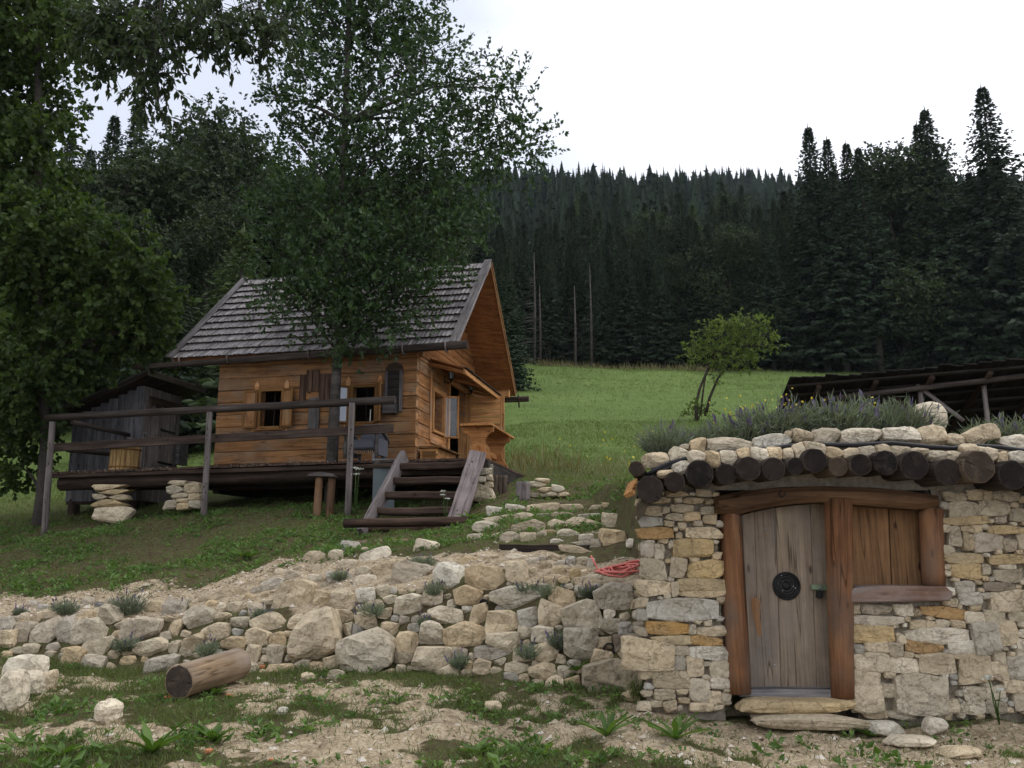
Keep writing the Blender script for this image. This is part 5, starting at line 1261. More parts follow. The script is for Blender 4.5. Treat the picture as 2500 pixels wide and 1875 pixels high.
sl0, sl1 = at(838, 1320, 13.55), at(1146, 1312, 13.45)
sl0.z = max(sl0.z, gp(sl0.x, sl0.y).z + .055); sl1.z = max(sl1.z, gp(sl1.x, sl1.y).z + .03); sl0.z = max(sl0.z, sl1.z - .03)
tag(log('timber_sleeper', sl0, sl1, .070, .075, M_brown, n=10, seg=8, jit=.06, color=(1.5, 1.35, 1.3)), 'dark squared timber lying at the foot of the wooden stairs', 'timber')
tag(board('edge_plank', hit(860, 1330) + Vector((0, 0, .03)), hit(990, 1326) + Vector((0, 0, .03)), .12, .05, M_log, seg=5, jit=.01), 'yellowish weathered plank on the ground left below the stair foot', 'plank')
tag(board('black_plank', hit(1222, 1350) + Vector((0, .1, .05)), hit(1440, 1352) + Vector((0, .1, .05)), .10, .09, M_shed, seg=5, jit=.008, color=(1.6, 1.4, 1.3)), 'charred dark plank edging the grass above the stone heap', 'plank')

# ------------------------------------------------------------------ things on and around the terrace
tb = thing('tavern_table', H(-1.35, .2, ZD), 'orange wooden table with two shaped pedestal legs on the terrace', 'table')
T0 = H(-1.42, -.62, 4.02)
for k in range(4):
    l = -1.42 - .31 + (k + .5) * .155; board('top_board', H(l, -.66, 4.02), H(l, 1.42, 4.02), .152, .045, M_new, tb, color=(.8, .72, .65))
prof = [(-.30, .70), (.30, .70), (.29, .60), (.20, .56), (.13, .46), (.115, .34), (.15, .22), (.24, .10), (.26, .0), (-.26, .0), (-.24, .10), (-.15, .22), (-.115, .34), (-.13, .46), (-.20, .56), (-.29, .60)]
for g in (-.40, 1.05): prism('leg', prof, .07, Matrix.Translation(H(-1.42, g, ZD)) @ Matrix.Rotation(-YAW, 4, 'Z'), M_new, tb, color=(.72, .62, .55))
board('stretcher', H(-1.42, -.5, ZD + .28), H(-1.42, 1.15, ZD + .28), .05, .12, M_new, tb, color=(.75, .65, .58))
bench = thing('bench_chest', H(-.3, .7, ZD), 'low orange wooden chest bench against the cabin gable wall', 'bench')
board('lid', H(-.30, .02, ZD + .40), H(-.30, 1.45, ZD + .40), .46, .04, M_frame, bench)
boxw('chest_body', H(-.28, .74, ZD + .19), (.36, 1.34, .37), M_new, bench, yaw=-YAW)
boxw('end_panel', H(-.28, .06, ZD + .19), (.28, .02, .27), M_frame, bench, yaw=-YAW)
# armchair
ac = thing('old_armchair', H(.35, -1.0, ZD), 'grey-blue upholstered armchair with bent wooden arms at the terrace edge', 'armchair')
cl, cg, cs = .62, -.95, ZD
def CH(a, b, z): return H(cl - a, cg + b, cs + z)      # a to the right along the wall, b back, z up
def cbox(n, a0, a1, b0, b1, z0, z1, m, rz=0.0, tilt=0.0):
    c_ = CH((a0 + a1) / 2, (b0 + b1) / 2, (z0 + z1) / 2); V, F = board_vf(a1 - a0, b1 - b0, z1 - z0, .03, 4, .004)
    M = Matrix.Translation(c_) @ Matrix.Rotation(-YAW, 4, 'Z') @ Matrix.Rotation(tilt, 4, 'X'); return put(n, mesh_data(n, V, F), m, ac, M)
cbox('seat', -.24, .24, -.28, .26, .24, .42, M_fabric)
cbox('backrest', -.22, .24, .22, .34, .34, .78, M_fabric, tilt=-.28)
for s in (-1, 1):
    x_ = .31 * s
    V, F = tube_vf([CH(x_, -.30, .0 + .06), CH(x_, -.33, .30), CH(x_, -.31, .50), CH(x_, -.22, .60), CH(x_, -.05, .60), CH(x_, .16, .52), CH(x_, .30, .40)], [.035, .04, .045, .045, .045, .04, .035], 8)
    solid('arm', V, F, M_grey, ac, smooth=True, color=(.75, .72, .7))
    cbox('arm_panel', x_ - .02, x_ + .02, -.26, .22, .12, .44, M_fabric)
    cbox('leg', x_ * .78 - .03, x_ * .78 + .03, -.28, -.22, 0, .16, M_grey); cbox('leg', x_ * .78 - .03, x_ * .78 + .03, .2, .26, 0, .2, M_grey)
fr0 = cbox('fringe', -.25, .25, -.30, -.28, .17, .22, M_brown)
for k in range(13): put('tassel', mesh_data('tassel', *board_vf(.05, .018, .014, .004, 1, .001)), M_log, fr0, Matrix.Translation(CH(-.23 + k * .038, -.30, .175)) @ Matrix.Rotation(math.pi / 2, 4, 'Y'))
# wooden tub of staves
tc_ = at(303, 1143, 17.35); tc_.z = dz(6) - .0
tub = thing('stave_tub', tc_, 'pale wooden stave tub with lid standing on the terrace left end', 'tub')
for i in range(20):
    th = 2 * math.pi * i / 20; r0_ = .275; V = []; w_ = .078
    for z_ in (0, .06, .5, .56):
        rr = r0_ + .018 * (1 - abs(z_ - .25) * 2.2)
        for (dr, ds) in ((-.022, -w_ / 2 * .93), (-.022, w_ / 2 * .93), (0, w_ / 2), (0, -w_ / 2)): V.append((z_ - .28, dr + rr, ds * rr / .28))
    F = []
    for k in range(3):
        for j in range(4): a, b = k * 4 + j, k * 4 + (j + 1) % 4; F.append((a, b, b + 4, a + 4))
    F += [(3, 2, 1, 0), (12, 13, 14, 15)]
    M = Matrix.Translation(tc_ + Vector((0, 0, .29))) @ Matrix.Rotation(th, 4, 'Z') @ Matrix(((0, 1, 0, 0), (0, 0, 1, 0), (1, 0, 0, 0), (0, 0, 0, 1)))
    put('stave', mesh_data('stave', V, F), M_tub, tub, M)
for z_ in (.09, .45):
    ring = [(tc_.x + .298 * math.cos(t), tc_.y + .298 * math.sin(t), tc_.z + z_) for t in [2 * math.pi * i / 24 for i in range(25)]]
    tube('hoop', ring, .014, M_frame, tub, n=6)
lid = boxw('lid', tc_ + Vector((0, 0, .57)), (.40, .40, .03), M_tub, tub)
boxw('handle', tc_ + Vector((.0, 0, .62)), (.22, .05, .07), M_tub, lid)
# hung on the wall: an old window frame with a drawer, old boards, lanterns
ml0, ml1, mz0, mz1 = rect_g(942, 985, 893, 1010)
fr_h = thing('old_frame_shelf', H((ml0 + ml1) / 2, -.05, mz0), 'dark arched old wooden frame with a drawer hung by the cabin corner', 'frame')
bk = boxw('back_panel', H((ml0 + ml1) / 2, -.03, (mz0 + mz1) / 2 + .03), (ml1 - ml0 - .08, .02, mz1 - mz0 - .05), M_shed, fr_h, yaw=-YAW)
arc = [(-.18, -.02)] + [(.19 * math.cos(t), .16 * math.sin(t)) for t in [math.pi - i * math.pi / 10 for i in range(11)]] + [(.18, -.02)]
prism('arched_head', [(a * (ml1 - ml0) / .38, b) for a, b in arc], .03, Matrix.Translation(H((ml0 + ml1) / 2, -.035, mz1 - .10)) @ Matrix.Rotation(-YAW, 4, 'Z'), M_brown, fr_h)
board('side_board', H(ml0 + .03, -.06, mz0 + .03), H(ml0 + .03, -.06, mz1 - .12), .05, .06, M_grey, fr_h, up=A3, color=(.8, .75, .75)); board('side_board', H(ml1 - .03, -.06, mz0 + .16), H(ml1 - .03, -.06, mz1 - .12), .05, .055, M_grey, fr_h, up=A3, color=(.6, .6, .62))
boxw('drawer', H((ml0 + ml1) / 2 + .04, -.12, mz0 + .08), (ml1 - ml0 - .10, .18, .20), M_grey, fr_h, yaw=-YAW, color=(.5, .48, .47))
ob = thing('old_board_rack', H(*(lambda r_: ((r_[0] + r_[1]) / 2, -.04, r_[2]))(rect_g(735, 815, 905, 980))), 'old brown boards nailed up between the two cabin windows', 'boards')
bl0, bl1, bz0, bz1 = rect_g(733, 812, 915, 980)
for k in range(5): board('plank', H(bl0 + (k + .5) * (bl1 - bl0) / 5, -.035, bz0 + (0 if k in (0, 1, 4) else .2)), H(bl0 + (k + .5) * (bl1 - bl0) / 5, -.035, bz1 + (.1 if k in (2, 3) else .0)), .03, (bl1 - bl0) / 5 - .008, M_brown, ob, up=A3, color=(2.0, 1.8, 1.7))
pl0, pl1, pz0, pz1 = rect_g(756, 782, 972, 1047)
board('hanging_board', H((pl0 + pl1) / 2, -.05, pz0), H((pl0 + pl1) / 2, -.05, pz1), .03, pl1 - pl0, M_grey, ob, up=A3, color=(.75, .75, .72))
def lantern(px, py, label):
    g_, z_ = on_l(px - 8, py, 0.0); c = H(-.17, g_, z_)
    ln = thing('wall_lantern', c, label, 'lantern', 'lanterns on the cabin gable')
    lathe_z('cap', c + Vector((0, 0, .13)), [(.105, 0), (.085, .03), (.03, .085), (.012, .10), (.012, .13)], M_iron, ln, 6)
    lathe_z('glass_cage', c + Vector((0, 0, -.08)), [(.045, 0), (.075, .20)], M_glass, ln, 6)
    for i in range(6):
        t = i * math.pi / 3; tube('bar', [c + Vector((.05 * math.cos(t), .05 * math.sin(t), -.08)), c + Vector((.082 * math.cos(t), .082 * math.sin(t), .13))], .007, M_iron, ln, n=5)
    lathe_z('base', c + Vector((0, 0, -.16)), [(.015, 0), (.03, .03), (.06, .08), (.02, .085)], M_iron, ln, 6)
    tube('arm', [c + Vector((0, 0, -.15)), H(-.10, g_, z_ - .18), H(-.01, g_, z_ - .12)], .014, M_iron, ln, n=6)
    boxw('wall_plate', H(-.012, g_, z_ - .10), (.02, .07, .20), M_iron, ln, yaw=-YAW)
def lathe_z(name, c, prof, mat, parent, n=12):
    V = []; F = []
    for (r, d) in prof: V += [(c.x + r * math.cos(2 * math.pi * i / n), c.y + r * math.sin(2 * math.pi * i / n), c.z + d) for i in range(n)]
    for k in range(len(prof) - 1):
        for i in range(n): j = (i + 1) % n; F.append((k * n + i, k * n + j, (k + 1) * n + j, (k + 1) * n + i))
    F += [tuple(reversed(range(n))), tuple(range((len(prof) - 1) * n, len(prof) * n))]
    return solid(name, V, F, mat, parent)
lantern(1092, 917, 'black wall lantern left of the cabin door, above the gable window')
lantern(1142, 945, 'black wall lantern right of the cabin door, behind the open door leaf')
# under the terrace
st = thing('log_stool_bench', hit(790, 1228), 'rough slab bench on two log legs below the terrace', 'bench')
tp0, tp1 = at(748, 1159, 15.45), at(818, 1159, 15.4)
slab('seat_slab', [tp0 + Vector((0, 0, -.03)), tp0 + Vector((.06, 0, .035)), tp0.lerp(tp1, .5) + Vector((0, 0, .055)), tp1 + Vector((-.05, 0, .02)), tp1 + Vector((0, 0, -.04)), tp0.lerp(tp1, .5) + Vector((0, 0, -.03))], .3, M_grey, st, color=(.55, .5, .48))
for (x_, yb_) in ((780, 1228), (811, 1222)):
    q_ = at(x_, 1165, 15.57); b_ = gp(q_.x - .02, 15.55); log('leg', b_ - Vector((0, 0, .1)), q_, .075, .07, M_log, st, n=10, color=(.8, .62, .5) if x_ < 800 else (.4, .32, .28))
tag(boxw('grey_sheet', at(937, 1180, 15.75) , (.40, .02, .90), M_panel), 'blue-grey upright sheet closing the space left of the stairs', 'sheet')

# ------------------------------------------------------------------ outhouse
oh = thing('plank_outhouse', H(7.2, .9, 2.6), 'dark grey plank outhouse with a lean-to roof at the terrace left end', 'outhouse')
OL0, OL1, OG0, OG1 = 6.36, 8.12, .28, 1.62
zR, zL, zB = 5.30, 4.62, 2.75
for i in range(8):       # front boards
    l = OL0 + (i + .5) * (OL1 - OL0) / 8; zt_ = zR + (zL - zR) * (l - OL0) / (OL1 - OL0)
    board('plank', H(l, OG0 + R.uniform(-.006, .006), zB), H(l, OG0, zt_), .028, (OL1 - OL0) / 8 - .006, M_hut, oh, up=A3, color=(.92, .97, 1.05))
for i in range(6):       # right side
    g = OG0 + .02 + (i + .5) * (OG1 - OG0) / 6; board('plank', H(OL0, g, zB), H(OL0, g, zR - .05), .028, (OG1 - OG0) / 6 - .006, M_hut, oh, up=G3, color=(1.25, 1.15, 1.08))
for i in range(6):
    g = OG0 + .02 + (i + .5) * (OG1 - OG0) / 6; board('plank', H(OL1, g, zB), H(OL1, g, zL), .028, (OG1 - OG0) / 6 - .006, M_hut, oh, up=G3)
for i in range(8):
    l = OL0 + (i + .5) * (OL1 - OL0) / 8; zt_ = zR + (zL - zR) * (l - OL0) / (OL1 - OL0)
    board('plank', H(l, OG1, zB), H(l, OG1, zt_), .028, (OL1 - OL0) / 8 - .006, M_hut, oh, up=A3)
odr = board('door', H(OL0 - .03, OG0 + .12, 4.75), H(OL0 - .03, OG1 - .25, 4.75), .03, .08, M_hut, oh, color=(1.5, 1.4, 1.3))
for i in range(6):
    g = OG0 + .16 + i * .175; board('door_plank', H(OL0 - .045, g, ZD + .02), H(OL0 - .045, g, 4.80), .026, .165, M_hut, odr, up=G3, color=(1.45, 1.32, 1.22))
for z_ in (4.35, 3.62): board('hinge', H(OL0 - .07, OG0 + .55, z_ + .02), H(OL0 - .07, OG1 - .25, z_), .02, .05, M_iron, odr)
boxw('latch', H(OL0 - .07, OG0 + .02, 4.2), (.03, .10, .03), M_galv, odr, yaw=-YAW)
orf = board('roof', H(OL0 - .25, (OG0 + OG1) / 2, zR + .14), H(OL1 + .45, (OG0 + OG1) / 2, zL - .10), OG1 - OG0 + .7, .05, M_brown, oh)
for i in range(7):
    g = OG0 - .30 + i * .32; board('roof_board', H(OL0 - .30, g, zR + .20), H(OL1 + .5, g, zL - .075), .31, .03, M_hut, orf, color=(.7, .7, .65))
board('verge_board', H(OL0 - .34, OG0 - .42, zR + .17), H(OL0 - .34, OG1 + .45, zR + .17), .03, .13, M_post, orf, color=(1.15, 1.15, 1.0))
prism('carved_head', [(-.6, .0), (-.55, -.25), (-.42, -.12), (-.28, -.25), (-.12, -.12), (.05, -.2), (.2, -.12), (.38, -.24), (.5, -.12), (.6, -.25), (.62, 0)], .04, Matrix.Translation(H(OL0 - .07, OG0 + .70, 5.05)) @ Matrix.Rotation(math.pi / 2 - YAW, 4, 'Z'), M_brown, oh)
for l in (OL0 + .15, OL1 - .15):
    b_ = H(l, OG0 + .1, 0); z_ = float(gz(np.array([b_.x]), np.array([b_.y]))[0]); log('leg', Vector((b_.x, b_.y, z_ - .2)), Vector((b_.x, b_.y, zB + .05)), .13, .12, M_brown, oh, n=10)
board('floor_beam', H(OL0, OG0 + .1, zB), H(OL1, OG0 + .1, zB), .14, .14, M_brown, oh)
boxw('side_box', H(OL0 - .06, OG1 + .1, 3.9), (.10, .35, .5), M_hut, oh, yaw=-YAW)

# ------------------------------------------------------------------ open pole shed at the right, seen from below its high front edge
sh = thing('pole_shed', gp(10, 19), 'dark open pole shed roof standing behind the cellar at right', 'shed')
S0, S1 = at(1925, 931, 17.5), at(2760, 862, 15.6)          # high front edge
dwn = Vector((.25, 3.6, -1.25))                          # the roof falls away behind
nb_ = 26; ax = (S1 - S0)
for i in range(nb_):      # roof boards run with the fall; their ends make the ragged edge
    a = S0 + ax * ((i + .5) / nb_); jag = R.uniform(-.06, .06); up_ = ax.cross(dwn); up_ = up_ if up_.z > 0 else -up_
    board('roof_board', a - dwn.normalized() * (.10 + jag) + up_.normalized() * R.uniform(.0, .02), a + dwn, ax.length / nb_ * 1.02, .022, M_shed, sh, up=up_, seg=2)
for k in range(9):
    p = S0 + dwn * (k + .3) / 9 + Vector((0, 0, -.045)); board('batten', p - ax * .0, p + ax * 1.0, .09, .05, M_shed, sh, up=ax.cross(dwn) * -1, seg=4, color=(1.7, 1.6, 1.5))
for t in (.1, .28, .45, .62, .8, .95):
    p = S0 + ax * t + Vector((0, 0, -.12)); log('rafter', p + dwn * .02, p + dwn * .98 + ax * .03, .055, .05, M_brown, sh, n=8, color=(.7, .65, .6))
bm0, bm1 = at(2012, 975, 17.6), at(2760, 888, 15.8)
log('purlin', bm0, bm1, .06, .055, M_rail, sh, n=9, seg=6)
def spost(px, yt, D, r=.055):
    t_ = at(px, yt, D); b_ = gp(t_.x, t_.y, -.2); log('post', b_, t_, r, r * .9, M_post, sh, n=9, seg=6, jit=.05)
spost(2246, 950, 17.1); spost(2400, 925, 16.8, .05); spost(2640, 900, 16.2)
log('brace', at(2237, 940, 17.1), at(2352, 1027, 17.0), .045, .045, M_post, sh, n=8); log('brace', at(2190, 975, 17.3), at(2222, 1000, 17.6), .05, .045, M_brown, sh, n=8)
bp = S0 + dwn + Vector((0, 0, -.15)); log('back_purlin', bp, bp + ax, .06, .06, M_brown, sh, n=8)
for t in (.1, .5, .9):
    q = bp + ax * t; log('back_post', gp(q.x, q.y, -.2), q, .06, .055, M_brown, sh, n=8)
# ------------------------------------------------------------------ trees
L_front = leafmat('alder_leaf', (0.014, 0.030, 0.011), (0.058, 0.100, 0.035), trans=0.30, rough=0.45)
L_maple = leafmat('maple_leaf', (0.028, 0.054, 0.013), (0.108, 0.168, 0.038), trans=0.38)
L_cherry = leafmat('cherry_leaf', (0.018, 0.032, 0.012), (0.060, 0.090, 0.030), trans=0.30)
L_spruce = leafmat('spruce_needles', (0.012, 0.022, 0.013), (0.038, 0.058, 0.030), trans=0.08, rough=0.7, spec=0.15)
L_bright = leafmat('young_leaf', (0.080, 0.125, 0.026), (0.21, 0.27, 0.065), trans=0.35)
L_beech = leafmat('beech_leaf', (0.014, 0.026, 0.010), (0.050, 0.075, 0.026), trans=0.2, rough=.6)
L_larch = leafmat('larch_needles', (0.030, 0.050, 0.020), (0.080, 0.110, 0.048), trans=0.2, rough=.7)

def rnd_dirs(n, rng): return unit(rng.normal(size=(n, 3)))

def twig_leaves(C, Rr, n_tw, per, Ln, Wd, rng, droop=.35, tw=.45, shell=.55, dens=None):
    """leafy twigs spread through balls C (k,3) of radius Rr"""
    P, Dd = [], []
    for i_, (c, r) in enumerate(zip(C, Rr)):
        n = max(4, int(n_tw * (r ** 2) * (1 if dens is None else dens[i_])))
        d = rnd_dirs(n, rng); rad = r * rng.uniform(0, 1, n) ** shell
        p = c + d * rad[:, None] * np.array([1, 1, .85])
        td = unit(d * .7 + rng.normal(0, .5, (n, 3)) + np.array([0, 0, -droop * .3])); P.append(p); Dd.append(td)
    P = np.concatenate(P); Dd = np.concatenate(Dd); n = len(P)
    f = rng.uniform(0, 1, (n, per)); base = P[:, None, :] + Dd[:, None, :] * (f * tw)[..., None]
    base[..., 2] -= droop * .25 * f ** 2 * tw
    ld = unit(Dd[:, None, :] * .6 + rng.normal(0, .75, (n, per, 3)) + np.array([0, 0, -droop]))
    N = n * per; k = rng.uniform(.65, 1.25, N)
    V, F = leaf_vf(base.reshape(-1, 3), ld.reshape(-1, 3), Ln * k, Wd * k, rng, fold=.10)
    rn = np.clip(np.repeat(rng.uniform(0, .75, n), per) + rng.uniform(-.15, .3, N), 0, 1)
    return V, F, rn, P, Dd

def limbs(trunk_path, trunk_rad, targets, rng, r0=.05, twigs=None, tw=.4, rise=2.5):
    V, F = tube_vf(trunk_path, trunk_rad, 10, .06); V = list(V)
    tp = [Vector(p) for p in trunk_path]
    def add(path, rad, n=6):
        v, f = tube_vf(path, rad, n, .05); o = len(V); V.extend(v); F.extend([tuple(o + k for k in q) for q in f])
    for c, r in targets:
        c = Vector(c); best = min(range(len(tp)), key=lambda i: (tp[i] - c).length + max(0, tp[i].z - c.z) * rise)
        s = tp[best]; m = s.lerp(c, .5) + Vector((rng.uniform(-.15, .15), rng.uniform(-.15, .15), .10 * (c - s).length)) ; rr = max(.012, min(r0, r0 * (c - s).length / 2.5))
        add([s, s.lerp(m, .6) + Vector((0, 0, .03)), m, c], [rr * 1.2, rr, rr * .7, rr * .3])
        for _ in range(7):
            d = Vector(rnd_dirs(1, rng)[0]); q = m.lerp(c, rng.uniform(.2, 1)); e = c + d * r * rng.uniform(.5, .95); add([q, q.lerp(e, .5) + Vector((0, 0, .05 * r)), e], [rr * .4, rr * .25, .005], 4)
    if twigs is not None:
        P, Dd = twigs; sel = rng.choice(len(P), min(len(P), 900), replace=False)
        for i in sel: add([P[i] - Dd[i] * .1, P[i] + Dd[i] * tw], [.006, .003], 3)
    return V, F

def px_balls(L_, D):
    C = [at(x, y, D + dd)[:] for (x, y, r, dd) in L_]; Rr = [r * (D + dd) / FPX for (x, y, r, dd) in L_]
    return np.array(C), np.array(Rr)

def big_tree(name, label, base, path, rad, balls, D, n_tw, per, Ln, Wd, lmat, bmat, seed, droop=.35, tw=.45, shell=.55, r0=.05, rise=2.5, dfun=None):
    rng = np.random.default_rng(seed); C, Rr = px_balls(balls, D)
    t = thing(name, base, label, 'tree')
    V, F, rn, P, Dd = twig_leaves(C, Rr, n_tw, per, Ln, Wd, rng, droop, tw, shell, [dfun(b[0], b[1]) for b in balls] if dfun else None)
    v, f = limbs(path, rad, list(zip(C, Rr)), rng, r0, (P, Dd), tw, rise)
    solid('trunk', v, f, bmat, t, smooth=True)
    cloud('crown', V, F, rn, lmat, t)
    return t
# the tree that grows up through the terrace
tb_ = H(1.9, -.72, 2.3); TX = lambda px, py: at(px, py, tb_.y)
big_tree('terrace_tree', 'tall leafy tree whose trunk rises through the terrace before the cabin', tb_,
         [TX(807, 1235), TX(811, 1117), TX(817, 990), TX(824, 860), TX(832, 700), TX(836, 500), TX(842, 300), TX(850, 100), TX(858, -100), TX(862, -260)], [.125, .112, .105, .095, .085, .08, .07, .055, .04, .02],
         [(850, 40, 150, 0), (980, 60, 120, .4), (740, 90, 110, -.3), (690, 60, 70, .2), (1050, 150, 110, -.2), (900, 170, 150, .6), (780, 220, 110, -.5), (700, 250, 85, .3), (1190, 190, 60, 0), (1260, 215, 45, .2), (1200, 270, 90, -.3), (1270, 350, 70, .3),
          (1100, 320, 130, .5), (960, 320, 150, -.6), (830, 380, 140, .7), (715, 340, 45, 0), (655, 235, 26, .2), (1230, 400, 75, 0), (1080, 470, 150, -.4), (920, 500, 170, .8), (770, 510, 150, -.7), (680, 510, 80, .3), (1120, 560, 60, .5), (1000, 620, 140, -.7), (850, 640, 150, -.9),
          (725, 640, 90, -.3), (790, 740, 110, -.9), (920, 740, 110, -.9), (690, 725, 60, -.5), (1010, 715, 60, -.9), (860, 805, 80, -.9), (830, -60, 170, 0), (980, -40, 130, .3), (700, -50, 110, 0)],
         tb_.y, 195, 15, .100, .064, L_front, M_trunk, 5, droop=-.22, tw=.58, shell=.55, r0=.036, dfun=lambda x, y: .66 if y < 260 else (.75 if x > 1150 or y < 400 else .92))
# maple at the left edge
mb = gp(at(104, 1200, 17.6).x, 17.6); MX = lambda px, py: at(px, py, 17.6)
big_tree('maple_tree', 'dense broadleaf tree at the left edge with bright green lower boughs', mb,
         [mb - Vector((0, 0, .3)), mb + Vector((.02, 0, .6)), MX(114, 1080), MX(105, 900), MX(95, 650), MX(90, 380), MX(95, 100), MX(100, -200)], [.17, .14, .12, .11, .10, .08, .06, .03],
         [(60, 60, 170, 0), (200, 60, 130, -.8), (60, 230, 150, .6), (100, 320, 75, -.6), (50, 420, 140, -.3), (130, 480, 90, .8), (60, 580, 150, -.8), (190, 600, 130, -.2), (290, 620, 110, -.6), (110, 740, 170, .6), (270, 740, 130, -.3), (350, 700, 70, -.5), (370, 800, 70, .2),
          (60, 880, 150, -.5), (200, 855, 95, .4), (330, 840, 75, .8), (390, 850, 40, .4), (60, 985, 90, .3), (40, 1010, 100, -.3), (-120, 300, 220, 0), (-150, 650, 240, 0), (-120, 950, 200, .4), (-100, 0, 220, 0), (100, -150, 200, 0), (410, 720, 40, 0), (40, 1130, 60, .6)],
         17.6, 160, 15, .13, .10, L_maple, M_branch, 9, droop=.55, tw=.4, shell=.55, r0=.06)
# overhanging boughs of a tree that stands left of the frame
cb = gp(-9.2, 11.6); KX = lambda px, py, d=0: at(px, py, 11.6 + d)
big_tree('overhanging_tree', 'tree with long drooping leaves whose boughs hang into the top left', cb,
         [cb - Vector((0, 0, .3)), cb + Vector((.1, 0, 2)), cb + Vector((.5, .1, 4.5)), KX(-330, -120), KX(0, -170), KX(260, -150), KX(430, -130), KX(600, -110)], [.2, .17, .14, .12, .09, .07, .05, .03],
         [(330, 40, 90, 0), (420, 20, 90, .3), (520, 30, 80, -.3), (610, 40, 65, .2), (280, 110, 70, .3), (380, 120, 75, -.3), (480, 110, 50, .3), (570, 95, 45, 0), (640, 75, 40, 0), (330, 185, 48, 0), (395, 190, 40, .2), (360, 240, 24, .2), (385, 258, 16, 0),
          (655, 110, 22, 0), (690, 55, 40, 0), (250, 60, 80, 0)],
         11.6, 190, 16, .14, .060, L_cherry, M_branch, 21, droop=1.1, tw=.4, shell=.6, r0=.022, rise=0.0)

# forest prototypes ---------------------------------------------------------
def spruce_mesh(h, rb, seed, bare=.08, dens=1.0, size=1.0, sparse=0.0):
    rng = np.random.default_rng(seed); P, Dv, Ls, Ws = [], [], [], []
    z = h * bare; 
    while z < h * .985:
        t = (z - h * bare) / (h * (1 - bare)); ln0 = rb * (1 - t) ** .95 + .05
        nb_ = int(6.5 + 2 * (1 - t) * dens); a0 = rng.uniform(0, 6.28)
        for b in range(nb_):
            if rng.uniform() < sparse: continue
            a = a0 + b * 6.283 / nb_ + rng.normal(0, .2); ln = ln0 * rng.uniform(.68, 1.18); el = -.42 + .50 * t + rng.normal(0, .08)
            d = np.array([math.cos(a) * math.cos(el), math.sin(a) * math.cos(el), math.sin(el)]); sd = np.array([-math.sin(a), math.cos(a), 0])
            k = max(2, int(ln / (.30 * size))); f = (np.arange(k) + rng.uniform(.3, 1, k)) / k
            p = np.array([0, 0, z]) + d * (ln * f)[:, None]; p[:, 2] += .10 * ln * f ** 2
            for s in (-1, 1):
                q = unit(d * .65 + sd * s * rng.uniform(.5, 1.0, (k, 1)) + np.array([0, 0, -.38]) + rng.normal(0, .15, (k, 3)))
                P.append(p); Dv.append(q); L_ = (.40 + .42 * (1 - f)) * size * rng.uniform(.7, 1.25, k) * (.36 + .76 * (1 - t)); Ls.append(L_); Ws.append(L_ * .50)
            P.append(p[-1:]); Dv.append(unit(d + np.array([0, 0, .1]))[None]); Ls.append(np.array([(.16 + .24 * (1 - t)) * size])); Ws.append(np.array([.10 * size]))
        z += (.10 + .25 * (1 - t)) * size / dens
    P.append(np.array([[0, 0, h * .93]])); Dv.append(np.array([[0, 0, 1.]])); Ls.append(np.array([h * .07 + .3])); Ws.append(np.array([.12]))
    P, Dv, Ls, Ws = map(np.concatenate, (P, Dv, Ls, Ws))
    V, F = leaf_vf(P, Dv, Ls, Ws, rng, fold=.05); rn = np.clip(rng.uniform(0, 1, len(P)), 0, 1)
    me = mesh_data('crown', V, F); attr(me, 'rnd', np.repeat(rn, 4))
    tv, tf = tube_vf([(0, 0, -.6), (0, 0, h * .3), (rng.normal(0, .05), 0, h * .65), (0, 0, h * .99)], [h * .0125, h * .0095, h * .006, .01], 7, .05)
    return me, mesh_data('trunk', tv, tf, True)

def broad_mesh(h, rb, seed, leaf=.22):
    rng = np.random.default_rng(seed); n = 30; C = []; Rr = []
    for i in range(n):
        t = rng.uniform(.18, .97); w = rb * math.sin(math.pi * min(.95, t * .8 + .12)) * rng.uniform(.3, 1); a = rng.uniform(0, 6.28)
        C.append((w * math.cos(a), w * math.sin(a), h * t)); Rr.append(rb * rng.uniform(.28, .45))
    V, F, rn, P, Dd = twig_leaves(np.array(C), np.array(Rr), 46, 9, leaf, leaf * .62, rng, .3, .6, .5)
    me = mesh_data('crown', V, F); attr(me, 'rnd', np.repeat(rn, 4))
    v, f = limbs([(0, 0, -.5), (0, 0, h * .3), (.1, 0, h * .6), (0, 0, h * .9)], [h * .017, h * .013, h * .008, .02], list(zip(C, Rr))[:14], rng, h * .006)
    return me, mesh_data('trunk', v, f, True)

SPR = [spruce_mesh(20, 3.9, 1, bare=.05, dens=1.1), spruce_mesh(20, 3.4, 2, bare=.12, dens=1.1), spruce_mesh(20, 4.3, 3, dens=1.1), spruce_mesh(20, 2.9, 4, bare=.18)]
BRD = [broad_mesh(14, 4.2, 11), broad_mesh(14, 3.6, 12)]
SML = [spruce_mesh(6, 1.5, 31, bare=.03, size=.6)]
for me, tr in SPR + SML: me.materials.append(L_spruce); tr.materials.append(M_branch)
for me, tr in BRD: me.materials.append(L_beech); tr.materials.append(M_branch)
def plant(proto, nominal, name, label, cat, group, x, y, h, mat=None, widen=1.0):
    me, tr = proto; s = h / nominal; t = thing(name, (0, 0, 0), label, cat, group)
    z = float(gz(np.array([x]), np.array([y]))[0])
    t.matrix_basis = Matrix.Translation((x, y, z)) @ Matrix.Rotation(R.uniform(0, 6.28), 4, 'Z') @ Matrix.Rotation(R.uniform(-.02, .02), 4, 'X') @ Matrix.Diagonal((s * widen, s * widen, s, 1))
    for nm, m in (('trunk', tr), ('crown', me)):
        o = bpy.data.objects.new(nm, m); COL.objects.link(o); o.parent = t
        if mat and nm == 'crown': o.material_slots[0].link = 'OBJECT'; o.material_slots[0].material = mat
    return t
def by_px(px, D): return (px - 1250) / FPX * D * 1.03
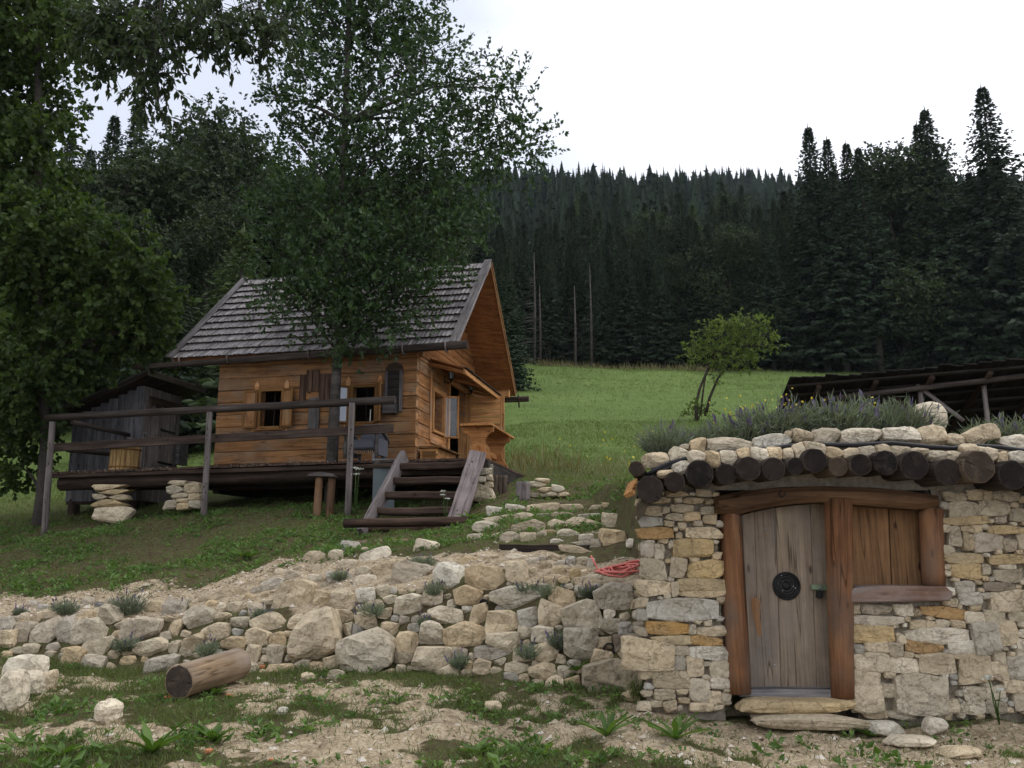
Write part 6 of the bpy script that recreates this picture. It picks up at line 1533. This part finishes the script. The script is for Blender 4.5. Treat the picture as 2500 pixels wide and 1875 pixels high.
def top_h(px, py, D):
    x = by_px(px, D); return EYE + D * tan_el(py) - float(gz(np.array([x]), np.array([D]))[0])
used_xy = []
def free(x, y, r):
    if any((x - a) ** 2 + (y - b) ** 2 < r * r for a, b in used_xy): return False
    used_xy.append((x, y)); return True
# trees whose tops stand out against the sky, one by one
for (px, py, D, lab, k) in ((2015, 300, 77, 'tall spruce rising alone above the right forest, left of the other tall ones', 0), (2062, 335, 76, 'slender spruce top just right of the first tall spruce', 3), (2095, 345, 78, 'thin spruce top between the tall spruces of the right forest', 3), (2145, 352, 75, 'narrow pointed spruce midway along the right forest skyline', 3),
                         (2325, 256, 76, 'tall full spruce standing second from the right edge', 0), (2292, 300, 77, 'slim spruce close on the left of the tall full spruce', 3), (2470, 203, 74, 'tallest spruce at the right edge of the picture', 2), (2405, 420, 76, 'lower spruce between the two tall right spruces', 1),
                         (295, 245, 46, 'spruce tip above the left forest under the hanging boughs', 1), (228, 275, 50, 'pointed spruce at the far left of the left forest skyline', 3), (1235, 620, 44, 'spruce directly behind the cabin gable', 0)):
    x = by_px(px, D); used_xy.append((x, D)); plant(SPR[k], 20, 'spruce_tree', lab, 'tree', None, x, D, top_h(px, py, D), widen=1.2)
for (px, py, D, lab, k) in ((455, 292, 50, 'big rounded broadleaf crown topping the left forest', 0), (560, 350, 54, 'broadleaf tree right of the big rounded crown in the left forest', 1), (380, 350, 44, 'dark broadleaf tree below the spruce tip in the left forest', 1), (2210, 395, 78, 'round leafy crown on the right forest skyline', 0), (2260, 380, 80, 'leafy crown left of the tall full spruce', 1), (1660, 640, 80, 'rounded dark broadleaf crown among the spruces at the meadow edge', 0)):
    x = by_px(px, D); used_xy.append((x, D)); plant(BRD[k], 14, 'broadleaf_tree', lab, 'tree', None, x, D, top_h(px, py, D), widen=1.15)
# small ones
x = by_px(413, 27); plant(SML[0], 6, 'young_spruce', 'small young spruce between the maple and the cabin roof', 'tree', None, x, 27, top_h(413, 600, 27), widen=1.1)
x = by_px(585, 29); plant(SML[0], 6, 'young_larch', 'pale young conifer rising behind the cabin roof ridge', 'tree', None, x, 29, top_h(585, 560, 29), L_larch, widen=1.5)
x = by_px(490, 33); plant(BRD[1], 14, 'bush_tree', 'bushy tree between the outhouse and the cabin on the meadow', 'tree', None, x, 33, 4.6, L_beech, widen=1.5)
# the front edge of the forest, then the ranks behind it
SKX = [-800, 0, 150, 250, 350, 450, 600, 750, 1000, 1150, 1230, 1300, 1700, 1900, 1980, 2050, 2500, 3500]; SKY_ = [250, 250, 270, 310, 330, 300, 345, 355, 400, 430, 520, 470, 440, 430, 390, 385, 380, 380]; SKV = 130
def rank(n, x0, x1, y0, y1, h0, h1, r, label, group, broad=.0, larch=.05, tries=30):
    for i in range(n):
        for _ in range(tries):
            x, y = R.uniform(x0, x1), R.uniform(y0, y1)
            if free(x, y, r): break
        else: continue
        q = R.random(); h = R.uniform(h0, h1); px_ = 1250 + x / y * FPX / 1.03
        h = max(4.5, min(h, top_h(px_, np.interp(px_, SKX, SKY_) + R.uniform(0, SKV if px_ > 1150 else 60), y)))
        if q < broad: plant(R.choice(BRD), 14, 'broadleaf_tree', label[1], 'tree', group + ', broadleaf', x, y, h * .85, widen=1.1)
        else: plant(R.choice(SPR), 20, 'spruce_tree', label[0], 'tree', group, x, y, h, L_larch if q > 1 - larch else None, widen=R.uniform(.9, 1.25))
rank(34, -3, 32, 77, 82, 11, 15.5, 1.5, ('dark spruce in the front rank along the top of the meadow', 'broadleaf tree in the front rank at the meadow edge'), 'front rank at the meadow edge', .06)
rank(34, -8, 36, 83, 98, 14, 19, 2.0, ('dark spruce behind the front rank above the meadow', 'broadleaf tree behind the front rank above the meadow'), 'second rank above the meadow', .06, .08)
rank(48, -25, 52, 99, 140, 15, 21, 2.6, ('distant spruce on the slope above the forest edge', 'distant broadleaf tree on the slope above the forest edge'), 'trees on the slope above', .10, .12)
rank(40, 22, 58, 75, 86, 15, 20, 1.7, ('dark spruce in the high forest at right behind the shed', 'broadleaf tree in the high forest at right'), 'high forest at right', .04, .03)
rank(34, 26, 70, 83, 110, 18, 23, 2.4, ('tall dark spruce deep in the forest at right', 'broadleaf tree deep in the forest at right'), 'deep forest at right', .04, .03)
rank(36, -34, -5, 42, 62, 13, 18, 1.9, ('dark spruce in the forest behind the cabin', 'dark broadleaf tree in the forest behind the cabin'), 'forest behind the cabin', .45, .06)
rank(30, -48, -6, 63, 90, 15, 20, 2.6, ('spruce deep in the forest behind the cabin', 'broadleaf tree deep in the forest behind the cabin'), 'deep forest behind the cabin', .3, .06)
rank(10, -30, -13, 30, 41, 9, 13, 2.2, ('spruce close behind the outhouse at left', 'broadleaf tree close behind the outhouse at left'), 'trees close behind the outhouse', .6, .0)
# bare dead trees at the wood's edge
for (px, yt, D, lab) in ((1305, 610, 75.0, 'grey dead spruce with bare twigs at the meadow edge right of the cabin'), (1318, 690, 75.6, 'short dead grey stem beside the bare dead spruce'), (1404, 690, 75.3, 'pale bare trunk, left of two at the forest edge'), (1443, 640, 75.3, 'pale bare trunk, right of two at the forest edge')):
    x = by_px(px, D); b_ = gp(x, D, -.3); h = top_h(px, yt, D); t = thing('dead_tree', b_, lab, 'tree')
    tube('trunk', [b_, b_ + Vector((.05, 0, h * .5)), b_ + Vector((0, 0, h))], [.15, .11, .03], M_trunk, t, n=8)
    V, F = [], []
    for i in range(70 if 'twigs' in lab else 16):
        z_ = h * R.uniform(.12, .97); a = R.uniform(0, 6.28); ln = (1 - z_ / h) * 1.9 + .3; p = b_ + Vector((0, 0, z_)); q = p + Vector((math.cos(a) * ln, math.sin(a) * ln, -.25 * ln))
        v, f = tube_vf([p, p.lerp(q, .5) + Vector((0, 0, .06)), q], [.03, .02, .008], 3); o = len(V); V += v; F += [tuple(o + k for k in g_) for g_ in f]
    solid('dead_twigs', V, F, M_trunk, t)['kind'] = 'stuff'
# the wooded hill beyond
def far_wood():
    rng = np.random.default_rng(5); n = 11000
    y = 135 + 375 * rng.uniform(0, 1, n) ** .62; x = (rng.uniform(-.68, .72, n)) * y; z = gz(x, y); h = rng.uniform(6, 16, n) * (.75 + .5 * rng.uniform(0, 1, n)); wide = np.where(rng.uniform(0, 1, n) < .22, 1.7, rng.uniform(.8, 1.25, n))
    tiers, nb_ = 6, 4; P, Dv, Ls, Ws, Rn = [], [], [], [], []
    for t in range(tiers):
        f = t / tiers
        for b in range(nb_):
            a = rng.uniform(0, 6.28, n); rad = (1 - f) ** .9
            p = np.stack([x, y, z + h * (.12 + .84 * f)], -1); d = np.stack([np.cos(a), np.sin(a), -.35 + .5 * f + 0 * a], -1)
            P.append(p); Dv.append(d); L_ = h * (.15 * rad + .02) * rng.uniform(.75, 1.2, n) * wide; Ls.append(L_); Ws.append(L_ * .7); Rn.append(rng.uniform(0, .6, n))
    P.append(np.stack([x, y, z + h * .78], -1)); Dv.append(np.tile([0, 0, 1.], (n, 1))); Ls.append(h * .22 / wide); Ws.append(h * .045); Rn.append(rng.uniform(0, .5, n))
    for _ in range(3): P.append(np.stack([x, y, z - 1], -1)); Dv.append(np.tile([0, 0, 1.], (n, 1))); Ls.append(h * .98); Ws.append(h * .26 * wide); Rn.append(rng.uniform(0, .4, n))
    P, Dv, Ls, Ws, Rn = map(np.concatenate, (P, Dv, Ls, Ws, Rn)); V, F = leaf_vf(P, Dv, Ls, Ws, rng, fold=.0, mid=.28)
    o = cloud('far_forest', V, F, Rn, L_spruce); tag(o, 'dense conifer forest covering the far hillside', 'forest', kind='stuff')
far_wood()

# the small hawthorn on the meadow
hb_ = hit(1700, 1022); HX = lambda px, py: at(px, py, hb_.y)
big_tree('hawthorn_tree', 'small bright green bushy tree on the meadow with curved dark stems', hb_,
         [hb_ - Vector((0, 0, .2)), HX(1700, 985), HX(1708, 950), HX(1722, 915), HX(1735, 880)], [.07, .055, .05, .04, .025],
         [(1760, 830, 55, 0), (1720, 850, 45, .2), (1800, 825, 50, -.2), (1840, 850, 40, .2), (1780, 795, 40, 0), (1820, 790, 30, .2), (1870, 815, 28, 0), (1890, 845, 18, 0), (1690, 865, 26, 0), (1760, 875, 40, -.2), (1815, 880, 35, .3), (1850, 785, 22, 0), (1720, 800, 22, 0), (1705, 985, 18, 0), (1740, 925, 14, .1), (1725, 1000, 22, 0), (1682, 1005, 22, .1)],
         hb_.y, 150, 15, .085, .05, L_bright, M_bark, 33, droop=.2, tw=.3, shell=.5, r0=.028)
hw = bpy.data.objects['hawthorn_tree']
tube('stem', [HX(1722, 1015), HX(1733, 970), HX(1752, 925), HX(1775, 892), HX(1800, 860)], [.055, .05, .042, .03, .02], M_bark, hw, n=8)
tube('stem', [HX(1710, 1015), HX(1716, 960), HX(1722, 920), HX(1745, 870)], [.04, .035, .03, .018], M_bark, hw, n=8)

# each forest tree named by its place in its rank, counted from the left as seen
def ordinal(i):
    ones = ['first', 'second', 'third', 'fourth', 'fifth', 'sixth', 'seventh', 'eighth', 'ninth', 'tenth', 'eleventh', 'twelfth', 'thirteenth', 'fourteenth', 'fifteenth', 'sixteenth', 'seventeenth', 'eighteenth', 'nineteenth']
    if i < 19: return ones[i]
    t, u = divmod(i + 1, 10); tens = {2: 'twenty', 3: 'thirty', 4: 'forty', 5: 'fifty'}[t]
    return (tens[:-1] + 'ieth') if u == 0 else tens + '-' + ones[u - 1]
_g = {}
for o in list(COL.objects):
    if o.type == 'EMPTY' and o.get('group') and o.name.split('.')[0] in ('spruce_tree', 'broadleaf_tree'): _g.setdefault(o['label'], []).append(o)
for lab, os_ in _g.items():
    os_.sort(key=lambda o: o.matrix_basis.translation.x / o.matrix_basis.translation.y)
    for i, o in enumerate(os_): o['label'] = f"{lab}, {ordinal(i)} from the left"
# ------------------------------------------------------------------ lavender and other plants
L_lav = leafmat('lavender_leaf', (0.105, 0.125, 0.088), (0.225, 0.255, 0.19), trans=0.25, rough=.8)
L_pur = leafmat('lavender_flower', (0.080, 0.064, 0.125), (0.15, 0.125, 0.215), trans=0.2, rough=.8)
L_yel = leafmat('yellow_flower', (0.50, 0.38, 0.03), (0.62, 0.50, 0.06), trans=0.2)
L_dock = leafmat('dock_leaf', (0.060, 0.115, 0.022), (0.120, 0.20, 0.045), trans=0.35)
def lavender(c, r, h, label, group, n=420, flowers=.25, seed=0):
    rng = np.random.default_rng(int(abs(c.x * 1000) + abs(c.z * 777)) + seed)
    t = thing('lavender_bush', c, label, 'bush', group)
    a = rng.uniform(0, 6.28, n); rr = r * rng.uniform(0, 1, n) ** .5
    base = np.stack([np.cos(a) * rr * .35, np.sin(a) * rr * .35, np.zeros(n)], -1) + np.array(c[:]) - np.array([0, 0, .03])
    tip = np.stack([np.cos(a) * rr, np.sin(a) * rr, h * rng.uniform(.6, 1.0, n) * (1 - .35 * (rr / r) ** 2)], -1); d = tip + rng.normal(0, .1, (n, 3)) * r
    ln = np.linalg.norm(d, axis=1)
    P, Dd, Ls, Ws = [base], [d], [ln], [np.full(n, .006 + r * .02)]
    for k in range(3):
        f = rng.uniform(.25, .95, n); P.append(base + d * f[:, None]); Dd.append(unit(d) + rng.normal(0, .6, (n, 3))); Ls.append(ln * .22 + .02); Ws.append(np.full(n, .006 + r * .018))
    P, Dd, Ls, Ws = map(np.concatenate, (P, Dd, Ls, Ws)); V, F = leaf_vf(P, Dd, Ls, Ws, rng, fold=.03)
    cloud('foliage', V, F, rng.uniform(0, 1, len(P)), L_lav, t)['kind'] = 'stuff'
    m = int(n * flowers)
    if m > 3:
        i = rng.choice(n, m, replace=False); b = base[i] + d[i] * .9; up = unit(d[i]) + np.array([0, 0, .8])
        V, F = leaf_vf(np.concatenate([b, b + unit(up) * .035]), np.concatenate([up, up + rng.normal(0, .3, (m, 3))]), .05 + r * .06, .016 + r * .03, rng, fold=.02)
        cloud('flower', V, F, rng.uniform(0, 1, 2 * m), L_pur, t)['kind'] = 'stuff'
    return t
NAMES = ['leftmost', 'second', 'third', 'fourth', 'fifth', 'sixth', 'seventh', 'eighth', 'ninth', 'tenth', 'eleventh', 'twelfth', 'thirteenth', 'fourteenth', 'fifteenth', 'sixteenth', 'seventeenth', 'eighteenth', 'last']
ws = sorted([(1034, 1372, 17), (1063, 1440, 19), (912, 1492, 17), (1038, 1516, 16), (1284, 1432, 22), (1343, 1438, 26), (1432, 1442, 17), (1291, 1590, 20), (1365, 1568, 17), (1121, 1612, 18), (170, 1486, 22), (325, 1482, 30), (452, 1478, 15), (645, 1492, 16), (830, 1405, 14), (318, 1572, 20), (515, 1586, 20), (60, 1492, 12)])
for i, (px, py, r) in enumerate(ws):
    c = hit(px, py + r * .5) + Vector((0, -.10, .0)); q = r * c.y / FPX * R.uniform(.75, 1.25)
    lavender(c, q * R.uniform(1.0, 1.5), q * R.uniform(1.5, 2.3), f'{NAMES[i]} grey-green lavender tuft from the left growing in the retaining wall', 'lavender tufts in the wall', n=170, flowers=.03)
for i, (X, Yb, Dd_, r, h) in enumerate(((270, 520, .35, .20, .32), (430, 470, .5, .22, .28), (700, 470, .55, .30, .36), (870, 455, .5, .32, .45), (1040, 440, .6, .30, .42), (1200, 440, .45, .30, .46), (1370, 440, .55, .32, .48), (1540, 440, .5, .30, .46), (2060, 440, .55, .28, .38), (2190, 470, .6, .30, .40))):
    c = f5(X, Yb, Dd_); c.z = float(roofz(np.array([c.x]), np.array([c.y]))[0])
    lavender(c, r, h, ['grey-green plant at the left end of the cellar roof', 'low lavender second from the left end of the cellar roof', 'lavender bush third from the left on the cellar roof', 'lavender bush fourth from the left on the cellar roof', 'lavender bush fifth from the left on the cellar roof', 'lavender bush sixth from the left on the cellar roof', 'lavender bush seventh from the left, left of the round boulder', 'lavender bush right beside the round boulder on the cellar roof', 'lavender right of the round boulder on the cellar roof', 'rightmost lavender bush on the cellar roof'][i],
             'lavender on the cellar roof', n=430, flowers=.02 if i < 2 else .07, seed=i)
# yellow-flowered stems and grass on the cellar roof
def roof_scatter(n, x0, x1, y0, y1):
    x = RNG.uniform(x0, x1, n); y = RNG.uniform(y0, y1, n); return np.stack([x, y, roofz(x, y)], -1)
grassfield('roof_grass', 'thin grass growing over the soil of the cellar roof', roof_scatter(9000, 1.35, 6.2, 7.45, 12.2), .13, .007, L_grass, .5)
P = roof_scatter(26, 1.9, 3.4, 7.7, 8.6); V, F = leaf_vf(np.repeat(P, 3, 0) + RNG.normal(0, .05, (78, 3)) + np.array([0, 0, .42]), RNG.normal(size=(78, 3)), .03, .022)
tag(cloud('yellow_blossom', V, F, RNG.uniform(0, 1, 78), L_yel), 'tiny yellow blossoms above the lavender on the cellar roof', 'flowers', kind='stuff')
P = scatter(45, 1.2, 5.5, 18, 24, lambda x, y, s: np.exp(-((x - 2.6) / 1.6) ** 2) + 0 * y); n = len(P)
V, F = leaf_vf(P + np.array([0, 0, .45]) + RNG.normal(0, .08, (n, 3)), RNG.normal(size=(n, 3)), .07, .06); tag(cloud('meadow_blossom', V, F, RNG.uniform(0, 1, n), L_yel), 'yellow wild flowers in the tall grass beside the cabin', 'flowers', kind='stuff')

def rosette(c, n, ln, wd, label, name='dock_plant', up=.9, mat=L_dock, cat='plant'):
    t = thing(name, c, label, cat)
    for i in range(n):
        a = i * 2.4 + R.uniform(-.3, .3); el = R.uniform(.5, 1.2) * up; l_ = ln * R.uniform(.7, 1.15); w = wd * R.uniform(.8, 1.2)
        d = Vector((math.cos(a) * math.cos(el), math.sin(a) * math.cos(el), math.sin(el))); s = Vector((-math.sin(a), math.cos(a), 0)); V = []; F = []
        for k in range(6):
            f = k / 5; q = c + d * l_ * f + Vector((math.cos(a), math.sin(a), -.9)) * l_ * .16 * f * f; ww = w * (math.sin(math.pi * min(1, f * .86 + .1)) ** .8) * (1 if k % 2 else .72)
            V += [q - s * ww / 2 + Vector((0, 0, .012)), q, q + s * ww / 2 + Vector((0, 0, .012))]
        for k in range(5):
            o = k * 3; F += [(o, o + 1, o + 4, o + 3), (o + 1, o + 2, o + 5, o + 4)]
        me = mesh_data('leaf', [v[:] for v in V], F, True); attr(me, 'rnd', [R.random()] * len(V)); put('leaf', me, mat, t)
    return t
rosette(hit(372, 1842), 11, .26, .055, 'large jagged dock plant in the left foreground')
rosette(hit(1650, 1806), 10, .24, .05, 'upright long-leaved plant in the foreground before the cellar')
rosette(hit(1480, 1800), 9, .22, .05, 'leafy plant in the centre right foreground left of the upright one')
rosette(hit(520, 1812), 12, .14, .07, 'bushy low plant right of the large dock in the foreground')
rosette(hit(150, 1850), 10, .16, .06, 'low leafy plant in the bottom left corner', up=.7)
rosette(hit(1160, 1842), 9, .13, .06, 'low leafy plant at the bottom centre', up=.6)
rosette(hit(2120, 1800), 10, .14, .07, 'broad-leaved plant before the doorstep slab', up=.7)
rosette(hit(1410, 1640), 8, .14, .07, 'leafy weed at the wall foot below the lower drain pipe', up=.8)
rosette(hit(525, 1700), 7, .12, .05, 'small upright weed just right of the lying log', up=.9)
rosette(hit(600, 1366), 12, .22, .10, 'dark leafy clump on the gravel bank left of centre', up=.7, mat=L_weed)
rosette(hit(880, 1218), 14, .30, .16, 'big-leaved plant under the terrace left of the grey sheet', up=.9, mat=L_weed)
rosette(hit(1215, 1200), 12, .24, .08, 'leafy plant behind the corner pier of the terrace', up=.9, mat=L_weed)
rosette(hit(1150, 1270), 14, .22, .07, 'green weeds at the right of the stair foot', up=.9)
rosette(hit(1495, 1262), 9, .18, .09, 'broad green leaves above the stone steps', up=.7)
for i, (px, py) in enumerate(((1555, 1712), (1600, 1690), (1800, 1730), (1640, 1722))):      # grass tufts at the foot of the cellar
    c = hit(px, py); n = 90; P = np.tile(c[:], (n, 1)) + RNG.normal(0, .03, (n, 3)) * np.array([1, 1, 0]); d = RNG.normal(0, .35, (n, 3)); d[:, 2] = 1
    V, F = leaf_vf(P, d, RNG.uniform(.12, .26, n), .007, fold=.1); o = cloud('grass_tuft', V, F, RNG.uniform(0, 1, n), L_grass)
    tag(o, ['grass tuft at the left corner of the cellar foot', 'grass tuft under the cellar left pier', 'grass tuft at the left end of the doorstep slab', 'grass tuft midway along the cellar left pier'][i], 'grass', 'tufts at the cellar foot')
def umbel(px, py, D, h, label, k=5):
    c = gp(by_px(px, D) , D) if D > 9 else hit(px, py)
    t = thing('umbel_flower', c, label, 'flower')
    for i in range(k):
        top = c + Vector((R.uniform(-.10, .10) * h, R.uniform(-.08, .08), h * R.uniform(.75, 1.05))); tube('stem', [c, c.lerp(top, .5) + Vector((R.uniform(-.02, .02), 0, 0)), top], [.006, .005, .003], L_dock, t, n=5)
        n = 40; P = np.array(top[:]) + RNG.normal(0, .035 * h, (n, 3)) * np.array([1, 1, .2]); d = RNG.normal(0, .6, (n, 3)); d[:, 2] = .6
        V, F = leaf_vf(P, d, .016, .016); me = mesh_data('blossom', V, F); put('blossom', me, M_white, t)['kind'] = 'stuff'
umbel(2330, 1755, 7, .42, 'tall pale umbel flower before the cellar wall at right')
umbel(2440, 1770, 7, .34, 'thin grassy umbel at the right edge before the cellar wall', 3)
umbel(1640, 1025, 12.5, .75, 'white umbel on the meadow left of the small hawthorn', 4)
umbel(884, 1215, 15.2, 1.0, 'white umbel flower standing under the terrace edge', 3)
umbel(1095, 1245, 14.0, .55, 'white umbel seen through the stair treads', 3)

# ------------------------------------------------------------------ loose things
lp0, lp1 = hit(432, 1697), hit(592, 1662)
rr_ = .165; p0 = Vector((lp0.x - .08, 7.55, 0)); p1 = Vector((lp1.x + .02, 8.3, 0))
p0 = at(437, 1664, 7.35); p1 = at(580, 1620, 8.15)
tag(log('felled_log', p0, p1, .136, .140, M_felled, n=24, seg=8, jit=.03, endmat=M_end, color=(2.2, 2.1, 2.0), rim=True), 'thick peeled log lying on the ground before the retaining wall', 'log')
for (px, py, w, h, d, lab, k) in ((10, 1700, 52, 96, .26, 'tall white boulder standing at the left edge', 'w'), (50, 1636, 84, 54, .26, 'white boulder on top of the small group at the left edge', 'w'), (66, 1676, 66, 56, .28, 'squarish pinkish stone under the top white boulder', 'p'), (105, 1668, 30, 44, .18, 'small pale stone on the right of the left boulder group', 'p'), (254, 1743, 56, 52, .16, 'single pale rock lying in the left foreground', 'w'),
                               (1012, 1355 - 3, 4, 4, .02, '', 'w'), (2165, 1784, 78, 34, .2, 'pale rounded stone right of the doorstep', 'w'), (2230, 1815, 100, 22, .2, 'flat white stone in the grass right of the doorstep', 'w'), (1205, 1728, 38, 22, .12, 'small pale stone in the bare strip at the centre', 'b'), (2290, 1778, 44, 36, .15, 'small white stone under the tall umbel flower', 'w'), (688, 1738, 22, 18, .08, 'small white stone in the grass right of the log', 'w'), (2360, 1842, 80, 20, .2, 'flat pale stone at the bottom right', 'p')):
    if not lab: continue
    g_ = hit(px, py + h * .42); q = g_.y / FPX * 1.04
    tag(rock('boulder' if w > 50 else 'rock', g_ + Vector((0, d * .3, h * q * .42)), w * q, d * 1.2, h * q, M_stone, color=pal(k), sub=3, box=.45, cuts=12, rough=.05, lo=.78, hi=.97), lab, 'boulder' if w > 50 else 'rock', 'loose rocks on the ground')
for i, (px, py, s) in enumerate(((411, 1708, 14), (640, 1632, 12), (560, 1702, 12), (508, 1838, 14), (663, 1858, 10))):
    g_ = hit(px, py); q = g_.y / FPX
    tag(rock('brick_fragment', g_ + Vector((0, 0, s * q * .25)), s * q * 1.3, s * q, s * q * .8, M_orange, box=.35, cuts=6), ['bright orange brick bit in front of the lying log', 'brick bit at the wall foot right of the log', 'brick bit between the log and the foreground', 'small brick bit in the foreground right of the dock plant', 'smallest brick bit at the bottom edge'][i], 'brick')
# red hose, coiled, one end rising to the stones
hc = hit(1515, 1404); hp = []
for i in range(190):
    t = i / 189; a = t * 6.283 * 5.2; r_ = .17 + .07 * math.sin(a * .37 + 1) + .03 * math.sin(a * 1.7)
    x_, y_ = hc.x + r_ * 1.05 * math.cos(a), hc.y + .04 + r_ * .62 * math.sin(a + .3 * math.sin(a * .2)); hp.append((x_, y_, float(gz(np.array([x_]), np.array([y_]))[0]) + .014 + .022 * t * 2 + .012 * math.sin(a * 2.3)))
e0 = Vector(hp[-1]); ea, eb = hit(1460, 1398) + Vector((0, -.03, .03)), at(1443, 1357, hit(1455, 1392).y)
hp += [tuple(e0.lerp(ea, .5) + Vector((0, -.05, 0))), tuple(ea), tuple(ea.lerp(eb, .5)), tuple(eb)]
V, F = tube_vf(hp, .0105, 8); hs_ = solid('garden_hose', V, F, M_hose, None, smooth=True)
tag(hs_, 'coiled red rubber hose lying on the wall top beside the cellar', 'hose')

# ------------------------------------------------------------------ thin haze in the air
V = [(x, y, z) for x in (-1000, 1000) for y in (-60, 1300) for z in (-12, 330)]
F = [(0, 1, 3, 2), (4, 6, 7, 5), (0, 4, 5, 1), (2, 3, 7, 6), (0, 2, 6, 4), (1, 5, 7, 3)]
hm = bpy.data.materials.new('haze'); hm.use_nodes = True; hn = hm.node_tree; hn.nodes.clear()
ho = hn.nodes.new('ShaderNodeOutputMaterial'); hv_ = hn.nodes.new('ShaderNodeVolumePrincipled'); hv_.inputs['Color'].default_value = (0.80, 0.88, 1.0, 1); hv_.inputs['Density'].default_value = 0.0001
hn.links.new(hv_.outputs[0], ho.inputs['Volume'])
hz = put('haze', mesh_data('haze', V, F), hm); tag(hz, 'thin bluish haze over the far hillside', 'haze', kind='stuff')
tri = sum(len(m.loops) - 2 * len(m.polygons) for m in {o.data for o in COL.objects if o.type == 'MESH'}); print('TRIS', tri)
